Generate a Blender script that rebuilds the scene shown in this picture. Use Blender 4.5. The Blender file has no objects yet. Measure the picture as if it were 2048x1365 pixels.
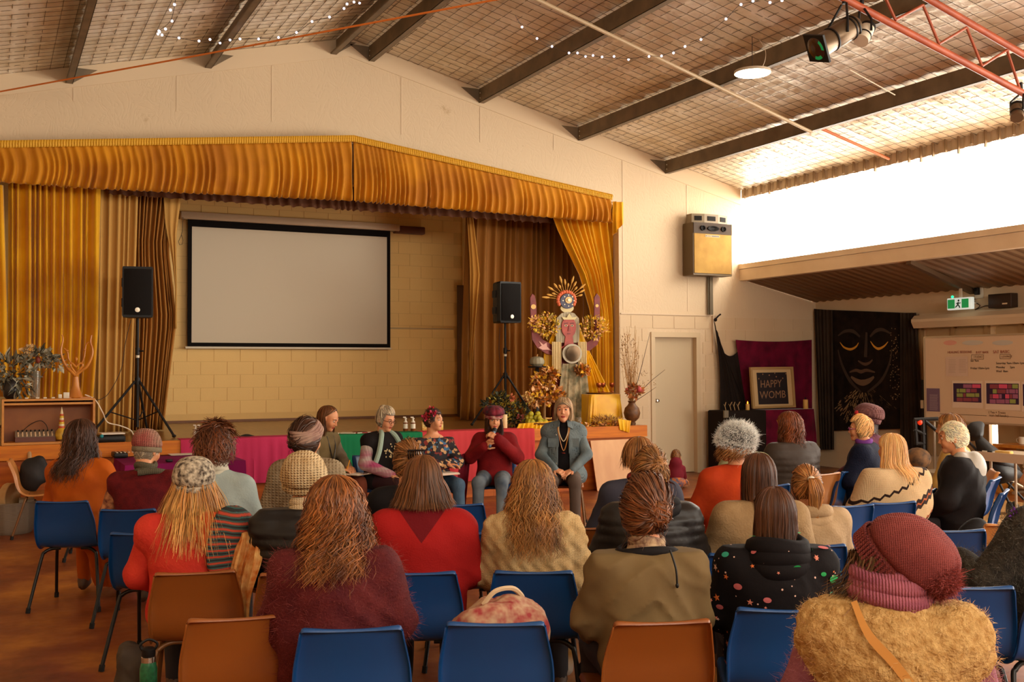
import bpy, math, random
import numpy as np
from mathutils import Vector, Matrix
random.seed(7); RS = np.random.RandomState(11)
PI = math.pi
SC = bpy.context.scene
COL = SC.collection
# ------------------------------------------------------------------ camera
YAW, PIT, ROL, FPX, CAMH = 0.46139703, 0.02650076, -0.00401958, 2106.5, 1.65
_a = np.array([math.sin(YAW)*math.cos(PIT), math.cos(YAW)*math.cos(PIT), math.sin(PIT)])
_r = np.array([math.cos(YAW), -math.sin(YAW), 0.0]); _u = np.cross(_r, _a)
_c, _s = math.cos(ROL), math.sin(ROL)
_r, _u = _c*_r + _s*_u, -_s*_r + _c*_u
CAM = np.array([0, 0, CAMH])
cd = bpy.data.cameras.new('camera'); cam = bpy.data.objects.new('camera', cd); COL.objects.link(cam)
cd.sensor_width = 36.0; cd.lens = FPX/2048*36.0; cd.clip_start = 0.05; cd.clip_end = 200
M = Matrix.Identity(4)
for i in range(3):
    M[i][0], M[i][1], M[i][2] = _r[i], _u[i], -_a[i]
    M[i][3] = CAM[i]
cam.matrix_world = M
SC.camera = cam
def at(x, y, X=None, Y=None, Z=None, D=None):
    """the point of the place that the photograph shows at pixel (x, y), on a given plane"""
    d = _a + (x-1024)/FPX*_r - (y-682.5)/FPX*_u
    if X is not None: t = X/d[0]
    elif Y is not None: t = Y/d[1]
    elif Z is not None: t = (Z-CAMH)/d[2]
    else: t = D
    return CAM + t*d
# ------------------------------------------------------------------ world, light, exposure
SC.view_settings.view_transform = 'Standard'; SC.view_settings.look = 'None'
SC.view_settings.exposure = 0.0; SC.view_settings.gamma = 1.0
try: SC.view_settings.use_curve_mapping = False
except Exception: pass
SC.cycles.use_denoising = True
SC.cycles.max_bounces = 7; SC.cycles.diffuse_bounces = 4; SC.cycles.glossy_bounces = 3
SC.cycles.transparent_max_bounces = 6; SC.cycles.sample_clamp_indirect = 4.0
SC.cycles.caustics_reflective = False; SC.cycles.caustics_refractive = False
W = bpy.data.worlds.new('world'); SC.world = W; W.use_nodes = True
bg = W.node_tree.nodes['Background']
bg.inputs[0].default_value = (1.0, 0.92, 0.80, 1); bg.inputs[1].default_value = WORLD_STRENGTH = 15.0
def area(name, loc, size, size_y, rot, energy=0, color=(1, 1, 1), portal=False):
    l = bpy.data.lights.new(name, 'AREA'); l.shape = 'RECTANGLE'; l.size = size; l.size_y = size_y
    l.energy = energy; l.color = color
    if portal: l.cycles.is_portal = True
    o = bpy.data.objects.new(name, l); COL.objects.link(o); o.location = loc; o.rotation_euler = rot
    return o
YW, YS, YB = 13.657, 12.367, 16.5      # front wall, stage edge, back wall of the stage
XL, XR, XO = -2.29, 10.954, 12.531     # left wall, clerestory line, outer wall of the side aisle
YK = -3.4                              # wall behind the camera
ZST = 0.853                            # stage floor
XA, ZA, ZE = 4.33, 6.16, 4.58          # ridge, eaves height
SL = (ZA-ZE)/(XR-XA)
def roofz(x): return ZA - SL*abs(x-XA)
area('clerestory_daylight', (XR+0.06, (YW+YK)/2, 3.93), 1.25, YW-YK-0.2, (0, PI/2, 0), portal=True)
area('aisle_daylight', (XO+0.1, 3.2, 1.45), 2.3, 8.0, (0, PI/2, 0), portal=True)
area('rear_fill_daylight', (4.3, YK-0.05, 3.75), 9.4, 1.5, (PI/2, 0, 0), portal=True)  # portal for the unseen rear windows, added as frontal fill
# ------------------------------------------------------------------ materials
def lin(c):
    return tuple(((v/255.0)/12.92 if v/255.0 <= 0.04045 else ((v/255.0+0.055)/1.055)**2.4) for v in c)
class NT:
    def __init__(s, m): s.t = m.node_tree; s.n = s.t.nodes; s.b = s.n['Principled BSDF']
    def new(s, k, **kw):
        n = s.n.new(k)
        for a, v in kw.items(): setattr(n, a, v)
        return n
    def link(s, a, b): s.t.links.new(a, b)
_M = {}
def mat(name, col, rough=0.6, metal=0.0, spec=0.4, vary=None, vscale=3.0, bump=0.0, bscale=40.0, sheen=0.0,
        bdist=0.01, stretch=(1, 1, 1), coords='Object', emit=None, estr=0.0, kind='noise', tint=False, detail=3.0):
    if name in _M: return _M[name]
    m = bpy.data.materials.new(name); m.use_nodes = True; q = NT(m); b = q.b
    c = lin(col); b.inputs['Base Color'].default_value = (*c, 1)
    b.inputs['Roughness'].default_value = rough; b.inputs['Metallic'].default_value = metal
    b.inputs['Specular IOR Level'].default_value = spec
    if sheen: b.inputs['Sheen Weight'].default_value = sheen; b.inputs['Sheen Roughness'].default_value = 0.4
    if emit: b.inputs['Emission Color'].default_value = (*lin(emit), 1); b.inputs['Emission Strength'].default_value = estr
    src = None
    if vary or bump:
        tc = q.new('ShaderNodeTexCoord'); mp = q.new('ShaderNodeMapping'); mp.inputs['Scale'].default_value = stretch
        q.link(tc.outputs[coords], mp.inputs[0])
    if vary:
        nz = q.new('ShaderNodeTexNoise'); nz.inputs['Scale'].default_value = vscale; nz.inputs['Detail'].default_value = detail
        q.link(mp.outputs[0], nz.inputs['Vector'])
        r = q.new('ShaderNodeValToRGB'); r.color_ramp.elements[0].position = 0.35; r.color_ramp.elements[1].position = 0.65
        r.color_ramp.elements[0].color = (*c, 1); r.color_ramp.elements[1].color = (*lin(vary), 1)
        q.link(nz.outputs['Fac'], r.inputs[0]); src = r.outputs[0]
        q.link(src, b.inputs['Base Color'])
    if tint:
        at_ = q.new('ShaderNodeAttribute'); at_.attribute_name = 'tint'
        mx = q.new('ShaderNodeMix', data_type='RGBA', blend_type='MULTIPLY'); mx.inputs[0].default_value = 1.0
        if src: q.link(src, mx.inputs[6])
        else: mx.inputs[6].default_value = (*c, 1)
        q.link(at_.outputs['Color'], mx.inputs[7]); q.link(mx.outputs[2], b.inputs['Base Color'])
    if bump:
        if kind == 'noise':
            t = q.new('ShaderNodeTexNoise'); t.inputs['Scale'].default_value = bscale; t.inputs['Detail'].default_value = 4; h = t.outputs['Fac']
        elif kind == 'wave':
            t = q.new('ShaderNodeTexWave'); t.inputs['Scale'].default_value = bscale; t.inputs['Distortion'].default_value = 1.2; h = t.outputs['Fac']
        elif kind == 'knit':
            t = q.new('ShaderNodeTexWave', bands_direction='X'); t2 = q.new('ShaderNodeTexWave', bands_direction='Z'); t.inputs['Scale'].default_value = bscale*0.4; t2.inputs['Scale'].default_value = bscale*0.5
            t.inputs['Distortion'].default_value = t2.inputs['Distortion'].default_value = 1.0; mm = q.new('ShaderNodeMath', operation='MULTIPLY'); q.link(mp.outputs[0], t2.inputs['Vector']); q.link(t.outputs['Fac'], mm.inputs[0]); q.link(t2.outputs['Fac'], mm.inputs[1]); h = mm.outputs[0]
        q.link(mp.outputs[0], t.inputs['Vector'])
        bp = q.new('ShaderNodeBump'); bp.inputs['Strength'].default_value = bump; bp.inputs['Distance'].default_value = bdist
        q.link(h, bp.inputs['Height']); q.link(bp.outputs[0], b.inputs['Normal'])
    _M[name] = m; return m
def wood(name, c1, c2, rough=0.45, stretch=(1, 12, 12)):
    return mat(name, c1, rough, vary=c2, vscale=2.2, stretch=stretch, bump=0.15, bscale=6, bdist=0.003)
# ------------------------------------------------------------------ mesh building
def chain(p):
    m = Matrix.Identity(4)
    while p is not None:
        m = Matrix.LocRotScale(p.location, p.rotation_euler, p.scale) @ m; p = p.parent
    return m
class MB:
    def __init__(s): s.v = []; s.f = []; s.m = []; s.tint = []; s.nv = 0; s.hast = False
    def add(s, v, f, mi=0, tint=None):
        v = np.asarray(v, dtype=np.float64).reshape(-1, 3); k = s.nv
        s.v.append(v); s.nv += len(v)
        if isinstance(f, np.ndarray): s.f.append(f+k); s.m.append(np.full(len(f), mi, np.int32))
        else:
            by = {}
            for q in f: by.setdefault(len(q), []).append(q)
            for n, l in by.items(): a = np.array(l, dtype=np.int64)+k; s.f.append(a); s.m.append(np.full(len(a), mi, np.int32))
        if tint is not None: s.hast = True; s.tint.append(np.broadcast_to(np.asarray(tint, float), (len(v), 3)).copy())
        else: s.tint.append(np.ones((len(v), 3)))
        return s
    def box(s, lo, hi, mi=0, rz=0, c=None):
        x0, y0, z0 = lo; x1, y1, z1 = hi
        v = np.array([(x0, y0, z0), (x1, y0, z0), (x1, y1, z0), (x0, y1, z0), (x0, y0, z1), (x1, y0, z1), (x1, y1, z1), (x0, y1, z1)], float)
        if rz:
            cc = np.array(c if c is not None else v.mean(0)); d = v-cc; ca, sa = math.cos(rz), math.sin(rz)
            v = np.stack([d[:, 0]*ca-d[:, 1]*sa, d[:, 0]*sa+d[:, 1]*ca, d[:, 2]], 1)+cc
        return s.add(v, [(0, 3, 2, 1), (4, 5, 6, 7), (0, 1, 5, 4), (1, 2, 6, 5), (2, 3, 7, 6), (3, 0, 4, 7)], mi)
    def rbox(s, lo, hi, r, mi=0, n=3):
        """box with rounded vertical edges and chamfered top and bottom"""
        x0, y0, z0 = lo; x1, y1, z1 = hi; pts = []
        for cx, cy, a0 in ((x1-r, y1-r, 0), (x0+r, y1-r, 90), (x0+r, y0+r, 180), (x1-r, y0+r, 270)):
            for k in range(n+1):
                a = math.radians(a0+90*k/n); pts.append((cx+r*math.cos(a), cy+r*math.sin(a)))
        c = np.array([(x0+x1)/2, (y0+y1)/2]); p = np.array(pts); e = min(r*0.6, (z1-z0)*0.3)
        sh = lambda d: c+(p-c)*np.array([1-2*d/(x1-x0), 1-2*d/(y1-y0)])
        R = [np.c_[sh(e*0.7), np.full(len(p), z0)], np.c_[p, np.full(len(p), z0+e)], np.c_[p, np.full(len(p), z1-e)], np.c_[sh(e*0.7), np.full(len(p), z1)]]
        return s.loft(R, mi)
    def loft(s, rings, mi=0, closed=True, cap=True, tint=None):
        n = len(rings[0]); v = np.concatenate([np.asarray(r, float) for r in rings]); f = []
        m = n if closed else n-1
        for i in range(len(rings)-1):
            for j in range(m):
                a = i*n+j; b = i*n+(j+1) % n; f.append((a, b, b+n, a+n))
        if cap and closed:
            f.append(tuple(range(n-1, -1, -1))); k = (len(rings)-1)*n; f.append(tuple(range(k, k+n)))
        return s.add(v, f, mi, tint)
    def lathe(s, prof, c=(0, 0, 0), n=20, mi=0, fn=None, cap=True, tint=None):
        th = np.linspace(0, 2*PI, n, endpoint=False); R = []
        for k, (r, z) in enumerate(prof):
            rr = r*(fn(th, k/(len(prof)-1)) if fn else 1.0)
            R.append(np.stack([c[0]+rr*np.cos(th), c[1]+rr*np.sin(th), np.full(n, c[2]+z)], 1))
        return s.loft(R, mi, True, cap, tint)
    def ell(s, c, r, mi=0, n=14, m=9, R=None, tint=None):
        rings = []
        for i in range(m):
            ph = -PI/2+PI*(i+0.12)/(m-1+0.24); th = np.linspace(0, 2*PI, n, endpoint=False)
            p = np.stack([r[0]*math.cos(ph)*np.cos(th), r[1]*math.cos(ph)*np.sin(th), np.full(n, r[2]*math.sin(ph))], 1)
            if R is not None: p = p@np.asarray(R).T
            rings.append(p+np.asarray(c))
        return s.loft(rings, mi, tint=tint)
    def tube(s, pts, r, n=8, mi=0, cap=True, tint=None):
        pts = np.asarray(pts, float); k = len(pts); rr = np.broadcast_to(np.asarray(r, float), (k,))
        t = np.gradient(pts, axis=0); t /= np.linalg.norm(t, axis=1)[:, None]+1e-12
        up = np.array([0, 0, 1.0]) if abs(t[0][2]) < 0.9 else np.array([1.0, 0, 0])
        th = np.linspace(0, 2*PI, n, endpoint=False); rings = []
        u = np.cross(up, t[0]); u /= np.linalg.norm(u)
        for i in range(k):
            u = u-t[i]*(u@t[i]); u /= np.linalg.norm(u)+1e-12; w = np.cross(t[i], u)
            rings.append(pts[i]+rr[i]*(np.outer(np.cos(th), u)+np.outer(np.sin(th), w)))
        return s.loft(rings, mi, True, cap, tint)
    def bar(s, a, b, w, h, mi=0, up=(0, 0, 1)):
        a = np.array(a, float); b = np.array(b, float); t = b-a; t /= np.linalg.norm(t); up = np.array(up, float)
        u = np.cross(t, up)
        if np.linalg.norm(u) < 1e-3: u = np.cross(t, (1, 0, 0))
        u /= np.linalg.norm(u); v = np.cross(u, t)
        R = [[p+u*w/2*i+v*h/2*j for i, j in ((-1, -1), (1, -1), (1, 1), (-1, 1))] for p in (a, b)]
        return s.loft(R, mi)
    def grid(s, P, mi=0, thick=0.0, tint=None):
        """P: (nu, nv, 3) surface, optionally with thickness"""
        P = np.asarray(P, float); a, b = P.shape[:2]
        I = np.arange(a*b).reshape(a, b)
        F = np.stack([I[:-1, :-1].ravel(), I[1:, :-1].ravel(), I[1:, 1:].ravel(), I[:-1, 1:].ravel()], 1)
        if not thick: return s.add(P.reshape(-1, 3), F, mi, tint)
        du = np.gradient(P, axis=0); dv = np.gradient(P, axis=1); N = np.cross(du, dv); N /= np.linalg.norm(N, axis=2)[..., None]+1e-12
        Q = P-N*thick; n = a*b
        per = np.concatenate([I[:-1, 0], I[-1, :-1], I[:0:-1, -1], I[0, :0:-1]]); nx = np.roll(per, -1)
        side = np.stack([nx, per, per+n, nx+n], 1)
        return s.add(np.concatenate([P.reshape(-1, 3), Q.reshape(-1, 3)]), np.concatenate([F, F[:, ::-1]+n, side]), mi, tint)
    def prism(s, poly, axis, lo, hi, mi=0):
        """extrude a 2-D polygon; axis 'y': poly in (x, z); 'x': (y, z); 'z': (x, y)"""
        def e(p, k): return {'y': (p[0], k, p[1]), 'x': (k, p[0], p[1]), 'z': (p[0], p[1], k)}[axis]
        n = len(poly); v = [e(p, lo) for p in poly]+[e(p, hi) for p in poly]
        f = [tuple(range(n)), tuple(range(2*n-1, n-1, -1))]+[(i, (i+1) % n, (i+1) % n+n, i+n) for i in range(n)]
        return s.add(v, f, mi)
    def build(s, name, mats, parent=None, world=True, smooth=None, autos=None):
        me = bpy.data.meshes.new(name); V = np.concatenate(s.v)
        if parent is not None and world:
            Mi = np.array(chain(parent).inverted()); V = V@Mi[:3, :3].T+Mi[:3, 3]
        lens = np.concatenate([np.full(len(f), f.shape[1]) for f in s.f]); loops = np.concatenate([f.ravel() for f in s.f])
        me.vertices.add(len(V)); me.vertices.foreach_set('co', V.astype(np.float32).ravel())
        me.loops.add(len(loops)); me.loops.foreach_set('vertex_index', loops.astype(np.int32))
        me.polygons.add(len(lens)); me.polygons.foreach_set('loop_start', np.concatenate([[0], np.cumsum(lens)[:-1]]).astype(np.int32))
        me.polygons.foreach_set('material_index', np.concatenate(s.m))
        if not isinstance(mats, (list, tuple)): mats = [mats]
        for m in mats: me.materials.append(m)
        me.update(calc_edges=True)
        if s.hast:
            ca = me.color_attributes.new('tint', 'FLOAT_COLOR', 'POINT'); T = np.concatenate(s.tint)
            ca.data.foreach_set('color', np.c_[T, np.ones(len(T))].astype(np.float32).ravel())
        if smooth is None: smooth = True
        if not smooth: me.polygons.foreach_set('use_smooth', np.zeros(len(lens), bool))
        if smooth:
            me.polygons.foreach_set('use_smooth', np.ones(len(lens), bool))
            if autos is not False:
                try: me.set_sharp_from_angle(angle=math.radians(autos or 40))
                except Exception: pass
        o = bpy.data.objects.new(name, me); COL.objects.link(o)
        if parent is not None: o.parent = parent
        return o
def tag(o, label=None, cat=None, group=None, kind=None):
    for k, v in (('label', label), ('category', cat), ('group', group), ('kind', kind)):
        if v: o[k] = v
    return o
def thing(name, label, cat, loc=(0, 0, 0), rz=0.0, group=None, sc=1.0):
    o = bpy.data.objects.new(name, None); COL.objects.link(o); o.empty_display_size = 0.1
    o.location = [float(v) for v in loc]; o.rotation_euler = (0, 0, rz); o.scale = (sc, sc, sc)
    return tag(o, label, cat, group)
def struct(name, mb, mats, parent=None, smooth=False):
    o = mb.build(name, mats, parent, smooth=smooth)
    if parent is None: o['kind'] = 'structure'
    return o
def copy_tree(o, parent=None, kids=None):
    if kids is None:
        kids = {}
        for x in COL.objects:
            if x.parent: kids.setdefault(x.parent.name, []).append(x)
    c = o.copy(); COL.objects.link(c)
    if parent: c.parent = parent
    for ch in kids.get(o.name, []): copy_tree(ch, c, kids)
    return c
def text(name, body, size, loc, rot, m, parent, ext=0.0005, align='LEFT', sx=1.0):
    cu = bpy.data.curves.new(name, 'FONT'); cu.body = body; cu.size = size; cu.extrude = ext; cu.align_x = align
    cu.resolution_u = 2; cu.materials.append(m)
    o = bpy.data.objects.new(name, cu); COL.objects.link(o)
    mw = Matrix.Translation([float(v) for v in loc]) @ rot.to_4x4() @ Matrix.Diagonal((sx, 1, 1, 1))
    me = bpy.data.meshes.new_from_object(o.evaluated_get(bpy.context.evaluated_depsgraph_get())); bpy.data.objects.remove(o)
    me.transform((chain(parent).inverted() if parent else Matrix.Identity(4)) @ mw)
    o = bpy.data.objects.new(name, me); COL.objects.link(o); o['kind'] = 'stuff'
    if parent is not None: o.parent = parent
    return o
# ------------------------------------------------------------------ signed distance shapes
def smin(a, b, k):
    h = np.clip(0.5+0.5*(b-a)/k, 0, 1); return b*(1-h)+a*h-k*h*(1-h)
def cap(P, a, b, ra, rb):
    a = np.asarray(a, np.float32); d = np.asarray(b, np.float32)-a; q = P-a
    t = np.clip((q@d)/(d@d+1e-9), 0, 1)
    return np.linalg.norm(q-t[..., None]*d, axis=-1)-(ra+(rb-ra)*t)
def ell(P, c, r, R=None):
    q = P-np.asarray(c, np.float32)
    if R is not None: q = q@np.asarray(R, np.float32)
    r = np.asarray(r, np.float32); k0 = np.linalg.norm(q/r, axis=-1); k1 = np.linalg.norm(q/(r*r), axis=-1)+1e-6
    return k0*(k0-1)/k1
def rotm(x=0, y=0, z=0):
    return np.array(Matrix.Rotation(z, 3, 'Z') @ Matrix.Rotation(x, 3, 'X') @ Matrix.Rotation(y, 3, 'Y'))
def snet(f, lo, hi, h):
    lo = np.asarray(lo, float); hi = np.asarray(hi, float); n = np.ceil((hi-lo)/h).astype(int)+1
    g = np.stack(np.meshgrid(*[lo[i]+h*np.arange(n[i]) for i in range(3)], indexing='ij'), -1).astype(np.float32)
    v = f(g).astype(np.float32); S = v < 0
    c = np.zeros(tuple(n-1), np.int8)
    off = [(i, j, k) for i in (0, 1) for j in (0, 1) for k in (0, 1)]
    sl = lambda o: tuple(slice(o[i], n[i]-1+o[i]) for i in range(3))
    for o in off: c += S[sl(o)]
    act = (c > 0) & (c < 8); idx = np.argwhere(act); N = len(idx)
    if N == 0: return np.zeros((0, 3)), np.zeros((0, 4), int)
    num = -np.ones(tuple(n-1), np.int64); num[act] = np.arange(N)
    acc = np.zeros((N, 3)); cnt = np.zeros(N)
    for a in off:
        for ax in range(3):
            if a[ax] == 1: continue
            b = list(a); b[ax] = 1
            va = v[tuple((idx+np.array(a)).T)]; vb = v[tuple((idx+np.array(b)).T)]
            x = (va < 0) != (vb < 0); t = np.where(x, va/(va-vb+1e-12), 0)
            p = np.array(a, float)[None].repeat(N, 0); p[:, ax] = t
            acc += p*x[:, None]; cnt += x
    V = lo+h*(idx+acc/cnt[:, None]); F = []
    for ax in range(3):
        u, w = (ax+1) % 3, (ax+2) % 3
        A = [slice(None)]*3; B = [slice(None)]*3; A[ax] = slice(0, n[ax]-1); B[ax] = slice(1, n[ax])
        ch = np.argwhere(S[tuple(A)] != S[tuple(B)])
        ch = ch[(ch[:, u] > 0) & (ch[:, w] > 0) & (ch[:, u] < n[u]-1) & (ch[:, w] < n[w]-1)]
        if not len(ch): continue
        du = np.zeros(3, int); du[u] = 1; dw = np.zeros(3, int); dw[w] = 1
        q = np.stack([num[tuple((ch-du-dw).T)], num[tuple((ch-dw).T)], num[tuple(ch.T)], num[tuple((ch-du).T)]], 1)
        fl = S[tuple(ch.T)]; q[~fl] = q[~fl][:, ::-1]; F.append(q)
    return V, np.concatenate(F)
def wob(P, f, seed=0):
    """cheap smooth noise from sines, about -1..1"""
    x, y, z = P[..., 0]*f+seed, P[..., 1]*f+seed*1.7, P[..., 2]*f+seed*0.6
    return (np.sin(x*1.3+1.9*np.sin(y*0.9+z*0.5))+np.sin(y*1.7+1.3*np.sin(z*1.1+x*0.7))+np.sin(z*1.2+1.7*np.sin(x*0.8)))/3
# ================================================================== THE ROOM
wallm = mat('painted_plaster', (214, 190, 156), 0.75, vary=(206, 180, 144), vscale=1.2, bump=0.5, bscale=9, bdist=0.012, kind='noise')
# trowelled plaster: long curved ridges
def plaster():
    m = mat('trowelled_plaster', (214, 190, 156), 0.72); q = NT(m)
    tc = q.new('ShaderNodeTexCoord'); mp = q.new('ShaderNodeMapping'); mp.inputs['Scale'].default_value = (1, 1, 0.6)
    q.link(tc.outputs['Object'], mp.inputs[0])
    n1 = q.new('ShaderNodeTexNoise'); n1.inputs['Scale'].default_value = 3.5; n1.inputs['Distortion'].default_value = 2.5; q.link(mp.outputs[0], n1.inputs['Vector'])
    mu = q.new('ShaderNodeMath', operation='MULTIPLY'); mu.inputs[1].default_value = 16; q.link(n1.outputs['Fac'], mu.inputs[0])
    sn = q.new('ShaderNodeMath', operation='SINE'); q.link(mu.outputs[0], sn.inputs[0])
    ab = q.new('ShaderNodeMath', operation='ABSOLUTE'); q.link(sn.outputs[0], ab.inputs[0])
    pw = q.new('ShaderNodeMath', operation='POWER'); pw.inputs[1].default_value = 0.35; q.link(ab.outputs[0], pw.inputs[0])
    bp = q.new('ShaderNodeBump'); bp.inputs['Strength'].default_value = 0.3; bp.inputs['Distance'].default_value = 0.008
    q.link(pw.outputs[0], bp.inputs['Height']); q.link(bp.outputs[0], q.b.inputs['Normal'])
    # grime with a shape of its own, a band of mould spots high on the gable
    n2 = q.new('ShaderNodeTexNoise'); n2.inputs['Scale'].default_value = 2.2; n2.inputs['Detail'].default_value = 9; n2.inputs['Roughness'].default_value = 0.75; q.link(tc.outputs['Object'], n2.inputs['Vector'])
    r = q.new('ShaderNodeValToRGB'); r.color_ramp.elements[0].position = 0.62; r.color_ramp.elements[1].position = 0.78
    r.color_ramp.elements[0].color = (*lin((214, 190, 156)), 1); r.color_ramp.elements[1].color = (*lin((168, 132, 88)), 1)
    q.link(n2.outputs['Fac'], r.inputs[0]); q.link(r.outputs[0], q.b.inputs['Base Color'])
    return m
plast = plaster()
blockm = mat('painted_block', (212, 186, 150), 0.7, bump=0.25, bscale=60, bdist=0.004)
bandm = mat('smooth_cream_paint', (216, 192, 158), 0.6)
trimm = mat('cream_trim_paint', (212, 188, 156), 0.5)
def floor_mat():
    m = mat('stained_concrete', (112, 60, 30), 0.33); q = NT(m); b = q.b
    tc = q.new('ShaderNodeTexCoord')
    n1 = q.new('ShaderNodeTexNoise'); n1.inputs['Scale'].default_value = 0.9; n1.inputs['Detail'].default_value = 6; n1.inputs['Roughness'].default_value = 0.62; q.link(tc.outputs['Object'], n1.inputs['Vector'])
    r = q.new('ShaderNodeValToRGB'); e = r.color_ramp.elements
    e[0].position = 0.36; e[0].color = (*lin((100, 50, 28)), 1); e[1].position = 0.66; e[1].color = (*lin((184, 116, 44)), 1)
    k = e.new(0.5); k.color = (*lin((134, 70, 34)), 1)
    q.link(n1.outputs['Fac'], r.inputs[0]); q.link(r.outputs[0], b.inputs['Base Color'])
    n2 = q.new('ShaderNodeTexNoise'); n2.inputs['Scale'].default_value = 14; n2.inputs['Detail'].default_value = 5; q.link(tc.outputs['Object'], n2.inputs['Vector'])
    rr = q.new('ShaderNodeMapRange'); rr.inputs[3].default_value = 0.26; rr.inputs[4].default_value = 0.5; q.link(n2.outputs['Fac'], rr.inputs[0]); q.link(rr.outputs[0], b.inputs['Roughness'])
    bp = q.new('ShaderNodeBump'); bp.inputs['Strength'].default_value = 0.08; bp.inputs['Distance'].default_value = 0.004; q.link(n2.outputs['Fac'], bp.inputs['Height']); q.link(bp.outputs[0], b.inputs['Normal'])
    return m
struct('floor', MB().box((XL, YK, -0.12), (XO, YW+0.15, 0)), floor_mat())
# ---- front wall with the stage opening
SX0, SX1, SZ1 = -0.25, 8.62, 4.15
DX0, DX1, DZ = 9.235, 10.075, 2.165
fw = MB(); T = 0.16
gab = [(XL, SZ1), (XR+0.02, SZ1), (XR+0.02, roofz(XR)+0.1), (XA, ZA+0.1), (XL, roofz(XL)+0.1)]
fw.prism(gab, 'y', YW, YW+T)
fw.box((XL, YW, 0), (SX0, YW+T, SZ1)); fw.box((SX1, YW, 0), (DX0, YW+T, SZ1)); fw.box((DX0, YW, DZ), (DX1, YW+T, SZ1))
fw.box((DX1, YW, 0), (XR+0.02, YW+T, SZ1)); fw.prism([(XR+0.02, 0), (XO, 0), (XO, 2.79), (XR+0.02, 3.1)], 'y', YW, YW+T)
fwall = struct('wall_front', fw, plast)
# vertical sheet joints, the smooth band under the roof
gb = MB()
for sgn, x1 in ((-1, XL), (1, XR)):
    w = 0.27
    gb.prism([(XA, ZA-0.02), (x1, roofz(x1)-0.02), (x1, roofz(x1)-w), (XA, ZA-w)][::sgn], 'y', YW-0.012, YW-0.001)
struct('trim_1', gb, bandm)
jt = MB()
for x in (-0.9, 0.9, 2.1, 3.3, 5.1, 6.3, 7.5, 8.7, 9.9):
    jt.box((x-0.012, YW-0.005, 4.9 if 0 < x < 8.6 else 2.55), (x+0.012, YW-0.0005, roofz(x)-0.28))
o = jt.build('sheet_joint', bandm, fwall, smooth=False); o['kind'] = 'stuff'
# horizontal cover strip at 2.5 m and painted block work under it
struct('trim_2', MB().box((SX1+0.02, YW-0.018, 2.482), (10.45, YW-0.001, 2.5)).box((10.36, YW-0.03, 1.9), (10.40, YW-0.001, 2.5)), trimm)
bw = MB().box((0, 0, 0), (0.385, 0.012, 0.187)).build('block', blockm, fwall, world=False, smooth=False); bmesh0 = bw.data
bpy.data.objects.remove(bw)
def block(x, z, y, par, w=1.0):
    o = bpy.data.objects.new('block', bmesh0); COL.objects.link(o); o.parent = par; o.location = (x, y, z); o.scale = (w, 1, 1)
for r_ in range(12):
    z = 0.075+r_*0.2; x = SX1+0.01-(0.2 if r_ % 2 else 0)
    while x < XO-0.02:
        a, b_ = max(x, SX1+0.01), min(x+0.385, XO-0.01)
        for lo, hi in ((DX0-0.1, DX1+0.1),):
            if z < DZ+0.1 and a < hi and b_ > lo:
                if a < lo: b_ = lo-0.005
                elif b_ > hi: a = hi+0.005
                else: b_ = a
        if b_-a > 0.05: block(a, z, YW-0.006, fwall, (b_-a)/0.385)
        x += 0.4
# ---- door with frame, set back in the wall
doorm = mat('beige_door_paint', (196, 176, 142), 0.45, bump=0.05, bscale=30)
framem = mat('beige_frame_paint', (205, 182, 146), 0.4); chrome = mat('chrome', (200, 190, 175), 0.22, 1.0)
dl = struct('door_1', MB().box((DX0+0.025, YW+0.075, 0.01), (DX1-0.03, YW+0.115, DZ-0.03)), doorm)
k = MB(); kz = at(1315, 802, Y=YW)[2]; k.lathe([(0.0, 0), (0.03, 0.002), (0.03, 0.012), (0.013, 0.016), (0.013, 0.04), (0.027, 0.05), (0.032, 0.064), (0.024, 0.08), (0, 0.084)], n=14)
V = k.v[0]; k.v[0] = np.stack([V[:, 0]+DX0+0.085, YW+0.075-V[:, 2], V[:, 1]+kz], 1); k.f = [f[:, ::-1] for f in k.f]
k.build('door_knob', chrome, dl)
fr = MB()
fr.box((DX0-0.045, YW-0.02, 0), (DX0+0.025, YW+T, DZ-0.031)).box((DX1-0.03, YW-0.02, 0), (DX1+0.045, YW+T, DZ-0.031)).box((DX0-0.045, YW-0.02, DZ-0.03), (DX1+0.045, YW+T, DZ+0.05))
fr.build('door_frame', framem, dl, smooth=False)
MB().box((DX0, YW+0.12, 0), (DX1, YW+0.15, DZ)).build('door_backing', doorm, dl, smooth=False)
# ---- side, rear and outer walls
struct('wall_left', MB().box((XL-0.15, YK, 0), (XL, YW+T, roofz(XL)+0.05)), wallm)
rw = MB().prism([(XL, 4.5), (XR, 4.5), (XR, roofz(XR)+0.1), (XA, ZA+0.1), (XL, roofz(XL)+0.1)], 'y', YK-0.15, YK).box((XL, YK-0.15, 0), (XO, YK, 3.0)).box((XL, YK-0.15, 3.0), (-0.4, YK, 4.5)).box((9.0, YK-0.15, 3.0), (XR, YK, 4.5))
struct('wall_rear', rw, wallm)
wf = MB()
for x in np.linspace(-0.4, 9.0, 8): wf.box((x-0.03, YK-0.1, 3.0), (x+0.03, YK-0.05, 4.5))
struct('added_window_3', wf, mat('brown_window_aluminium', (96, 78, 58), 0.4, 0.6))  # unseen rear window bars; the opening is added to light the stage frontally
alu = mat('brown_window_aluminium', (96, 78, 58), 0.4, 0.6)
ow = MB(); OY0, OY1, OZ0, OZ1 = -0.8, 7.2, 0.3, 2.6
sy = sorted((at(1981, 850, X=XO)[1], at(1996, 850, X=XO)[1])); sz0, sz1 = 0.55, at(1990, 690, X=XO)[2]
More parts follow.
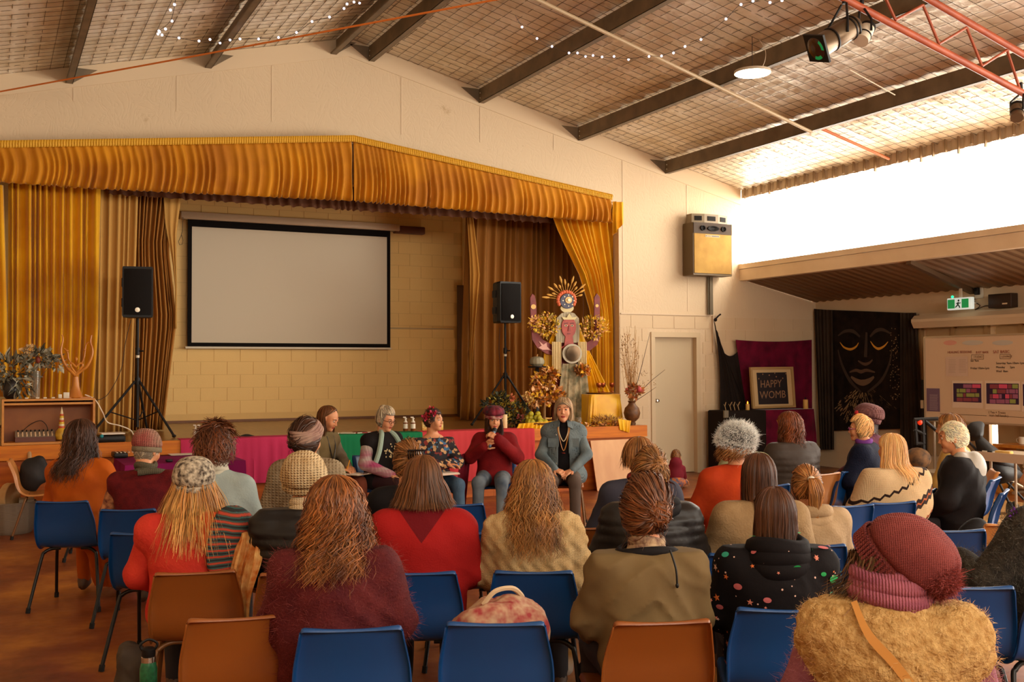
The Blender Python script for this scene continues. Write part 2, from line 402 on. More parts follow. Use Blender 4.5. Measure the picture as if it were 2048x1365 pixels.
ow.box((XO, YK, 0), (XO+0.12, OY0, 2.8)); ow.box((XO, OY1, 0), (XO+0.12, sy[0], 2.8)); ow.box((XO, sy[1], 0), (XO+0.12, YW+T, 2.8))
ow.box((XO, sy[0], 0), (XO+0.12, sy[1], sz0)); ow.box((XO, sy[0], sz1), (XO+0.12, sy[1], 2.8))
ow.box((XO, OY0, 0), (XO+0.12, OY1, OZ0)); ow.box((XO, OY0, OZ1), (XO+0.12, OY1, 2.8))
wr = struct('wall_right', ow, wallm)
wf = MB()
for y in np.linspace(OY0, OY1, 7): wf.box((XO+0.03, y-0.03, OZ0), (XO+0.08, y+0.03, OZ1))
wf.box((XO+0.03, OY0, OZ0), (XO+0.08, OY1, OZ0+0.06)); wf.box((XO+0.03, OY0, OZ1-0.06), (XO+0.08, OY1, OZ1)); struct('window_2', wf, alu)
# ---- sill beam, clerestory, aisle roof
struct('trim_3', MB().box((XR-0.03, YK, 3.068), (XR+0.1, YW, 3.25)).box((XR-0.045, YK, 3.255), (XR+0.1, YW, 3.335)), mat('cream_fascia_paint', (240, 216, 180), 0.45, vary=(230, 204, 166), vscale=2))
def poly_mat():
    m = bpy.data.materials.new('translucent_sheet'); m.use_nodes = True; q = NT(m); out = q.n['Material Output']
    t = q.new('ShaderNodeBsdfTransparent'); tl = q.new('ShaderNodeBsdfTranslucent'); tl.inputs[0].default_value = (0.9, 0.88, 0.84, 1)
    mx = q.new('ShaderNodeMixShader'); mx.inputs[0].default_value = 0.12; q.link(t.outputs[0], mx.inputs[1]); q.link(tl.outputs[0], mx.inputs[2]); q.link(mx.outputs[0], out.inputs[0])
    return m
polym = poly_mat()
ys = np.arange(YK, YW, 0.05); prof = np.array([0, 0.0, 0.03, 0.03])
P = np.array([[(XR+0.04+prof[i % 4], y, z) for z in (3.3, ZE+0.02)] for i, y in enumerate(ys)])
struct('window_1', MB().grid(P), polym)
clere = bpy.data.objects['window_1']
ribm = mat('shaded_sheet_cream', (206, 186, 158), 0.6); ribd = mat('shaded_rib', (150, 124, 92), 0.6)
P = np.array([[(XR+0.02+prof[i % 4]*0.8, y, z) for z in (ZE-0.17, ZE+0.03)] for i, y in enumerate(ys)])
o = MB().grid(P).build('shaded_sheet_top', ribm, clere, smooth=False)  # opaque cream strip standing in for the shaded top of the sheet
rb0 = MB().box((0, -0.009, -0.19), (0.035, 0.009, 0.0)).build('rib', ribd, clere, world=False, smooth=False)  # darker fins, shade along the sheet ribs put into their colour
y = YW-0.12; rb0.location = (XR-0.015, y, ZE)
y -= 0.2
while y > 3:
    o = rb0.copy(); COL.objects.link(o); o.location = (XR-0.015, y, ZE); o.scale = (1, 1, 0.75+0.5*random.random()); y -= 0.2
bracket = MB()
for px_, py_ in ((1545, 690), (1235, 690)): pass
# aisle roof: ribbed sheet running across
soff = mat('brown_roof_sheet', (128, 100, 70), 0.6); ya = np.arange(YK, YW, 0.045); pr = [0, 0, 0.018, 0.018]
P = np.array([[(XR+0.0, y, 3.115-pr[i % 4]), (XO+0.02, y, 2.77-pr[i % 4])] for i, y in enumerate(ya)])
aroof = struct('ceiling_aisle', MB().grid(P, thick=-0.004), soff)
ab_ = at(1815, 515, X=XR)[1]
MB().bar((XR+0.02, ab_, 3.06), (XO, at(1945, 590, X=XO)[1], 2.72), 0.07, 0.07).build('rafter', mat('brown_rafter_paint', (96, 72, 48), 0.6), aroof, smooth=False)
# ---- roof: quilted foil over wire, purlins
def foil_mat():
    m = mat('foil_insulation', (186, 164, 130), 0.4, 0.25); q = NT(m)
    tc = q.new('ShaderNodeTexCoord'); mp = q.new('ShaderNodeMapping'); mp.inputs['Scale'].default_value = (1.0, 2.2, 1.0); q.link(tc.outputs['Object'], mp.inputs[0])
    n = q.new('ShaderNodeTexNoise'); n.inputs['Scale'].default_value = 6; n.inputs['Detail'].default_value = 5; n.inputs['Distortion'].default_value = 0.6; q.link(mp.outputs[0], n.inputs['Vector'])
    bp = q.new('ShaderNodeBump'); bp.inputs['Strength'].default_value = 0.55; bp.inputs['Distance'].default_value = 0.02; q.link(n.outputs['Fac'], bp.inputs['Height']); q.link(bp.outputs[0], q.b.inputs['Normal'])
    r = q.new('ShaderNodeValToRGB'); r.color_ramp.elements[0].position = 0.3; r.color_ramp.elements[1].position = 0.7
    n3 = q.new('ShaderNodeTexNoise'); n3.inputs['Scale'].default_value = 1.1; n3.inputs['Detail'].default_value = 6; q.link(mp.outputs[0], n3.inputs['Vector'])
    r.color_ramp.elements[0].color = (*lin((224, 208, 178)), 1); r.color_ramp.elements[1].color = (*lin((250, 242, 226)), 1)
    q.link(n3.outputs['Fac'], r.inputs[0]); q.link(r.outputs[0], q.b.inputs['Base Color'])
    return m
foil = foil_mat(); wirem = mat('dark_mesh_wire', (92, 72, 48), 0.6, 0.3)
CE = 0.15
ceil_root = None
for side, x1 in ((1, XR+0.3), (-1, XL-0.2)):
    span = abs(x1-XA); nx = int(span/0.05)+1; ya = np.arange(YK-0.1, YW+0.2, 0.075)
    xs = XA+side*np.linspace(0, span, nx)
    XX, YY = np.meshgrid(xs, ya, indexing='ij')
    ZZ = ZA-SL*np.abs(XX-XA)
    puff = 0.02*np.abs(np.sin(PI*(XX-XA)/CE))*np.abs(np.sin(PI*YY/0.3))+0.012*np.abs(np.sin(PI*(XX-XA)/0.9))
    P = np.stack([XX, YY, ZZ-puff-0.008*wob(np.stack([XX, YY, ZZ], -1), 6)], -1)
    if side > 0: P = P[::-1]
    g = MB().grid(P, 0)
    if ceil_root is None: ceil_root = struct('ceiling', g, foil, smooth=True)
    else: g.build('foil_sheet', foil, ceil_root)
    w = MB()
    for x in np.arange(0.1, span, CE):
        X0 = XA+side*x; z = roofz(X0)-0.024
        w.box((X0-0.0022, YK, z), (X0+0.0022, YW, z+0.003))
    for y in np.arange(2.2, YW, CE):
        for k in range(1):
            a = np.array((XA, y, ZA-0.028)); b = np.array((x1, y, roofz(x1)-0.028)); w.bar(a, b, 0.0045, 0.003)
    o = w.build('wire_mesh', wirem, ceil_root, smooth=False); o['kind'] = 'stuff'
def at_roof(px_, py_, off):
    d = _a+(px_-1024)/FPX*_r-(py_-682.5)/FPX*_u; best = None
    for sg in (1, -1):
        t = (ZA-off+sg*SL*XA-CAMH)/(d[2]+sg*SL*d[0]); p = CAM+t*d
        if t > 0 and (p[0]-XA)*sg >= -0.05: best = p
    return best if best is not None else CAM+10*d
purm = mat('dark_purlin', (108, 92, 70), 0.55, vary=(130, 110, 84), vscale=4); boltm = mat('galvanised_bolt', (190, 180, 160), 0.3, 0.8)
def purlin(x, h=0.2, fl=0.075, sg=1, lit=False):
    z = roofz(x)-0.03; s = MB(); t = 0.006
    s.box((x-t/2, YK+0.02, z-h), (x+t/2, YW-0.002, z)); s.box((x-t/2, YK+0.02, z-h), (x-sg*fl if sg < 0 else x+fl, YW-0.002, z-h+t) if sg > 0 else (x+t/2, YW-0.002, z-h+t))
    if sg < 0: s.box((x-fl, YK+0.02, z-h), (x, YW-0.002, z-h+t))
    s.box((x+sg*fl-t/2, YK+0.02, z-h), (x+sg*fl+t/2, YW-0.002, z-h+0.022))
    o = s.build('purlin', purm, ceil_root, smooth=False)
    MB().ell((x-sg*0.008, YW-0.07, z-h*0.35), (0.008, 0.012, 0.012), n=8, m=5).ell((x-sg*0.008, YW-0.07, z-h*0.7), (0.008, 0.012, 0.012), n=8, m=5).build('bolt', boltm, o)
    # triangular cleat plate against the gable
    g = MB().prism([(x-sg*0.28, z-0.0), (x, z), (x, z-h*0.95)], 'y', YW-0.02, YW-0.012); g.build('cleat', purm, o, smooth=False)
PURL = []
for px_, py_, sg in ((145, 152, 1), (422, 117, 1), (672, 85, 1), (737, 95, -1), (957, 183, -1), (1155, 264, -1), (1329, 335, -1)):
    x = at(px_, py_, Y=YW)[0]; PURL.append(x); purlin(x, sg=-sg)
# ---- stage
stm = wood('stage_varnished_board', (210, 118, 8), (188, 98, 6), 0.6, (1.2, 8, 14))
stp = wood('stage_panel', (196, 98, 10), (166, 76, 8), 0.6, (0.8, 4, 9)); std = wood('stage_floorboards', (150, 104, 52), (128, 84, 40), 0.28, (8, 1, 8))
st = struct('floor_stage', MB().box((XL, YW-0.02, ZST-0.1), (SX1-0.01, YB, ZST)).box((XL, YS+0.02, ZST-0.05), (8.235, YW, ZST)), std)
MB().box((XL, YS-0.02, ZST-0.152), (8.24, YS+0.03, ZST+0.004)).build('stage_nosing', stm, st, smooth=False)
for i, x in enumerate(np.arange(XL, 8.2, 1.17)):
    MB().box((x+0.001, YS+0.05, 0), (min(x+1.169, 8.2), YS+0.075, ZST-0.15)).build('stage_panel', stp, st, smooth=False)
MB().box((8.18, YS+0.04, 0), (8.2, YW, ZST-0.05)).build('stage_end_panel', stp, st, smooth=False)
struct('understage_blocker', MB().box((SX0, YW, 0), (SX1, YW+0.1, ZST-0.1)), wallm)  # unseen box, added to stop outside light leaking through the panel gaps
# back wall of the stage in blocks, side returns, lid
backm = mat('stage_wall_paint', (226, 182, 108), 0.6)
blockc = mat('stage_block_paint', (240, 196, 118), 0.55, bump=0.2, bscale=50, bdist=0.004)
wb = struct('wall_back', MB().box((-1.6, YB, ZST-0.1), (9.4, YB+0.12, 5.0)), backm)
b0 = MB().box((0, 0, 0), (0.392, 0.012, 0.192)).build('block', blockc, wb, world=False, smooth=False); bmesh0 = b0.data; bpy.data.objects.remove(b0)
for r_ in range(17):
    z = ZST+0.13+r_*0.2; x = 2.3-(0.2 if r_ % 2 else 0)
    while x < 7.0: block(x, z, YB-0.007, wb); x += 0.4
MB().box((-1.6, YB-0.012, ZST), (9.4, YB, ZST+0.035)).build('skirting', mat('brown_skirting', (118, 72, 34), 0.5), wb, smooth=False)
struct('wall_stage_right', MB().box((7.25, YB-0.02, ZST), (7.33, YB, 5.0)).box((8.95, YW+T, ZST-0.1), (9.05, YB, 5.0)), backm)
struct('wall_stage_left', MB().box((-1.6, YW+T, ZST-0.1), (-1.5, YB, 5.0)), backm)
struct('ceiling_stage', MB().box((-1.6, YW+T, 4.6), (9.05, YB, 4.7)), mat('stage_ceiling_paint', (150, 110, 66), 0.8))
# doorway standing dark at the right of the back wall, and a conduit
dk = struct('door_2', MB().box((at(913, 600, Y=YB)[0], YB-0.03, ZST), (at(913, 600, Y=YB)[0]+0.9, YB-0.02, at(913, 571, Y=YB)[2])), mat('brown_stage_door', (92, 62, 34), 0.5))
cz = at(855, 658, Y=YB)[2]; struct('trim_4', MB().box((at(775, 660, Y=YB)[0], YB-0.03, cz-0.012), (at(906, 660, Y=YB)[0], YB-0.008, cz+0.012)), mat('painted_conduit', (190, 156, 104), 0.5))
# ================================================================== FURNISHINGS
def fold_fn(n, seed, sharp=0.25):
    r = np.random.RandomState(seed); w = r.uniform(0.5, 1.6, n); w = np.cumsum(w)/w.sum(); k = np.concatenate([[0], w])
    am = r.uniform(0.5, 1.0, n+1)
    def f(u):
        ph = np.interp(u, k, np.arange(n+1)); return np.interp(u, k, am)*(np.sin(2*PI*ph)+sharp*np.sin(4*PI*ph+1.0))
    return f
def sheet(xl, xr, zt, zb, y, n, amp, seed, grow=0.6, nv=14, per=9, hem=0.0, side=0.25):
    """hanging folded cloth; xl, xr functions of t (0 top, 1 bottom), zt, zb functions of u"""
    F = fold_fn(n, seed); G = fold_fn(max(2, n//3), seed+5); nu = n*per+1
    u = np.linspace(0, 1, nu)[:, None]; t = np.linspace(0, 1, nv)[None, :]
    A = amp*(1-grow+grow*t)
    X = xl(t)*(1-u)+xr(t)*u + A*side*G(u+0.02*t)
    Z = zt(u)*(1-t)+zb(u)*t + hem*t**6*F(u)
    Yv = y+A*F(u+0.012*np.sin(3*t+seed))+0*t
    return np.stack([X+0*Yv, Yv, Z+0*X], -1)
def C_(v): return lambda t: v+0*t
def L_(*pts):
    a = np.array(pts); return lambda t: np.interp(t, a[:, 0], a[:, 1])
gold = mat('gold_velvet', (226, 166, 16), 0.62, sheen=0.35, vary=(208, 142, 10), vscale=2.5, spec=0.2)
goldd = mat('old_gold_velvet', (206, 136, 16), 0.62, sheen=0.3, vary=(170, 102, 12), vscale=1.5, spec=0.2)
lining = mat('tan_lining', (196, 148, 78), 0.75, spec=0.15); brownc = mat('brown_gold_curtain', (152, 98, 36), 0.6, sheen=0.2, spec=0.2)
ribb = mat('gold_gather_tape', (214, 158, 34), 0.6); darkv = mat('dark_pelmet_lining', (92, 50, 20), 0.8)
def xw(px_, y): return at(px_, 600, Y=y)[0]
def cl(name, lab, m, P, thick=0.004, cat='curtain', grp=None):
    o = MB().grid(P, thick=thick).build(name, m, autos=False); return tag(o, lab, cat, grp)
# pelmet in two halves meeting at a point
YP = 13.43
apx = at(705, 272, Y=YP); lz = at(0, 288, Y=YP)[2]; rz_ = at(1222, 390, Y=YP); hem0, hem1 = at(0, 365, Y=YP)[2], at(1230, 446, Y=YP)[2]
hemA = at(705, 402, Y=YP)[2]; x0 = xw(-60, YP)
P = sheet(C_(x0), C_(apx[0]-0.015), L_((0, lz-0.05), (1, apx[2]-0.06)), L_((0, hem0), (0.3, hem0-0.0), (1, hemA)), YP, 46, 0.05, 3, grow=0.7, hem=0.012)
pel = thing('stage_pelmet', 'gathered gold velvet pelmet running along the top of the stage opening', 'pelmet', (apx[0], YP, hemA))
MB().grid(P, thick=0.004).build('valance_cloth', goldd, pel, autos=False)
P = sheet(C_(apx[0]+0.015), C_(rz_[0]), L_((0, apx[2]-0.06), (1, rz_[2]-0.05)), L_((0, hemA), (1, hem1)), YP, 42, 0.05, 9, grow=0.7, hem=0.012)
MB().grid(P, thick=0.004).build('valance_cloth', goldd, pel, autos=False)
for xa, xb, za, zb in ((x0, apx[0], lz, apx[2]), (apx[0], rz_[0], apx[2], rz_[2])):
    n = 150; u = np.linspace(0, 1, n*4+1)[:, None]; t = np.linspace(0, 1, 7)[None, :]
    X = xa+(xb-xa)*u+0.004*np.sin(2*PI*n*u+6*t); Y = YP-0.045-0.009*np.sin(2*PI*n*u)*np.sin(PI*t*3)**2-0.006*np.sin(PI*t); Z = za+(zb-za)*u-0.085*t
    MB().grid(np.stack([X+0*t, Y+0*t, Z+0*u], -1), thick=0.003).build('gathered_tape', ribb, pel)
MB().box((x0, YP+0.03, lz-0.4), (x0+0.05, YW, lz-0.3)).bar((x0, YP+0.06, lz-0.06), (apx[0], YP+0.06, apx[2]-0.07), 0.03, 0.06).bar((apx[0], YP+0.06, apx[2]-0.07), (rz_[0]+0.12, YP+0.06, rz_[2]-0.08), 0.03, 0.06).build('pelmet_board', mat('pale_board', (210, 190, 160), 0.6), pel, smooth=False)
P = sheet(C_(xw(1225, YP)), C_(xw(1246, YP)), C_(rz_[2]-0.1), L_((0, rz_[2]-0.62), (1, rz_[2]-0.42)), YP-0.02, 2, 0.04, 31); MB().grid(P, thick=0.004).build('loose_end', gold, pel)
lo = at(705, 418, Y=14.0)[2]
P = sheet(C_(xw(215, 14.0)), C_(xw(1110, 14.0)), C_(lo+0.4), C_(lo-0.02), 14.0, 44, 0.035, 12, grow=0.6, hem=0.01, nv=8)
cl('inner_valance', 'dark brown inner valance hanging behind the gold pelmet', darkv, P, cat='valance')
# main curtains and linings
zt = 4.1; zf = ZST+0.015
cl('stage_curtain', 'long gold velvet curtain drawn open at the left of the stage', gold, sheet(C_(xw(14, 13.9)), L_((0, xw(200, 13.9)), (0.6, xw(196, 13.9)), (1, xw(182, 13.9))), C_(zt), C_(zf), 13.9, 12, 0.075, 21, grow=0.2, nv=18), grp=None)
cl('stage_curtain', 'narrow gold curtain end at the far left edge, beside a dark gap', gold, sheet(C_(xw(-50, 13.5)), L_((0, xw(4, 13.5)), (0.6, xw(14, 13.5)), (1, xw(16, 13.5))), C_(3.8), C_(ZST+0.5), 13.5, 3, 0.04, 22, grow=0.2))
cl('lining_curtain', 'flat pale tan curtain behind the left gold curtain', lining, sheet(C_(xw(188, 14.3)), L_((0, xw(275, 14.3)), (1, xw(262, 14.3))), C_(zt), C_(zf), 14.3, 6, 0.045, 23, grow=0.3))
cl('lining_curtain', 'bunched brown tan curtain beside the left of the projection screen', mat('tan_brown_curtain', (172, 118, 56), 0.7, spec=0.15), sheet(C_(xw(258, 14.5)), L_((0, xw(352, 14.5)), (0.25, xw(335, 14.5)), (0.55, xw(353, 14.5)), (1, xw(328, 14.5))), C_(zt), C_(zf), 14.5, 11, 0.07, 24, grow=0.1, nv=18))
cl('lining_curtain', 'turned back pale edge of the left inner curtain near the screen', lining, sheet(L_((0, xw(325, 14.42)), (0.25, xw(330, 14.42)), (0.5, xw(344, 14.42)), (0.7, xw(350, 14.42))), L_((0, xw(362, 14.42)), (0.3, xw(352, 14.42)), (0.5, xw(352, 14.42)), (0.7, xw(353, 14.42))), C_(zt-0.1), C_(2.2), 14.42, 2, 0.03, 25))
cl('stage_curtain', 'brown gold inner curtain hanging behind the altar figure', brownc, sheet(L_((0, xw(934, 14.9)), (1, xw(918, 14.9))), C_(xw(1215, 14.9)), C_(zt), C_(zf), 14.9, 20, 0.07, 26, grow=0.2, nv=16))
cl('lining_curtain', 'pale folded-back edge of the right inner curtain', mat('ochre_lining', (178, 124, 52), 0.7, spec=0.15), sheet(L_((0, xw(934, 14.75)), (0.25, xw(940, 14.75)), (0.5, xw(940, 14.75)), (1, xw(934, 14.75))), L_((0, xw(945, 14.75)), (0.3, xw(960, 14.75)), (0.6, xw(948, 14.75)), (1, xw(936, 14.75))), C_(zt), C_(zf), 14.75, 2, 0.04, 27))
cl('stage_curtain', 'bright gold curtain swept aside at the right end of the stage', gold, sheet(L_((0, xw(1100, 13.85)), (0.12, xw(1118, 13.85)), (0.32, xw(1160, 13.85)), (0.5, xw(1182, 13.85)), (1, xw(1186, 13.85))), L_((0, xw(1238, 13.85)), (1, xw(1237, 13.85))), C_(zt), C_(zf), 13.85, 11, 0.075, 28, grow=0.1, nv=20))
YC = YB-0.12; a0, a1 = at(377, 441, Y=YC), at(781, 694, Y=YC)
scr = thing('projection_screen', 'white pull-down projection screen with black border on the back wall', 'screen', ((a0[0]+a1[0])/2, YC, 2.0))
wx0, wx1, wz0, wz1 = at(384, 453, Y=YC)[0], at(774, 688, Y=YC)[0], at(580, 687, Y=YC)[2], at(580, 464, Y=YC)[2]
MB().box((wx0-0.06, YC+0.004, wz0-0.06), (wx1+0.06, YC+0.008, wz1+0.11)).build('black_border', mat('black_border', (22, 17, 14), 0.8, spec=0.1), scr, smooth=False)
MB().box((wx0, YC, wz0), (wx1, YC+0.004, wz1)).build('screen_fabric', mat('screen_white', (214, 198, 172), 0.85, spec=0.1), scr, smooth=False)
cx0, cx1 = at(360, 437, Y=YC)[0], at(798, 460, Y=YC)[0]; cz0 = at(580, 450, Y=YC)[2]
MB().rbox((cx0, YC-0.06, cz0-0.005), (cx1, YC+0.08, cz0+0.105), 0.02).build('roller_case', mat('screen_case', (206, 178, 144), 0.45), scr)
MB().box((wx0-0.09, YC-0.012, wz0-0.09), (wx1+0.07, YC+0.016, wz0-0.06)).build('bottom_bar', mat('white_bar', (216, 200, 170), 0.4), scr, smooth=False)
tag(MB().rbox((at(790, 458, Y=YC)[0], YC-0.02, cz0-0.03), (at(850, 460, Y=YC)[0], YB, cz0+0.09), 0.02).build('wall_box', mat('brown_box', (104, 58, 34), 0.6)), 'brown timber block on the wall beside the screen case', 'box')
s = MB(); c = at(362, 470, Y=YC-0.08); yy = YC-0.07; s.tube([(c[0]+0.03, yy, cz0+0.01), (c[0]+0.02, yy, c[2]+0.05), (c[0], yy, c[2]-0.02), (c[0]-0.035, yy, c[2]-0.1), (c[0]-0.02, yy, c[2]-0.15), (c[0]+0.02, yy, c[2]-0.14), (c[0]+0.03, yy, c[2]-0.08), (c[0]+0.01, yy, c[2])], 0.005, n=6)
tag(s.build('pull_cord', mat('grey_cord', (120, 96, 64), 0.7)), 'thin looped pull cord hanging by the left of the screen', 'cord')
# ---- loudspeakers on tripod stands
blk = mat('black_plastic', (20, 16, 14), 0.5, spec=0.3); grille = mat('speaker_grille', (20, 15, 12), 0.7, spec=0.15, bump=0.5, bscale=260, bdist=0.002, kind='knit'); badge = mat('silver_badge', (210, 200, 180), 0.3, 0.5)
def pa_speaker(px_, py_, y, foot_py, spk_h, where, hub_py, ang):
    c = at(px_, py_, Y=y); rz = -math.radians(ang); zc = c[2]; xb = c[0]
    t = thing('loudspeaker', 'black stage loudspeaker with round silver badge, %s' % where, 'loudspeaker', (xb, y, zc-spk_h/2), rz)
    w, d = 0.345, 0.33
    s = MB(); R = []
    for z, k in ((0, 0.94), (0.02, 1.0), (spk_h-0.02, 1.0), (spk_h, 0.94)):
        R.append([(-w/2*k, -d/2, z), (w/2*k, -d/2, z), (w/2*k, -d/2+0.1, z), (w/2*0.62*k, d/2*k, z), (-w/2*0.62*k, d/2*k, z), (-w/2*k, -d/2+0.1, z)])
    s.loft(R).build('cabinet', blk, t, world=False, smooth=False)
    g = MB(); n = 12; u = np.linspace(-1, 1, n)[:, None]; v = np.linspace(0, 1, 8)[None, :]
    g.grid(np.stack([u*(w/2-0.022)+0*v, -d/2-0.004-0.02*(1-u**2)+0*v, 0.03+v*(spk_h-0.06)+0*u], -1), thick=-0.01).build('grille', grille, t, world=False)
    s = MB().lathe([(0, 0), (0.028, 0), (0.028, 0.006), (0, 0.007)], n=18); V = s.v[0]; s.v[0] = np.stack([V[:, 0], -d/2-0.037-V[:, 2], V[:, 1]+0.085], 1); s.f = [f[:, ::-1] for f in s.f]
    s.build('badge', badge, t, world=False)
    for q in (0.3, 0.7): MB().box((-w/2-0.012, -0.05, spk_h*q-0.05), (-w/2, 0.05, spk_h*q+0.05)).build('side_handle', blk, t, world=False, smooth=False)
    st_ = thing('speaker_stand', 'black tripod stand under the loudspeaker %s' % where, 'speaker stand', (xb, y, ZST))
    top = zc-spk_h/2-0.005; hz = at(px_, hub_py, Y=y)[2]
    MB().tube([(xb, y, ZST+0.12), (xb, y, hz+0.05)], 0.02, 12).tube([(xb, y, hz+0.02), (xb, y, top)], 0.016, 12).build('pole', blk, st_)
    MB().tube([(xb, y, hz-0.04), (xb, y, hz+0.04)], 0.034, 12).build('leg_collar', blk, st_); MB().tube([(xb, y, hz+0.32), (xb, y, hz+0.4)], 0.026, 12).tube([(xb+0.02, y-0.02, hz+0.36), (xb+0.06, y-0.04, hz+0.36)], 0.01, 6).build('clamp', blk, st_)
    MB().tube([(xb, y, hz+0.28), (xb, y, hz+0.31)], 0.022, 10).build('white_tape', mat('white_tape', (220, 206, 180), 0.6), st_)
    for k in range(3):
        a = math.radians(190+120*k+ang*0.3); f = (xb+0.56*math.cos(a), y+0.4*math.sin(a), ZST+0.02)
        l = MB().tube([(xb+0.03*math.cos(a), y+0.03*math.sin(a), hz), f], 0.015, 8).build('leg', blk, st_)
        MB().ell(f, (0.026, 0.026, 0.02), n=8, m=5).build('rubber_foot', blk, l)
        m_ = np.array((xb+0.03*math.cos(a), y+0.03*math.sin(a), hz))*0.45+np.array(f)*0.55
        MB().tube([(xb, y, ZST+0.2), m_], 0.008, 6).build('brace', blk, st_)
pa_speaker(276, 586, 13.25, 870, 0.60, 'at the left beside the tan curtain', 763, 8)
pa_speaker(1010, 606, 13.6, 848, 0.585, 'at the right beside the altar figure', 752, -4)
cb = mat('thin_black_cable', (48, 32, 20), 0.6); wc = mat('white_cable', (222, 206, 180), 0.5)
def pathpx(pts, y): return [at(p[0], p[1], Y=y if len(p) < 3 else p[2]) for p in pts]
def smooth_path(p, n=6):
    p = np.array(p, float); k = len(p); t = np.linspace(0, k-1, (k-1)*n+1); out = []
    for q in t:
        i = min(int(q), k-2); f = q-i; p0, p1, p2, p3 = p[max(i-1, 0)], p[i], p[i+1], p[min(i+2, k-1)]
        out.append(0.5*((2*p1)+(-p0+p2)*f+(2*p0-5*p1+4*p2-p3)*f*f+(-p0+3*p1-3*p2+p3)*f**3))
    return np.array(out)
tag(MB().tube(smooth_path(pathpx([(262, 640), (250, 690), (242, 740), (215, 790), (190, 802)], 13.3)), 0.004, 5).build('speaker_cable', cb), 'thin black cable sagging from the left loudspeaker', 'cable')
tag(MB().tube(smooth_path([at(*p[:2], Y=p[2]) for p in ((170, 790, 12.6), (190, 800, 12.6), (205, 825, 12.6), (215, 845, 12.7), (240, 852, 12.7), (262, 862, 12.7), (270, 880, 12.62))]), 0.007, 6).build('power_cable', wc), 'thick white cable running from the bookcase to the stage floor', 'cable')
tag(MB().tube(smooth_path([at(*p[:2], Y=p[2]) for p in ((1000, 655, 13.7), (998, 700, 13.7), (1002, 760, 13.7), (1000, 820, 13.7))]), 0.004, 5).build('speaker_cable', cb), 'thin black cable hanging under the right loudspeaker', 'cable')
# ---- left end of the stage: low bookcase and what stands on it
wd = wood('honey_pine', (204, 136, 54), (186, 116, 40), 0.4, (1.5, 8, 8)); wdi = wood('bookcase_back', (150, 88, 36), (132, 74, 30), 0.5, (2, 2, 2))
bx0, bx1, by0 = at(3, 893, Y=12.42)[0], at(190, 893, Y=12.42)[0], 12.42; bt = at(100, 798, Y=12.42)[2]
bc = thing('low_bookcase', 'low honey pine bookcase lying open on the left end of the stage', 'bookcase', ((bx0+bx1)/2, by0+0.16, ZST))
MB().box((bx0, by0, ZST+0.005), (bx0+0.022, by0+0.32, bt)).build('side_panel', wd, bc, smooth=False); MB().box((bx1-0.022, by0, ZST+0.005), (bx1, by0+0.32, bt)).build('side_panel', wd, bc, smooth=False)
MB().box((bx0+0.022, by0, bt-0.022), (bx1-0.022, by0+0.32, bt)).build('top_panel', wd, bc, smooth=False)
MB().box((bx0+0.022, by0+0.02, bt-0.065), (bx1-0.022, by0+0.32, bt-0.043)).build('shelf', wd, bc, smooth=False)
MB().box((bx0+0.022, by0, ZST+0.005), (bx1-0.022, by0+0.32, ZST+0.03)).build('bottom_panel', wd, bc, smooth=False)
MB().box((bx0+0.022, by0+0.3, ZST+0.03), (bx1-0.022, by0+0.32, bt-0.022)).build('back_panel', wdi, bc, smooth=False)
def leaves(name, c, r, n, size, mats, parent, seed=0, up=0.3, shape=0.35, droop=0.0, world=True, fill=True):
    rr = np.random.RandomState(seed); s = MB()
    for i in range(n):
        d = rr.normal(size=3); d /= np.linalg.norm(d); p = np.array(c)+d*np.array(r)*rr.uniform(0.35, 1)**0.5
        ax = d*0.8+rr.normal(size=3)*0.5+np.array([0, 0, up-droop]); ax /= np.linalg.norm(ax); sd = np.cross(ax, rr.normal(size=3)); sd /= np.linalg.norm(sd); nn = np.cross(ax, sd)
        L = size*rr.uniform(0.6, 1.3); w = L*shape
        v = [p, p+ax*L*0.4+sd*w/2+nn*w*0.15, p+ax*L-nn*L*0.1, p+ax*L*0.4-sd*w/2+nn*w*0.15, p+ax*L*0.45-nn*w*0.05]
        s.add(v, [(0, 1, 4), (1, 2, 4), (2, 3, 4), (3, 0, 4)], rr.randint(len(mats)))
    o = s.build(name, mats, parent, world=world, smooth=False); o['kind'] = 'stuff'; return o
def stems(name, base, tips, rad, m, parent, seed=0, curve=0.05):
    rr = np.random.RandomState(seed); s = MB()
    for tp in tips:
        b = np.array(base)+rr.normal(size=3)*0.01; tp = np.array(tp); mid = (b+tp)/2+rr.normal(size=3)*curve
        s.tube(smooth_path([b, mid, tp], 5), np.linspace(rad, rad*0.4, 11), 5)
    o = s.build(name, m, parent); o['kind'] = 'stuff'; return o
leafm = [mat('eucalyptus_grey', (128, 120, 98), 0.6), mat('eucalyptus_pale', (172, 164, 140), 0.6), mat('eucalyptus_dark', (78, 74, 56), 0.6)]
gl = bpy.data.materials.new('clear_glass'); gl.use_nodes = True; _b = gl.node_tree.nodes['Principled BSDF']; _b.inputs['Transmission Weight'].default_value = 0.85; _b.inputs['Roughness'].default_value = 0.06; _b.inputs['Base Color'].default_value = (0.85, 0.75, 0.55, 1); _b.inputs['IOR'].default_value = 1.3
YV = 12.58
ev = thing('leafy_arrangement', 'grey green eucalyptus branches spilling from a dark jug on the bookcase', 'plant', (at(20, 790, Y=YV)[0], YV, bt))
MB().lathe([(0.05, 0), (0.075, 0.03), (0.085, 0.1), (0.07, 0.18), (0.05, 0.22), (0.055, 0.24)], (at(22, 790, Y=YV)[0], YV, bt+0.001), 18).build('jug', mat('dark_jug', (36, 26, 22), 0.3), ev)
leaves('foliage', at(22, 742, Y=YV), (0.2, 0.1, 0.14), 150, 0.13, leafm, ev, 3, up=0.1, shape=0.3)
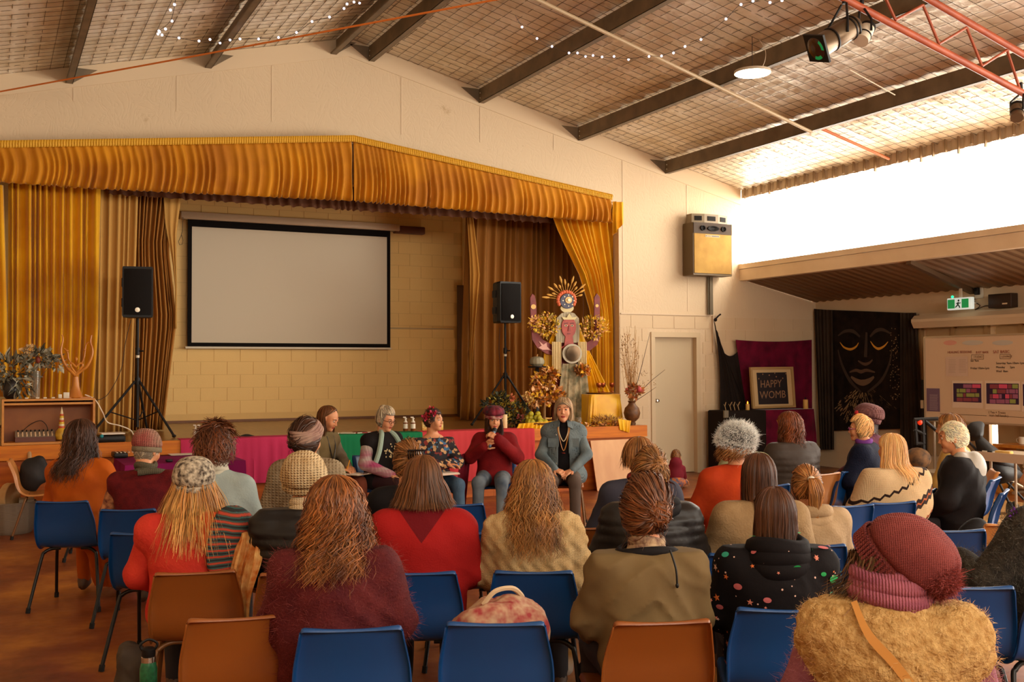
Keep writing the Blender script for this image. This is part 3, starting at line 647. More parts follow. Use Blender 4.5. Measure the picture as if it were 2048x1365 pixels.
leaves('foliage', at(38, 772, Y=YV-0.06), (0.1, 0.05, 0.1), 40, 0.11, leafm, ev, 4, up=-0.8, shape=0.3)
stems('stems', at(22, 785, Y=YV), [at(x, y_, Y=YV) for x, y_ in ((-15, 735), (10, 715), (40, 712), (60, 735), (0, 765))], 0.005, leafm[2], ev, 2)
gv = thing('flower_arrangement', 'tall glass vase of dried grey leaves and cream flowers on the bookcase', 'flowers', (at(70, 790, Y=YV)[0], YV, bt))
MB().lathe([(0.045, 0), (0.05, 0.005), (0.056, 0.3), (0.052, 0.3), (0.046, 0.012), (0, 0.01)], (at(70, 790, Y=YV)[0], YV, bt+0.001), 20, cap=False).build('glass_vase', gl, gv)
leaves('foliage', at(72, 716, Y=YV), (0.2, 0.09, 0.07), 130, 0.1, leafm, gv, 5, up=0.2, shape=0.4)
leaves('foliage', at(108, 728, Y=YV), (0.1, 0.06, 0.06), 50, 0.07, leafm+[mat('silver_leaf', (190, 182, 158), 0.5)], gv, 6, up=0, shape=0.6)
leaves('flower_heads', at(54, 698, Y=YV-0.05), (0.05, 0.03, 0.03), 30, 0.045, [mat('cream_petal', (224, 184, 128), 0.6)], gv, 7, shape=0.7)
MB().ell(at(76, 720, Y=YV-0.08), (0.025, 0.025, 0.04)).build('red_seed_pod', mat('dull_red', (120, 44, 28), 0.6), gv)
stems('stems', (at(70, 785, Y=YV)[0], YV, bt+0.05), [at(x, y_, Y=YV) for x, y_ in ((50, 705), (70, 700), (90, 715), (110, 725), (60, 730))], 0.004, leafm[2], gv, 8)
# carved wooden figure with raised arms that form a heart
YQ = 12.56
cw = wood('carved_timber', (200, 128, 48), (176, 102, 36), 0.3, (4, 4, 2))
fg = thing('wooden_sculpture', 'tall carved wooden figure with long raised arms and a heart cutout', 'sculpture', (at(152, 795, Y=YQ)[0], YQ, bt))
s = MB(); bx, _, _ = at(151, 795, Y=YQ)
s.lathe([(0.075, 0), (0.08, 0.01), (0.06, 0.06), (0.042, 0.13), (0.035, 0.2), (0.03, 0.235)], (bx, YQ, bt+0.001), 18)
def ap(pts, r): s.tube(smooth_path(pathpx(pts, YQ)), r, 8)
ap([(151, 752), (143, 744), (132, 733), (124, 715), (122, 700), (126, 680), (124, 670)], np.linspace(0.02, 0.007, 37))
ap([(151, 752), (160, 744), (174, 733), (183, 715), (185, 700), (181, 685), (183, 671)], np.linspace(0.02, 0.007, 37))
ap([(152, 748), (141, 732), (144, 727), (152, 734), (160, 727), (165, 732), (152, 748)], 0.011)
ap([(143, 728), (137, 718), (135, 705), (128, 697)], 0.008); ap([(163, 728), (168, 716), (170, 703), (172, 690), (178, 684)], 0.008)
s.ell(at(152.5, 719, Y=YQ), (0.016, 0.016, 0.026)); s.ell(at(134, 702, Y=YQ), (0.018, 0.012, 0.012)); s.ell(at(169, 700, Y=YQ), (0.018, 0.012, 0.012))
s.build('carved_figure', cw, fg)
MB().box((at(128, 795, Y=YQ)[0], YQ-0.06, bt+0.0005), (at(182, 795, Y=YQ)[0], YQ+0.06, bt+0.012)).build('plinth', cw, fg, smooth=False)
wht = mat('white_ceramic', (216, 204, 182), 0.4)
for i, (x, y_) in enumerate(((53, 795), (75, 794), (90, 796), (106, 793), (120, 790), (130, 788), (135, 784))):
    c = at(x, y_, Y=12.5); h = 0.015+0.03*(i > 3)+0.02*(i > 4)
    tag(MB().rbox((c[0]-0.018, 12.48, bt+0.002), (c[0]+0.018, 12.52, bt+h), 0.005).build('trinket', wht), ('first', 'second', 'third', 'fourth', 'fifth', 'sixth', 'seventh')[i]+' small white trinket from the left on the bookcase top', 'trinket', 'white trinkets on the bookcase')
# mixer on the shelf
mx0, mx1 = at(30, 880, Y=12.55)[0], at(110, 880, Y=12.55)[0]; zb = ZST+0.032
mixr = thing('audio_mixer', 'small grey audio mixer with knobs inside the bookcase', 'mixer', ((mx0+mx1)/2, 12.55, zb))
MB().box((mx0, 12.47, zb), (mx1, 12.66, zb+0.055)).build('case', mat('mixer_side', (96, 50, 36), 0.5), mixr, smooth=False)
s = MB(); s.add([(mx0, 12.465, zb+0.05), (mx1, 12.465, zb+0.05), (mx1, 12.66, zb+0.115), (mx0, 12.66, zb+0.115), (mx0, 12.66, zb+0.05), (mx1, 12.66, zb+0.05)], [(0, 1, 2, 3), (3, 2, 5, 4), (0, 3, 4), (1, 5, 2), (0, 4, 5, 1)]); s.build('control_panel', mat('mixer_panel', (150, 138, 118), 0.4), mixr, smooth=False)
for i in range(9):
    for j in range(3):
        x = mx0+0.03+i*(mx1-mx0-0.06)/8; MB().tube([(x, 12.495+j*0.06, zb+0.06+j*0.02), (x, 12.485+j*0.06, zb+0.082+j*0.02)], 0.008, 6).build('knob', mat('pale_knob', (226, 190, 150), 0.4) if j < 2 else blk, mixr)
tag(MB().tube(smooth_path(pathpx([(42, 866), (60, 850), (80, 842), (92, 850), (96, 862)], 12.6)), 0.005, 6).build('mixer_lead', cb), 'dark lead arching over the audio mixer', 'cable')
gd = thing('gourd_bottle', 'yellow gourd bottle with a striped pointed neck beside the mixer', 'bottle', (at(123, 885, Y=12.5)[0], 12.5, zb))
gx = at(123, 885, Y=12.5)[0]
MB().lathe([(0.02, 0), (0.055, 0.02), (0.068, 0.06), (0.055, 0.11), (0.03, 0.14)], (gx, 12.5, zb), 18).build('gourd_body', mat('yellow_gourd', (208, 164, 52), 0.4, vary=(180, 132, 32), vscale=20), gd)
s = MB()
for i in range(7): s.lathe([(0.03-0.002*i, 0.14+i*0.022), (0.032-0.002*i, 0.15+i*0.022), (0.03-0.002*i, 0.162+i*0.022)], (gx, 12.5, zb), 14, mi=i % 3)
s.lathe([(0.018, 0.294), (0.008, 0.34), (0.001, 0.37)], (gx, 12.5, zb), 12, mi=1)
s.build('striped_neck', [mat('coral_stripe', (196, 84, 44), 0.4), mat('cream_stripe', (226, 204, 160), 0.4), mat('yellow_stripe', (216, 176, 40), 0.4)], gd)
# baskets, drum and hoop on the floor at the far left
bk = mat('grey_basket', (134, 118, 100), 0.8, bump=0.8, bscale=30, bdist=0.01, kind='wave', stretch=(0.1, 0.1, 6))
fb = at(20, 1066, Z=0); bz = at(20, 1003, D=float((fb-CAM)@_a))[2]
t = thing('woven_basket', 'round grey woven basket on the floor at the left edge', 'basket', fb)
prof = [(0.2, 0), (0.215, 0.02)]+[(0.22+0.03*k/7+(0.004 if k % 2 else 0), 0.04+(bz-0.05)*k/7) for k in range(8)]+[(0.24, bz), (0.225, bz-0.02), (0.2, 0.05), (0, 0.04)]
MB().lathe(prof, (0, 0, 0), 28, cap=False).build('basket_wall', bk, t, world=False)
dr = thing('hand_drum', 'round skin hand drum leaning up inside the grey basket', 'drum', (fb[0]-0.04, fb[1]+0.02, bz-0.12), math.radians(60))
s = MB().lathe([(0, 0), (0.15, 0), (0.155, 0.01), (0.155, 0.07), (0.15, 0.075), (0, 0.076)], n=28); V = s.v[0]; s.v[0] = np.stack([V[:, 0], -V[:, 2], V[:, 1]+0.15], 1); s.f = [f[:, ::-1] for f in s.f]
s.build('drum_shell', mat('drum_skin', (214, 178, 126), 0.55, vary=(190, 146, 92), vscale=6), dr, world=False)
tag(MB().box((fb[0]+0.08, fb[1]-0.1, bz-0.06), (fb[0]+0.22, fb[1]+0.12, bz+0.02)).build('folded_cloth', mat('grey_cloth', (170, 158, 138), 0.8)), 'pale folded cloth sticking out of the grey basket', 'cloth')
bgc = at(66, 1000, Y=11.85); V, F = snet(lambda P: smin(ell(P, (0, 0, 0.13), (0.14, 0.12, 0.15)), ell(P, (0.05, 0, 0.27), (0.07, 0.08, 0.09)), 0.06)+0.03*wob(P, 18), (-0.2, -0.2, -0.03), (0.2, 0.2, 0.42), 0.016)
tag(MB().add(V+np.array([bgc[0], bgc[1], 0.45]), F).build('dark_bag', mat('black_bag', (28, 22, 20), 0.7), None), 'black bag slumped on the tan chair at the left', 'bag')
# ---- cloths hung over the stage edge, and the magenta covered table
def front_cloth(lab, m, xa, xb, bot, seed, top=0.25):
    z1 = at((xa+xb)/2, bot, Y=YS-0.05)[2]; X0, X1 = at(xa, 880, Y=YS-0.05)[0], at(xb, 880, Y=YS-0.05)[0]
    n = 60; u = np.linspace(0, 1, n)[:, None]; F = fold_fn(7, seed)
    rows = []
    for k, (y, z, w) in enumerate([(YS+top, ZST+0.012, 0), (YS+0.02, ZST+0.013, 0), (YS-0.028, ZST+0.008, 0.1), (YS-0.036, ZST-0.03, 0.4)]+[(YS-0.04, ZST-0.03-(ZST-0.03-z1)*q, 0.5+0.5*q) for q in np.linspace(0.15, 1, 8)]):
        rows.append(np.stack([X0+(X1-X0)*u[:, 0], y-abs(0.02*w*F(u[:, 0]))-0.004*w, z+0*u[:, 0]], -1))
    o = MB().grid(np.stack(rows, 1), thick=-0.003).build('draped_cloth', m); return tag(o, lab, 'cloth')
def clothm(n, c, c2): return mat(n, c, 0.8, vary=c2, vscale=1.5, bump=0.4, bscale=7, bdist=0.01, spec=0.15)
front_cloth('hot pink cloth draped over the stage edge left of the green one', clothm('pink_cotton', (196, 52, 92), (178, 44, 78)), 362, 660, 967, 1)
front_cloth('green cloth draped over the stage edge behind the panel', clothm('green_cotton', (24, 118, 72), (18, 104, 62)), 655, 846, 965, 2)
front_cloth('coral red cloth draped over the stage edge behind the speaker', clothm('coral_cotton', (196, 62, 66), (184, 52, 56)), 846, 1070, 962, 3)
mg = clothm('magenta_cotton', (132, 22, 84), (112, 16, 70)); tz = 0.71
p0, p1 = at(236, 922, Z=tz), at(452, 915, Z=tz)
tx0, tx1, ty0, ty1 = p0[0], p1[0]+0.1, 11.05, 12.1
tb = thing('side_table', 'folding table hidden under a magenta cloth at the left of the stage', 'table', ((tx0+tx1)/2, (ty0+ty1)/2, 0))
MB().box((tx0+0.02, ty0+0.02, tz-0.03), (tx1-0.02, ty1-0.02, tz-0.005)).build('table_top', wd, tb, smooth=False)
for x in (tx0+0.1, tx1-0.1):
    for y in (ty0+0.1, ty1-0.1): MB().tube([(x, y, 0), (x, y, tz-0.03)], 0.015, 8).build('leg', blk, tb)
s = MB(); n = 140; th = np.linspace(0, 1, n, endpoint=False); per = []
for q in th:
    L = [(tx1-tx0), (ty1-ty0)]*2; d = q*sum(L)
    if d < L[0]: per.append((tx0+d, ty0))
    elif d < L[0]+L[1]: per.append((tx1, ty0+d-L[0]))
    elif d < 2*L[0]+L[1]: per.append((tx1-(d-L[0]-L[1]), ty1))
    else: per.append((tx0, ty1-(d-2*L[0]-L[1])))
per = np.array(per); ctr = np.array([(tx0+tx1)/2, (ty0+ty1)/2]); F = fold_fn(15, 8); R = []
for k, z in enumerate((tz+0.002, tz, tz-0.05, tz-0.2, tz-0.4, tz-0.6, 0.05)):
    e = max(0, k-1)/5; off = 1+0.03*e+0.05*e*F((th*1.0) % 1)[:, None]*0.6
    R.append(np.c_[ctr+(per-ctr)*(off if k > 1 else (0.99 if k == 0 else 1.0)), np.full(n, z)])
s.loft(R[::-1], cap=True); o = tag(s.build('table_cloth', mg), 'magenta cloth covering the low table of sound gear', 'tablecloth')
zt_ = tz+0.008
def onT(px_, py_): return at(px_, py_, Z=zt_)
def gadget(name, lab, cat, x0, x1, py, dep, h, m, m2=None, rz=0):
    a, b = onT(x0, py), onT(x1, py); t = tag(MB().rbox((a[0], a[1], zt_), (b[0], a[1]+dep, zt_+h), 0.01).build(name, m), lab, cat); return t, a, b
g_, a, b = gadget('effects_box', 'black sound box with sliders on the magenta table', 'mixer', 228, 258, 917, 0.3, 0.05, blk)
for i in range(5): MB().box((a[0]+0.03+i*0.04, a[1]+0.05, zt_+0.05), (a[0]+0.045+i*0.04, a[1]+0.22, zt_+0.056)).build('slider', badge, g_, smooth=False)
gadget('effects_box', 'small black box at the middle of the magenta table', 'box', 345, 372, 905, 0.12, 0.06, blk)
gadget('paper_sheet', 'white sheet of paper on the magenta table', 'paper', 342, 395, 912, 0.25, 0.004, mat('white_paper', (226, 210, 190), 0.7))
gadget('computer_mouse', 'black mouse near the front of the magenta table', 'mouse', 333, 347, 925, 0.08, 0.025, blk)
gadget('socket_strip', 'white power strip with a plug on the magenta table', 'power strip', 330, 360, 900, 0.06, 0.03, wht)
tag(MB().tube(smooth_path([onT(335, 898), onT(345, 893)+[0, 0, .06], onT(365, 896)+[0, 0, .05], onT(380, 900)+[0, 0, .01], onT(392, 903)]), 0.005, 6).build('power_lead', cb), 'black lead curling over the magenta table', 'cable')
# things lying on the stage floor
def onS(px_, py_, dz=0.0): return at(px_, py_, Z=ZST+dz)
a = onS(200, 892); b = onS(258, 888)
o = thing('gear_case', 'flat black equipment case with papers on it on the stage', 'case', (a[0], 12.5, ZST)); MB().rbox((a[0], 12.45, ZST+0.002), (b[0], 12.75, ZST+0.07), 0.015).build('case_body', blk, o); MB().ell((a[0]+0.06, 12.46, ZST+0.07), (0.022, 0.022, 0.022), n=10, m=7).build('blue_cap', mat('teal_cap', (30, 130, 140), 0.4), o)
tag(MB().box((a[0]+0.05, 12.5, ZST+0.085), (b[0]-0.01, 12.72, ZST+0.1), rz=0.1).build('paper_stack', mat('white_paper', (226, 210, 190), 0.7), smooth=False), 'white papers lying on the black equipment case', 'paper')
pump = [(0.024, 0), (0.028, 0.01), (0.028, 0.1), (0.012, 0.12), (0.012, 0.14), (0.018, 0.142), (0.018, 0.15), (0.006, 0.152), (0.006, 0.165), (0.001, 0.166)]
for i, (x, y_, sc, lab) in enumerate(((391, 878, 0.9, 'left white pump bottle near the stage speaker, behind the pink cloth'), (399, 878, 0.9, 'right white pump bottle near the stage speaker, behind the pink cloth'), (811, 865, 1.1, 'left amber pump bottle on the stage edge behind the green cloth'), (826, 865, 1.1, 'right amber pump bottle on the stage edge behind the green cloth'))):
    c = onS(x, y_); c[1] = max(c[1], YS+0.12); t = thing('pump_bottle', lab, 'bottle', (at(x, y_, Y=c[1])[0], c[1], ZST+0.014), 0, None, sc)
    MB().lathe(pump[:3], n=14).build('bottle_body', mat('amber_bottle', (120, 64, 30), 0.2) if i > 1 else mat('pale_bottle', (206, 170, 140), 0.3), t, world=False)
    MB().lathe([(0.0285, 0.03), (0.0288, 0.03), (0.0288, 0.085), (0.0285, 0.085)], n=14).build('bottle_label', wht, t, world=False); MB().lathe(pump[2:], n=12).box((-0.03, -0.006, 0.155), (0.005, 0.006, 0.165)).build('pump_head', wht, t, world=False)
for i, (x, y_, w, h, c_) in enumerate(((838, 862, 0.09, 0.12, (196, 130, 40)), (877, 862, 0.05, 0.11, (206, 160, 60)))):
    c = onS(x, y_); tag(MB().rbox((c[0]-w/2, YS+0.2, ZST+0.014), (c[0]+w/2, YS+0.24, ZST+0.014+h), 0.004).build('small_packet', mat('packet%s' % 'ab'[i], c_, 0.5, vary=(220, 200, 120), vscale=30)), ('orange printed packet standing behind the pump bottles' if i == 0 else 'small yellow packet behind the woman with red hair flowers'), 'packet')
for i, (x, y_) in enumerate(((690, 868), (705, 866), (722, 868), (745, 866), (660, 870))):
    c = onS(x, y_); tag(MB().box((c[0]-0.1, YS+0.06, ZST+0.014), (c[0]+0.08, YS+0.2, ZST+0.026), rz=0.3*i-0.5).build('pamphlet', mat('pamphlet%d' % (i % 2), ((210, 190, 160), (170, 60, 50))[i % 2], 0.6), smooth=False), ('second', 'third', 'fourth', 'fifth', 'first')[i]+' loose pamphlet from the left on the stage edge above the green cloth', 'pamphlet', 'pamphlets on the stage edge')
for i, (x, w, h, lab) in enumerate(((1002, 0.05, 0.12, 'shorter cream pillar candle behind the woman with the microphone'), (1013, 0.075, 0.18, 'larger cream pillar candle at the left of the denim shirt'))):
    c = at(x, 856, Y=YS+0.13); t = thing('pillar_candle', lab, 'candle', (c[0], YS+0.13+0.06*i, ZST+0.014)); MB().lathe([(w*0.48, 0), (w/2, 0.004), (w/2, h*0.98), (w*0.46, h), (w*0.3, h-0.008), (0, h-0.01)], n=18).build('wax', mat('cream_wax', (226, 192, 140), 0.5), t, world=False)
    MB().tube([(0, 0, h-0.012), (0.002, 0, h+0.008)], 0.002, 5).build('wick', blk, t, world=False)
tag(MB().lathe([(0.09, 0), (0.1, 0.01), (0.04, 0.03), (0.02, 0.035), (0, 0.036)], (onS(490, 874)[0], 12.62, ZST+0.001), 10).build('dark_dish', blk), 'dark flat dish on the stage beyond the pink cloth', 'dish')
# plywood sheet leaning on the stage
p0, p1 = at(1182, 981, Z=0), at(1257, 976, Z=0); zt0 = at(1172, 882, Y=YS-0.025)[2]
s = MB(); a = np.array([p0[0], YS-0.17, 0.003]); xr_ = a[0]+0.78; top = zt0
s.loft([[(a[0], YS-0.17, 0.003), (xr_, YS-0.17, 0.003), (xr_, YS-0.155, 0.003), (a[0], YS-0.155, 0.003)], [(a[0]-0.03, YS-0.045, top), (xr_-0.03, YS-0.045, top), (xr_-0.03, YS-0.03, top), (a[0]-0.03, YS-0.03, top)]])
tag(s.build('plywood_sheet', wood('pale_plywood', (222, 166, 108), (206, 146, 90), 0.4, (2, 2, 0.7)), smooth=False), 'pale square plywood sheet leaning against the stage front', 'board')
# ---- altar: painted plywood figure and its offerings
YF = 12.95
def pp(pts, y=YF): return [(at(x, y_, Y=y)[0], at(x, y_, Y=y)[2]) for x, y_ in pts]
mar = mat('maroon_paint', (128, 40, 30), 0.55, vary=(108, 32, 28), vscale=12); facem = mat('terracotta_face', (172, 62, 38), 0.5, vary=(150, 50, 34), vscale=14)
fig = thing('painted_figure', 'life size painted plywood goddess figure with raised arms on the stage', 'statue', (at(1137, 850, Y=YF)[0], YF, ZST))
def cut(name, pts, m, dy=0.0, th=0.02, par=fig): return MB().prism(pp(pts), 'y', YF+dy-th/2, YF+dy+th/2).build(name, m, par, smooth=False)
cut('arm', [(1060, 596), (1064, 588), (1069, 592), (1072, 610), (1073, 640), (1074, 664), (1085, 680), (1104, 690), (1110, 712), (1092, 708), (1074, 696), (1064, 680), (1061, 650)], mar)
cut('arm', [(1188, 596), (1193, 587), (1199, 595), (1199, 640), (1202, 668), (1194, 690), (1176, 704), (1160, 708), (1164, 690), (1180, 682), (1190, 668), (1188, 640)], mar)
def disc(name, cx, cy, r, m, dy, th=0.02, n=24, ry=None, par=fig):
    return cut(name, [(cx+r*math.cos(a), cy-(ry or r)*math.sin(a)) for a in np.linspace(0, 2*PI, n, endpoint=False)], m, dy, th, par)
hair = mat('grey_painted_hair', (136, 120, 92), 0.6, bump=0.6, bscale=12, stretch=(6, 1, 0.6), vary=(178, 164, 132), vscale=8)
cut('painted_hair', [(1111, 686), (1110, 650), (1113, 636), (1122, 627), (1134, 624), (1147, 627), (1156, 637), (1158, 652), (1157, 686)], hair, -0.012)
disc('face', 1135, 655, 14.5, facem, -0.03, ry=21); cut('neck', [(1129, 668), (1142, 668), (1145, 692), (1160, 698), (1112, 698), (1126, 692)], facem, -0.028)
for dx in (-6, 6):
    disc('eye_white', 1135+dx, 652, 3.0, mat('eye_white', (216, 196, 140), 0.4), -0.044, 0.004, 12, 1.8); disc('pupil', 1135+dx, 652, 1.4, blk, -0.048, 0.004, 10)
    cut('eyebrow', [(1135+dx-4, 647), (1135+dx+4, 646.4), (1135+dx+4, 647.4), (1135+dx-4, 648)], blk, -0.044, 0.004)
cut('nose', [(1134.3, 652), (1136.2, 652), (1138, 663), (1132.8, 663)], mat('nose_shade', (140, 44, 28), 0.5), -0.044, 0.01); disc('mouth', 1135, 668, 3.4, mat('mouth_red', (118, 26, 24), 0.5), -0.044, 0.006, 12, 1.3)
cut('forehead_star', [(1120, 634), (1130, 636), (1135, 627), (1141, 636), (1151, 634), (1147, 640), (1124, 640)], mat('cream_paint', (204, 184, 128), 0.5), -0.046, 0.008)
disc('moon_crescent', 1133, 617, 13, mat('cream_paint', (204, 184, 128), 0.5), -0.01, ry=9); disc('crown_disc', 1133, 603, 15, mat('navy_paint', (44, 38, 66), 0.45), -0.03)
disc('crown_rosette', 1134, 601, 7, mat('gold_rosette', (206, 170, 96), 0.4), -0.045, 0.01, 10); disc('crown_boss', 1134, 601, 3, mat('pearl', (236, 220, 180), 0.3), -0.055, 0.02)
for a in np.linspace(0, 2*PI, 8, endpoint=False): disc('crown_dot', 1134+11*math.cos(a), 602-11*math.sin(a), 1.3, mat('pearl', (236, 220, 180), 0.3), -0.044, 0.006, 8)
corm = mat('coral_flower', (214, 104, 62), 0.6)
for a in np.linspace(-0.5, PI+0.5, 15): MB().ell(at(1133+17*math.cos(a), 601-17*math.sin(a), Y=YF-0.03), (0.028, 0.022, 0.028), n=8, m=6).build('crown_flower', corm, fig)
whm = mat('dry_wheat', (206, 154, 68), 0.7)
for i, a in enumerate(np.linspace(math.radians(18), math.radians(172), 15)):
    L = 34+8*((i*7) % 3); c0 = at(1133+16*math.cos(a), 600-16*math.sin(a), Y=YF-0.01); c1 = at(1133+L*math.cos(a), 600-L*math.sin(a)*(1.0 if i < 11 else .8), Y=YF-0.02); mm = c0*0.45+c1*0.55
    MB().tube([c0, mm], 0.004, 5).tube([mm, mm*0.6+c1*0.4, c1*0.8+mm*0.2, c1], [0.008, 0.017, 0.012, 0.002], 6).build('wheat_stalk', whm, fig)
disc('palm_sun', 1066, 614, 5, mat('gold_paint', (214, 166, 70), 0.4), -0.013, 0.006, 12); disc('palm_moon', 1193, 612, 3.2, mat('gold_paint', (214, 166, 70), 0.4), -0.013, 0.006, 12)
cut('dove', [(1076, 682), (1086, 690), (1092, 686), (1093, 694), (1104, 703), (1094, 700), (1084, 700), (1076, 696), (1082, 692)], mat('pale_pink_paint', (206, 150, 132), 0.5), -0.014, 0.006)
kn = mat('cream_knit', (214, 186, 132), 0.8, bump=0.8, bscale=60, bdist=0.006, kind='knit')
for a, b, z1 in ((1104, 1122, 748), (1156, 1173, 728)):
    y = YF-0.05; X0, X1 = at(a, 700, Y=y)[0], at(b, 700, Y=y)[0]; MB().grid(sheet(C_(X0), C_(X1), C_(at(a, 684, Y=y)[2]), C_(at(a, z1, Y=y)[2]), y, 4, 0.012, a), thick=0.004).build('knitted_shawl', kn, fig)
skm = mat('floral_brocade', (96, 92, 62), 0.65, vary=(172, 150, 112), vscale=11, detail=5)
X0, X1 = at(1121, 740, Y=YF)[0], at(1167, 740, Y=YF)[0]; Xb0, Xb1 = at(1104, 850, Y=YF)[0], at(1180, 850, Y=YF)[0]
MB().grid(sheet(L_((0, X0), (1, Xb0)), L_((0, X1), (1, Xb1)), C_(at(1140, 728, Y=YF)[2]), C_(ZST+0.01), YF-0.06, 5, 0.025, 61), thick=0.004).build('skirt', skm, fig)
cut('backing_board', [(1118, 684), (1158, 684), (1166, 740), (1176, 842), (1106, 842), (1116, 740)], mar, 0.03)
mr = thing('round_mirror', 'round mirror held at the chest of the painted figure', 'mirror', (at(1139, 708, Y=YF-0.08)[0], YF-0.08, at(1139, 708, Y=YF-0.08)[2]))
disc('mirror_rim', 1139, 708, 19.5, mat('silver_rim', (176, 164, 140), 0.6, 0.2), -0.07, 0.02, 32, par=mr); mgm = mat('mirror_glass', (150, 134, 108), 0.08, 1.0); mc = at(1139, 708, Y=YF); mc[1] = YF-0.1; th = np.linspace(0, 2*PI, 32, endpoint=False)
MB().loft([np.c_[mc[0]+0.112*np.cos(th), mc[1]+0.112*np.sin(th)*-0.16-dy, mc[2]+0.112*np.sin(th)] for dy in (-0.01, 0.012)]).build('mirror_glass', mgm, mr)
yel = mat('yellow_satin', (244, 190, 8), 0.42, sheen=0.2, vary=(228, 162, 6), vscale=4)
def ysheet(name, lab, a0, a1, b0, b1, y, n, amp, seed, par=None):
    """quad by its four image corners: top-left a0, top-right a1, bottom-left b0, bottom-right b1"""
    q = [at(*p, Y=y) for p in (a0, a1, b0, b1)]; F = fold_fn(n, seed); u = np.linspace(0, 1, n*8+1)[:, None, None]; t = np.linspace(0, 1, 16)[None, :, None]
    P = (q[0]*(1-u)+q[1]*u)*(1-t)+(q[2]*(1-u)+q[3]*u)*t; P = np.broadcast_to(P, (u.shape[0], 16, 3)).copy(); P[..., 1] += (amp*F(u[:, :, 0])*(0.4+0.6*t[..., 0]))
    o = MB().grid(P, thick=0.003).build(name, yel, par)
    return tag(o, lab, 'cloth') if lab else o
ysheet('satin_drape', 'yellow satin sweeping from the figure down to the altar table', (1166, 700), (1178, 702), (1170, 790), (1220, 786), YF-0.02, 6, 0.03, 41)
ysheet('satin_drape', 'narrow yellow satin hanging at the left of the painted figure', (1088, 706), (1108, 708), (1084, 800), (1112, 800), YF+0.06, 4, 0.03, 42)
ysheet('satin_drape', 'yellow satin bunched behind the neck of the painted figure', (1112, 650), (1158, 650), (1092, 700), (1178, 700), YF+0.05, 6, 0.03, 43)
# small altar table under yellow cloth
c0, c1 = at(1182, 790, Y=12.62), at(1244, 790, Y=12.62); zt2 = c0[2]
at2 = thing('altar_table', 'small altar table under a yellow satin cloth', 'table', ((c0[0]+c1[0])/2, 12.8, ZST)); MB().box((c0[0]+0.02, 12.64, zt2-0.03), (c1[0]-0.02, 12.96, zt2-0.004)).build('table_top', wd, at2, smooth=False)
for x in (c0[0]+0.04, c1[0]-0.06):
    for y in (12.66, 12.92): MB().box((x, y, ZST), (x+0.025, y+0.025, zt2-0.03)).build('leg', wd, at2, smooth=False)
s = MB(); n = 96; R = []; F = fold_fn(12, 77); th = np.linspace(0, 1, n, endpoint=False)
an = th*2*PI+0.01; sq = np.stack([np.sign(np.cos(an))*np.abs(np.cos(an))**0.25, np.sign(np.sin(an))*np.abs(np.sin(an))**0.25], 1)
cx, cy, hx, hy = (c0[0]+c1[0])/2, 12.8, (c1[0]-c0[0])/2, 0.17
for k, (z, e) in enumerate(((zt2+0.003, 0), (zt2, 0), (zt2-0.06, .1), (zt2-0.18, .5), (ZST+0.1, 0.9), (ZST+0.012, 1.25))):
    w = 1+0.10*e*(1+F(th)*0.8); R.append(np.c_[cx+sq[:, 0]*hx*(w if k > 1 else 0.99+0.01*k), cy+sq[:, 1]*hy*(w if k > 1 else 0.99+0.01*k), np.full(n, z)])
s.loft(R[::-1]); tag(s.build('altar_cloth', yel), 'yellow satin cloth covering the small altar table', 'cloth')
tag(MB().lathe([(0, 0), (0.15, 0), (0.19, 0.012), (0.195, 0.02), (0.18, 0.02), (0.145, 0.008), (0, 0.006)], (cx, cy-0.02, zt2+0.006), 28).build('metal_tray', mat('brass_tray', (176, 120, 64), 0.3, 0.8)), 'oval brass tray on the yellow altar table', 'tray')
gob = [(0.035, 0), (0.03, 0.004), (0.006, 0.012), (0.005, 0.06), (0.012, 0.066), (0.034, 0.085), (0.04, 0.11), (0.036, 0.13), (0.032, 0.13), (0.034, 0.11), (0.01, 0.075)]
for i, (x, lab) in enumerate(((1198, 'leftmost of the copper goblets on the brass tray'), (1209, 'middle copper goblet on the brass tray'), (1224, 'rightmost of the copper goblets on the brass tray'))):
    c = at(x, 780, Y=cy-0.05); t = thing('copper_goblet', lab, 'goblet', (c[0], cy-0.05+0.04*(i % 2), zt2+0.03)); MB().lathe(gob, n=16, cap=False).build('goblet_bowl', mat('copper', (176, 92, 50), 0.3, 0.8), t, world=False)
# vase with dried stalks
c = at(1264, 840, Y=12.5); vx = c[0]
vs = thing('round_vase', 'round brown vase of tall dried stalks at the right end of the stage', 'vase', (vx, 12.5, ZST))
MB().lathe([(0.05, 0), (0.055, 0.03), (0.04, 0.045), (0.06, 0.06), (0.1, 0.1), (0.118, 0.17), (0.1, 0.24), (0.06, 0.28), (0.045, 0.31), (0.06, 0.34), (0.05, 0.34), (0.035, 0.3)], (vx, 12.5, ZST+0.002), 26, cap=False).build('vase_body', mat('coconut_brown', (116, 76, 42), 0.5, vary=(84, 52, 30), vscale=18), vs)
rr = np.random.RandomState(5); tips = [at(1264+rr.uniform(-24, 14), 650+rr.uniform(0, 90), Y=12.5+rr.uniform(-.1, .1)) for _ in range(34)]
stems('dried_stalks', (vx, 12.5, ZST+0.3), tips, 0.004, mat('straw', (176, 132, 76), 0.7), vs, 4, 0.03)
stems('bare_branch', (vx, 12.5, ZST+0.3), [at(1300, 665, Y=12.5), at(1330, 740, Y=12.5), at(1312, 775, Y=12.5)], 0.006, mat('dark_twig', (64, 44, 28), 0.7), vs, 6, 0.02)
stf = [mat('straw', (176, 132, 76), 0.7), mat('dusty_brown', (134, 92, 52), 0.7)]
leaves('seed_heads', at(1258, 712, Y=12.5), (0.14, 0.1, 0.34), 260, 0.035, stf, vs, 9, up=0.6, shape=0.3)
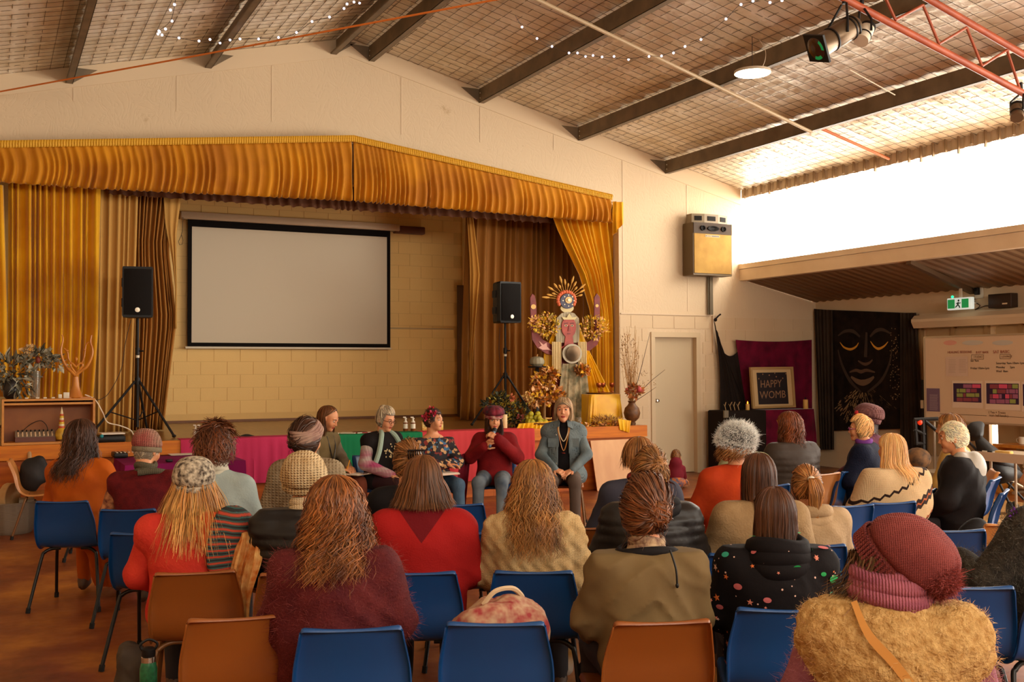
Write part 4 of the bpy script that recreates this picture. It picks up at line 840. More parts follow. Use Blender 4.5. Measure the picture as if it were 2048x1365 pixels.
leaves('seed_heads', at(1290, 760, Y=12.45), (0.16, 0.1, 0.14), 60, 0.04, stf, vs, 10, up=0.2, shape=0.2)
leaves('dried_flowers', at(1268, 783, Y=12.45), (0.12, 0.08, 0.09), 110, 0.07, [mat('dusty_pink', (168, 84, 62), 0.6), mat('dusty_brown', (134, 92, 52), 0.7), mat('dried_orange', (186, 116, 52), 0.7)], vs, 11, shape=0.6)
MB().ell(at(1278, 779, Y=12.38), (0.035, 0.035, 0.04), n=10, m=7).build('pink_bloom', mat('rose_pink', (188, 76, 78), 0.5), vs)
# flower clusters at the arms, foliage mound, bowls
yfl = [mat('yellow_flower', (244, 200, 56), 0.6), mat('olive_leaf', (166, 142, 44), 0.6), mat('peach_flower', (244, 190, 132), 0.6)]
for (cx_, cy_), lab, sd in (((1094, 650), 'yellow and peach flower spray at the left arm of the figure', 1), ((1186, 655), 'yellow green flower spray at the right arm of the figure', 2)):
    c = at(cx_, cy_, Y=YF-0.08); t = thing('flower_spray', lab, 'flowers', c); leaves('blossoms', c, (0.19, 0.08, 0.17), 260, 0.05, yfl, t, sd*13, shape=0.6)
    leaves('blossoms', at(cx_+(-24 if sd == 1 else 22), cy_-2, Y=YF-0.1), (0.09, 0.05, 0.09), 70, 0.05, [yfl[2], yfl[0]], t, sd*14, shape=0.6)
fo = [mat('deep_green_leaf', (52, 56, 30), 0.6), mat('olive_leaf', (140, 112, 34), 0.6), mat('blackish_green', (36, 38, 22), 0.7)]  # three leaf greens picked at random, the last one darkest
c = at(1005, 815, Y=12.85); t = thing('foliage_mound', 'dark green foliage mound with pale roses left of the altar', 'foliage', (c[0], 12.85, ZST))
for (x, y_, r) in ((985, 812, 0.16), (1012, 815, 0.2), (1035, 825, 0.18), (1022, 845, 0.14), (1000, 798, 0.1)): leaves('foliage', at(x, y_, Y=12.85), (r, 0.1, r*0.75), 170, 0.06, fo, t, x, shape=0.5)
for i, (x, y_, cc) in enumerate(((1024, 797, (196, 110, 72)), (1052, 793, (216, 176, 110)), (1041, 836, (156, 76, 66)), (1060, 800, (212, 178, 96)))):
    leaves('rose', at(x, y_, Y=12.7), (0.03, 0.02, 0.03), 26, 0.04, [mat('rose%s' % 'abcd'[i], cc, 0.6)], t, i+40, shape=0.8)
c = at(1085, 800, Y=12.85); t = thing('autumn_bouquet', 'orange and yellow autumn leaf bouquet in front of the figure', 'flowers', (c[0], 12.85, ZST))
au = [mat('autumn_orange', (206, 120, 34), 0.6), mat('autumn_yellow', (226, 172, 44), 0.6), mat('autumn_brown', (132, 80, 34), 0.7), yfl[2]]
for (x, y_, r) in ((1080, 765, 0.13), (1090, 790, 0.18), (1070, 795, 0.14), (1112, 790, 0.12), (1100, 750, 0.1), (1165, 742, 0.07)): leaves('autumn_leaves', at(x, y_, Y=12.82), (r, 0.08, r*0.8), 130, 0.07, au, t, x+3, shape=0.7)
stems('twisted_trunk', (at(1088, 848, Y=12.75)[0], 12.75, ZST), [at(1090, 800, Y=12.75)]*2, 0.02, mat('pale_trunk', (150, 110, 66), 0.7), t, 3, 0.01)
c = at(1070, 848, Y=12.6); bw_ = thing('fruit_bowl', 'wide basket bowl for the green yellow quinces', 'bowl', (c[0], 12.6, ZST)); MB().lathe([(0.08, 0), (0.1, 0.01), (0.2, 0.05), (0.22, 0.07), (0.21, 0.075), (0.18, 0.055), (0.08, 0.02), (0, 0.018)], (c[0], 12.6, ZST+0.002), 24).build('bowl_body', mat('basket_brown', (120, 82, 42), 0.7), bw_)
frm = mat('quince_skin', (196, 178, 46), 0.4, vary=(170, 158, 40), vscale=20); rr = np.random.RandomState(8)
for i in range(24):
    a = rr.uniform(0, 2*PI); q = rr.uniform(0, 1)**0.5; lay = i//11; r = (0.15-0.045*lay)*q
    tag(MB().lathe([(0.002, 0.004), (0.02, 0), (0.036, 0.02), (0.038, 0.038), (0.026, 0.06), (0.008, 0.068), (0.001, 0.06)], (c[0]+r*math.cos(a), 12.6+r*math.sin(a), ZST+0.052+lay*0.052), 10, fn=lambda t_, k: 1+0.05*np.cos(5*t_)).build('quince', frm), 'yellow green quince heaped in the basket bowl left of the altar', 'fruit', 'quinces in the bowl')
c = at(1074, 733, Y=12.98); pd = thing('black_pedestal', 'thin black pedestal stand carrying the pale pumpkin', 'pedestal', (c[0], 12.98, ZST)); MB().box((c[0]-0.02, 12.96, ZST), (c[0]+0.02, 13.0, c[2]-0.02)).box((c[0]-0.1, 12.88, ZST), (c[0]+0.1, 13.08, ZST+0.02)).build('post', blk, pd, smooth=False); MB().lathe([(0.12, 0), (0.13, 0.008), (0.13, 0.02), (0, 0.021)], (c[0], 12.98, c[2]-0.02), 20).build('pedestal_top', blk, pd)
pk = thing('pumpkin', 'pale grey ribbed pumpkin on the black pedestal', 'pumpkin', (c[0], 12.98, c[2]+0.003)); MB().lathe([(0.01, 0.006), (0.06, 0), (0.095, 0.03), (0.1, 0.07), (0.08, 0.115), (0.04, 0.132), (0.012, 0.125)], n=48, fn=lambda t_, k: 1+0.06*np.abs(np.cos(6*t_))).build('pumpkin_body', mat('pumpkin_grey', (150, 140, 112), 0.5), pk, world=False); MB().tube([(0, 0, 0.12), (0.004, 0, 0.15), (0.012, 0, 0.165)], [0.012, 0.009, 0.007], 6).build('stalk', mat('straw', (176, 132, 76), 0.7), pk, world=False)
c = at(1215, 838, Y=12.5); t = thing('wheat_sheaf', 'sheaf of dried wheat and grasses lying on the stage edge', 'wheat', (c[0], 12.5, ZST)); leaves('wheat_ears', (c[0], 12.5, ZST+0.06), (0.24, 0.08, 0.05), 220, 0.1, [whm, stf[1], stf[0]], t, 90, up=0.2, shape=0.16)
c = at(1195, 848, Y=12.45); t = thing('fallen_leaves', 'golden leaves and petals scattered along the stage edge', 'leaves', (c[0], 12.45, ZST), 0); t['kind'] = 'stuff'; leaves('leaf_litter', (c[0], 12.47, ZST+0.015), (0.42, 0.08, 0.012), 200, 0.06, au, t, 91, up=0, shape=0.7)
ysheet('satin_scarf', 'crumpled yellow satin scarf on the stage edge beside the candle', (1038, 848), (1110, 842), (1034, 858), (1108, 858), 12.42, 8, 0.03, 44)
ysheet('satin_scarf', 'yellow satin tail hanging over the stage edge by the vase', (1236, 838), (1262, 842), (1240, 860), (1258, 866), 12.33, 3, 0.02, 45)
c = at(1177, 848, Y=12.4); t = thing('glass_jar', 'small glass jar with a pink candle in front of the figure', 'jar', (c[0]-0.1, 12.5, ZST)); MB().lathe([(0.04, 0.002), (0.045, 0.01), (0.045, 0.12), (0.04, 0.13), (0.038, 0.12), (0.038, 0.01)], n=16, cap=False).build('jar_glass', gl, t, world=False); MB().lathe([(0.035, 0.012), (0.035, 0.06), (0, 0.062)], n=14).build('candle_wax', mat('peach_wax', (206, 120, 80), 0.5), t, world=False)
tag(MB().lathe([(0.05*(1 if k % 2 else 0.35), 0) for k in range(2)]+[(0.02, 0.012)], at(1190, 840, Y=12.42)*np.array([1, 1, 0])+np.array([0, 0, ZST+0.01]), 10, fn=lambda t_, k: 1+0.45*np.cos(5*t_)).build('gold_star', mat('gold_paint', (214, 166, 70), 0.4)), 'gold starfish shape lying on the stage edge', 'ornament')
# ================================================================== WALL SPEAKER, DRAPES, PICTURES
RX = Matrix(((0, 0, -1), (-1, 0, 0), (0, 1, 0)))       # lettering on a plane that faces the hall from the right
RY = Matrix(((1, 0, 0), (0, 0, -1), (0, 1, 0)))        # lettering on a plane that faces the audience
YW2 = YW-0.3
c0, c1 = at(1386, 462, Y=YW2), at(1464, 553, Y=YW2)
ws = thing('wall_speaker', 'large old wall loudspeaker with tan grille cloth on a pole', 'loudspeaker', ((c0[0]+c1[0])/2, YW2+0.12, c1[2]))
X0, X1, Z0 = c0[0], c1[0], c1[2]; Z1 = at(1425, 447, Y=YW2)[2]; Zp = at(1425, 469, Y=YW2)[2]
MB().box((X0, YW2, Z0), (X1, YW-0.04, Z1)).build('cabinet', mat('speaker_wood', (98, 78, 46), 0.5), ws, smooth=False)
MB().box((X0+0.015, YW2-0.012, Z0+0.03), (X1-0.02, YW2-0.002, Zp)).build('grille_cloth', mat('tan_grille_cloth', (176, 136, 62), 0.8, vary=(160, 120, 52), vscale=5, bump=0.5, bscale=160, bdist=0.003, kind='knit'), ws, smooth=False)
MB().box((X0+0.005, YW2-0.014, Zp+0.004), (X1-0.005, YW2-0.002, Z1-0.004)).build('horn_panel', mat('dark_horn_panel', (62, 46, 32), 0.6, spec=0.2), ws, smooth=False)
zc = (Zp+Z1)/2; xm = (X0+X1)/2
for dx, w in ((-0.2, 0.045), (0, 0.11), (0.2, 0.045)):
    s = MB(); n = 16; th = np.linspace(0, 2*PI, n, endpoint=False)
    for k, (e, y) in enumerate(((1, -0.014), (1, -0.035), (0.8, -0.035), (0.5, -0.01))): s.loft([np.c_[xm+dx+np.cos(th)*w*e, np.full(n, YW2+y), zc+np.sin(th)*0.045*e]]) if False else None
    R = [np.c_[xm+dx+np.cos(th)*w*e, np.full(n, YW2+y), zc+np.sin(th)*0.042*e] for e, y in ((1, -0.013), (1.0, -0.035), (0.8, -0.035), (0.45, -0.016))]
    s.loft(R); s.build('horn', mat('black_horn', (22, 17, 13), 0.7, spec=0.15), ws)
s = MB().box((X0+0.22, YW2-0.018, Zp-0.05), (X1-0.25, YW2-0.012, Zp-0.015)); nm = s.build('name_badge', mat('badge_plate', (196, 156, 90), 0.3), ws, smooth=False)
MB().box((X0+0.228, YW2-0.0195, Zp-0.044), (X1-0.258, YW2-0.017, Zp-0.021)).build('badge_inset', mat('badge_dark', (70, 52, 32), 0.4), ws, smooth=False)
text('badge_lettering', 'Etone', 0.034, (X0+0.25, YW2-0.02, Zp-0.042), RY, mat('badge_plate', (196, 156, 90), 0.3), ws, sx=1.2)
h0, h1 = at(1388, 446, Y=YW2)[0], at(1459, 446, Y=YW2)[0]; hz = at(1425, 429, Y=YW2)[2]
hb = thing('horn_array', 'angled tweeter box standing on top of the wall loudspeaker', 'tweeter box', ((h0+h1)/2, YW2+0.1, Z1))
hp = [(h0, YW2+0.2), (h0+0.0, YW2+0.06), (h0+0.2, YW2), (h1-0.22, YW2), (h1, YW2+0.06), (h1, YW2+0.2)]
MB().prism(hp, 'z', Z1+0.004, hz).build('box_body', mat('grey_box', (128, 110, 82), 0.5), hb, smooth=False)
for a, b in ((1, 2), (2, 3), (3, 4)):
    pa, pb = np.array(hp[a]), np.array(hp[b]); d = pb-pa; nrm = np.array([d[1], -d[0]])/np.linalg.norm(d)
    q0, q1 = pa+d*0.22, pa+d*0.78; MB().bar((*((q0)+nrm*0.004), (Z1+hz)/2), (*((q1)+nrm*0.004), (Z1+hz)/2), 0.01, (hz-Z1)*0.5).build('horn', mat('black_horn', (22, 17, 13), 0.7, spec=0.15), hb, smooth=False)
px0 = at(1422, 600, Y=YW-0.06)
MB().box((px0[0]-0.03, YW-0.075, 2.5), (px0[0]+0.03, YW-0.045, Z0)).box((px0[0]-0.05, YW-0.05, 2.5), (px0[0]-0.03, YW-0.03, Z0)).build('mounting_pole', mat('grey_steel', (120, 108, 88), 0.4, 0.5), ws, smooth=False)
bd = mat('black_drape', (34, 26, 22), 0.85, spec=0.1); YD = YW-0.08
def quadcloth(name, lab, m, tl, tr, bl, br, y, n, amp, seed, sag=0.0, par=None, thick=0.004, curve=0.0, cat='drape'):
    q = [at(*p, Y=y) for p in (tl, tr, bl, br)]; F = fold_fn(n, seed); u = np.linspace(0, 1, n*8+1)[:, None, None]; t = np.linspace(0, 1, 14)[None, :, None]
    P = (q[0]*(1-u)+q[1]*u)*(1-t)+(q[2]*(1-u)+q[3]*u)*t; P = np.broadcast_to(P, (u.shape[0], 14, 3)).copy()
    P[..., 2] -= sag*4*u[..., 0]*(1-u[..., 0])*(1-t[..., 0]); P[..., 1] -= 0.01+amp*(1+F(u[:, :, 0]))*(0.3+0.7*t[..., 0])*0.5
    P[..., 0] += curve*np.sin(PI*t[..., 0])*(1-u[..., 0])
    o = MB().grid(P, thick=thick).build(name, m, par); return tag(o, lab, cat) if lab else o
bdr = thing('black_drape', 'black cloth knotted to the wall and hung between the door and the magenta drape', 'drape', at(1450, 820, Y=YD))
quadcloth('drape_cloth', None, bd, (1426, 641), (1446, 706), (1437, 825), (1496, 825), YD, 4, 0.05, 51, par=bdr, curve=0.05)
quadcloth('drape_cloth', None, bd, (1444, 703), (1480, 694), (1468, 825), (1500, 825), YD+0.01, 3, 0.04, 52, sag=0.11, par=bdr)
MB().ell(at(1431, 640, Y=YD-0.02), (0.03, 0.025, 0.03), n=8, m=6).tube([at(1430, 640, Y=YD-0.02), at(1436, 633, Y=YD-0.03), at(1441, 629, Y=YD)], 0.013, 6).build('knot', bd, bdr)
# low black amplifier-like case and table under the drape
t0 = at(1438, 822, Y=13.2); t1 = at(1512, 826, Y=13.2)
dt = thing('draped_table', 'black cloth covered table below the black drape', 'table', ((t0[0]+t1[0])/2, 13.25, 0))
MB().rbox((t0[0], 13.0, 0.0), (t1[0]+0.05, 13.5, t0[2]), 0.03).build('table_cover', bd, dt); MB().box((t0[0]-0.06, 12.99, t0[2]-0.1), (t0[0]+0.02, 13.02, t0[2]+0.01)).build('metal_corner', mat('grey_steel', (120, 108, 88), 0.4, 0.5), dt, smooth=False)
for i, x in enumerate((1452, 1462, 1470, 1478)):
    c = at(x, 822, Y=13.2); t = thing('antler_twig', 'pale forked twig standing on the black draped table', 'twig', (c[0], 13.2, t0[2]), 0, 'pale twigs on the black table')
    MB().tube([(c[0], 13.2, t0[2]), (c[0]-0.02, 13.2, t0[2]+0.07), (c[0]+0.02*(i % 2), 13.2, t0[2]+0.13)], 0.006, 5).tube([(c[0]-0.02, 13.2, t0[2]+0.06), (c[0]-0.05, 13.19, t0[2]+0.1)], 0.004, 5).build('twig_stem', mat('bone', (176, 142, 96), 0.6), t)
mv = mat('magenta_velvet', (112, 14, 46), 0.7, sheen=0.25, vary=(82, 8, 34), vscale=5, detail=6, spec=0.1, bump=0.4, bscale=5, bdist=0.02)
quadcloth('magenta_drape', 'magenta velvet cloth pinned to the wall behind the framed picture', mv, (1470, 680), (1622, 680), (1492, 828), (1622, 828), YD, 7, 0.03, 53, sag=0.03)
mt0, mt1 = at(1500, 822, Y=13.1), at(1632, 820, Y=13.1)
mt = thing('shrine_table', 'low table under dark magenta velvet holding the framed picture', 'table', ((mt0[0]+mt1[0])/2, 13.3, 0)); Zm = mt0[2]
MB().box((mt0[0]+0.05, 13.12, Zm-0.04), (mt1[0]-0.05, 13.5, Zm-0.01)).build('table_top', wd, mt, smooth=False)
for x in (mt0[0]+0.08, mt1[0]-0.12):
    for y in (13.14, 13.44): MB().box((x, y, 0), (x+0.04, y+0.04, Zm-0.04)).build('leg', wd, mt, smooth=False)
s = MB(); n = 96; th = np.linspace(0, 2*PI, n, endpoint=False); F = fold_fn(14, 5); cx, cy, hx, hy = (mt0[0]+mt1[0])/2, 13.31, (mt1[0]-mt0[0])/2, 0.21
sq = np.stack([np.sign(np.cos(th))*np.abs(np.cos(th))**0.2, np.sign(np.sin(th))*np.abs(np.sin(th))**0.2], 1); R = []
for z, e in ((Zm+0.002, -0.3), (Zm, 0), (Zm-0.1, 0.2), (Zm-0.4, 0.7), (0.02, 1)): w = 1+(0.05*e*(1+F(th/(2*PI))) if e > 0 else e*0.03); R.append(np.c_[cx+sq[:, 0]*hx*w, cy+sq[:, 1]*hy*w, np.full(n, z)])
s.loft(R[::-1]); s.build('velvet_cover', mv, mt)
fc = at(1545, 779, Y=13.3); rf = thing('framed_picture', 'framed dark poster with a pale mount and ornamental letters on the magenta velvet', 'picture', (fc[0], 13.3, Zm))
def fq(x, y, d=0.0): return at(x, y, Y=13.3-d)
def quad(name, pts, m, y0, y1, par): return MB().prism([(fq(*p)[0], fq(*p)[2]) for p in pts], 'y', y0, y1).build(name, m, par, smooth=False)
oc, ic = [(1498.5, 735), (1584, 734), (1589.5, 815), (1504, 818)], [(1502.5, 739.5), (1580, 738.5), (1585.5, 811), (1508, 813.5)]
for k in range(4):
    a, b, c_, d = oc[k], oc[(k+1) % 4], ic[(k+1) % 4], ic[k]; quad('frame_side', [a, b, c_, d], mat('pale_oak_frame', (176, 142, 92), 0.4), 13.27, 13.31, rf)
quad('mount_board', ic, mat('mount_board', (206, 176, 128), 0.7), 13.29, 13.3, rf)
pc = [(1512, 746), (1571.5, 745), (1576, 808), (1516.5, 809.5)]; quad('poster', pc, mat('poster_black', (34, 24, 26), 0.6), 13.283, 13.289, rf)
pm = mat('poster_line', (150, 112, 82), 0.6)
b0_ = fq(1517, 776); text('poster_lettering', 'HAPPY', 0.17, (b0_[0]+0.02, 13.28, b0_[2]+0.0), RY @ Matrix.Rotation(0.02, 3, 'Z'), pm, rf, sx=0.85)
b0_ = fq(1517, 798); text('poster_lettering', 'WOMB', 0.17, (b0_[0]+0.01, 13.28, b0_[2]), RY @ Matrix.Rotation(0.02, 3, 'Z'), pm, rf, sx=0.98)
for x, y_ in ((1516, 758), (1524, 749), (1537, 751), (1548, 747), (1564, 757), (1570, 748), (1551, 754)): MB().ell((fq(x, y_)[0], 13.281, fq(x, y_)[2]), (0.012, 0.002, 0.012), n=6, m=4).build('poster_star', pm, rf)
for i, (x, lab) in enumerate(((1497, 'lit tea candle at the left of the framed picture'), (1613, 'cream pillar candle at the right of the framed picture'))):
    c = at(x, 818, Y=13.15); h = (0.1, 0.15)[i]; t = thing('candle', lab, 'candle', (c[0], 13.17, Zm+0.003)); MB().lathe([(0.03+0.01*i, 0), (0.032+0.01*i, 0.003), (0.03+0.01*i, h), (0, h-0.004)], n=14).build('wax', mat('candle_cream', (220, 172, 96), 0.5), t, world=False)
    MB().lathe([(0.004, h), (0.012, h+0.015), (0.008, h+0.03), (0.001, h+0.045)], n=8).build('flame' if i == 0 else 'wick', mat('flame', (255, 150, 40), 0.5, emit=(255, 140, 40), estr=4) if i == 0 else blk, t, world=False, )
# sheet with the painted face on the outer wall
XC = XO-0.06
def oq(x, y, d=0.0): return at(x, y, X=XC-d)
fcl = thing('painted_banner', 'large black cloth painted with a closed-eyed face, on the aisle wall', 'banner', oq(1730, 850))
dkc = mat('charcoal_drape', (58, 46, 36), 0.85, spec=0.1, vary=(44, 34, 28), vscale=3); bkp = mat('banner_black', (24, 19, 17), 0.85, spec=0.1, vary=(40, 30, 24), vscale=6, detail=7)
def xcloth(name, m, tl, tr, bl, br, d, n, amp, seed, par):
    q = [oq(*p, d) for p in (tl, tr, bl, br)]; F = fold_fn(n, seed); u = np.linspace(0, 1, n*8+1)[:, None, None]; t = np.linspace(0, 1, 10)[None, :, None]
    P = (q[0]*(1-u)+q[1]*u)*(1-t)+(q[2]*(1-u)+q[3]*u)*t; P = np.broadcast_to(P, (u.shape[0], 10, 3)).copy(); P[..., 0] += amp*F(u[:, :, 0])*(0.5+0.5*t[..., 0])
    return MB().grid(P, thick=0.004).build(name, m, par)
xcloth('side_drape', dkc, (1628, 618), (1665, 621), (1640, 900), (1668, 900), 0.03, 5, 0.03, 61, fcl)
xcloth('side_drape', dkc, (1800, 626), (1832, 626), (1800, 905), (1850, 905), 0.03, 5, 0.035, 62, fcl)
xcloth('banner_cloth', bkp, (1655, 620), (1810, 626), (1658, 862), (1802, 858), 0.0, 6, 0.008, 63, fcl)
fp = [mat('face_line_grey', (112, 88, 68), 0.7), mat('lash_gold', (222, 158, 50), 0.5), mat('lip_brown', (92, 70, 54), 0.7), mat('cheek_shade', (62, 49, 40), 0.8)]
def stroke(name, pts, w, m, d=0.014):
    """a painted line: a flat ribbon of varying width on the cloth"""
    p = smooth_path([oq(x, y, d) for x, y in pts], 4); n = len(p); ww = np.interp(np.linspace(0, 1, n), np.linspace(0, 1, len(w)), w)
    t = np.gradient(p, axis=0); t[:, 0] = 0; t /= np.linalg.norm(t, axis=1)[:, None]; s_ = np.stack([0*t[:, 0], -t[:, 2], t[:, 1]], 1)
    P = np.stack([p+s_*ww[:, None]/2, p-s_*ww[:, None]/2], 1); return MB().grid(P, thick=-0.002 if False else 0).build(name, m, fcl)
stroke('painted_lashes', [(1680, 685), (1688, 695), (1701, 699), (1712, 694), (1717, 686)], (0.01, 0.03, 0.04, 0.03, 0.01), fp[1]); stroke('painted_lashes', [(1741, 683), (1748, 693), (1757, 698), (1768, 693), (1776, 684)], (0.01, 0.03, 0.04, 0.03, 0.01), fp[1])
stroke('painted_lips', [(1699, 745), (1712, 741), (1722, 744), (1733, 741), (1750, 745)], (0.02, 0.05, 0.06, 0.05, 0.02), fp[2]); stroke('painted_lips', [(1702, 754), (1714, 763), (1726, 766), (1738, 762), (1748, 754)], (0.03, 0.08, 0.1, 0.08, 0.03), fp[0])
stroke('painted_nose', [(1733, 665), (1732, 690), (1731, 715)], (0.04, 0.06, 0.07), fp[3]); stroke('painted_nose', [(1716, 722), (1724, 727), (1731, 729), (1739, 726), (1745, 720)], (0.02, 0.04, 0.05, 0.04, 0.02), fp[2])
stroke('painted_brow', [(1676, 672), (1690, 663), (1706, 663), (1720, 674)], (0.02, 0.05, 0.06, 0.03), fp[3]); stroke('painted_brow', [(1740, 674), (1752, 662), (1766, 660), (1782, 668)], (0.03, 0.06, 0.05, 0.02), fp[3])
stroke('painted_cheek', [(1676, 700), (1684, 730), (1700, 762), (1722, 785)], (0.02, 0.05, 0.06, 0.03), fp[3]); stroke('painted_cheek', [(1784, 698), (1778, 730), (1762, 762), (1735, 785)], (0.02, 0.04, 0.05, 0.03), fp[3])
rr = np.random.RandomState(3); s = MB()
for i in range(230):
    a = rr.uniform(math.radians(215), math.radians(325)); r0 = rr.uniform(20, 85); L = rr.uniform(3, 9); cx, cy = 1728, 765
    x, y_ = cx+r0*math.cos(a)*0.9, cy-r0*math.sin(a)
    if y_ > 850: continue
    p = oq(x, y_, 0.013); q = oq(x+L*math.cos(a)*0.9, y_-L*math.sin(a), 0.013); w = np.array([0, 0.004, 0.004]); s.add([p-w, p+w, q+w, q-w], [(0, 1, 2, 3)])
for i in range(90):
    x, y_ = rr.uniform(1780, 1800), rr.uniform(655, 800); p = oq(x, y_, 0.013); w = rr.uniform(0.004, 0.012); s.add([p+[0, -w, 0], p+[0, 0, w], p+[0, w, 0], p+[0, 0, -w]], [(0, 1, 2, 3)])
o = s.build('paint_flecks', mat('fleck_cream', (156, 128, 88), 0.7), fcl, smooth=False); o['kind'] = 'stuff'
# roller shutter box, posts, window wall, exit sign, black box, small sensor
rz0, rz1 = oq(1850, 657)[2], at(1850, 632, X=XO)[2]; ya_ = at(1826, 640, X=XO-0.2)[1]
rs = thing('roller_shutter', 'long cream roller shutter housing above the whiteboard', 'roller shutter', (XO-0.1, ya_-1.8, rz0))
pr_ = [(XO-0.0, rz1), (XO-0.17, rz1), (XO-0.24, rz1-0.06), (XO-0.24, rz0+0.09), (XO-0.19, rz0), (XO, rz0)]
MB().prism([(x, z) for x, z in pr_], 'y', ya_-4.0, ya_).build('shutter_housing', mat('cream_shutter', (214, 190, 156), 0.4), rs, smooth=False)
MB().box((XO-0.05, ya_-4.0, rz1), (XO-0.01, ya_+0.02, rz1+0.03)).build('fixing_rail', trimm, rs, smooth=False)
for i, x in enumerate((1840, 1905, 1972, 2040)):
    y0 = oq(x, 700)[1]; MB().box((XO-0.06, y0-0.03, 0.1), (XO-0.001, y0+0.03, rz0)).build('window_post', mat('bronze_post', (150, 118, 78), 0.4), rs, smooth=False)
MB().box((XO-0.03, ya_-4.0, 0.35), (XO-0.012, sy[0]-0.02, rz0-0.02)).box((XO-0.03, sy[1]+0.02, 0.35), (XO-0.012, ya_-0.1, rz0-0.02)).build('shutter_curtain', mat('beige_blind', (168, 138, 98), 0.6), rs, smooth=False)
bp0, bp1 = at(1847, 760, X=XO-0.3), at(1849, 905, X=XO-0.3)
bp = thing('black_pole', 'slim black upright pole with a white tag beside the banner', 'pole', (bp0[0], bp0[1], 0)); MB().tube([(bp0[0], bp0[1], 0), (bp0[0], bp0[1], bp0[2])], 0.035, 10).build('pole_tube', blk, bp); MB().box((bp0[0]-0.04, bp0[1]-0.025, 1.05), (bp0[0]-0.03, bp0[1]+0.025, 1.17)).build('white_tag', wht, bp, smooth=False)
e0, e1 = at(1894, 621, X=XO-0.35), at(1942, 594, X=XO-0.35)
ex = thing('exit_sign', 'green and white illuminated exit sign under the aisle roof', 'exit sign', (XO-0.3, (e0[1]+e1[1])/2, e0[2]))
yl, yr, zl, zh = e0[1], e1[1], e0[2], e1[2]; xs_ = XO-0.35
MB().rbox((xs_, yr, zl), (xs_+0.07, yl, zh), 0.01).build('sign_box', mat('sign_white', (226, 236, 226), 0.4, emit=(226, 240, 230), estr=0.5), ex)
MB().box((xs_+0.03, (yl+yr)/2-0.02, zh-0.01), (xs_+0.05, (yl+yr)/2+0.02, 2.9)).box((xs_+0.07, (yl+yr)/2-0.02, (zl+zh)/2), (XO, (yl+yr)/2+0.02, (zl+zh)/2+0.03)).build('bracket', wht, ex, smooth=False)
gm = mat('sign_green', (16, 130, 66), 0.4, emit=(16, 140, 70), estr=0.6); W_ = yl-yr
for a, b in ((0.04, 0.33), (0.62, 0.9)): MB().box((xs_-0.004, yl-W_*b, zl+0.02), (xs_-0.001, yl-W_*a, zh-0.02)).build('green_panel', gm, ex, smooth=False)
def rq(u, v): return (xs_-0.006, yl-W_*u, zl+(zh-zl)*v)
s = MB(); s.tube([rq(0.49, 0.62), rq(0.47, 0.42)], 0.012, 6).tube([rq(0.47, 0.42), rq(0.42, 0.3), rq(0.37, 0.2)], 0.008, 5).tube([rq(0.47, 0.42), rq(0.52, 0.3), rq(0.55, 0.15)], 0.008, 5).tube([rq(0.49, 0.6), rq(0.43, 0.52), rq(0.4, 0.55)], 0.006, 5).tube([rq(0.49, 0.6), rq(0.55, 0.52), rq(0.58, 0.58)], 0.006, 5).ell(rq(0.5, 0.76), (0.006, 0.016, 0.016), n=8, m=5)
s.build('running_figure', mat('figure_black', (20, 60, 36), 0.5), ex); MB().ell((xs_+0.02, yl-0.08, zh+0.02), (0.02, 0.02, 0.02), n=8, m=5).build('green_lamp', mat('green_led', (40, 220, 140), 0.4, emit=(40, 240, 150), estr=2), ex)
k0, k1 = at(1976, 617, X=XO-0.15), at(2022, 586, X=XO-0.15); bb = thing('wall_amplifier', 'black box speaker mounted right of the exit sign', 'loudspeaker', (XO-0.1, (k0[1]+k1[1])/2, k0[2]))
MB().rbox((XO-0.15, k1[1], k0[2]), (XO-0.01, k0[1], k1[2]), 0.01).build('box_case', mat('dark_brown_box', (52, 36, 26), 0.5), bb); MB().box((XO-0.154, k1[1]+0.06, k0[2]+0.04), (XO-0.15, k1[1]+0.14, k0[2]+0.06)).build('maker_plate', badge, bb, smooth=False)
c = at(1957, 583, X=XO-0.03); o = thing('wall_socket', 'small white wall box with a black plug right of the exit sign', 'socket', (XO-0.02, c[1], c[2]-0.1)); MB().rbox((XO-0.03, c[1]-0.07, c[2]-0.1), (XO-0.002, c[1]+0.07, c[2]+0.08), 0.01).build('socket_plate', wht, o); MB().rbox((XO-0.09, c[1]-0.03, c[2]-0.05), (XO-0.03, c[1]+0.03, c[2]+0.05), 0.01).build('plug', blk, o)
tag(MB().tube(smooth_path([at(x, y_, X=XO-0.02) for x, y_ in ((1957, 592), (1948, 602), (1960, 612), (1950, 620), (1972, 612), (1985, 616))]), 0.006, 5).build('wall_cable', cb), 'tangled dark cable on the wall under the white wall box', 'cable')
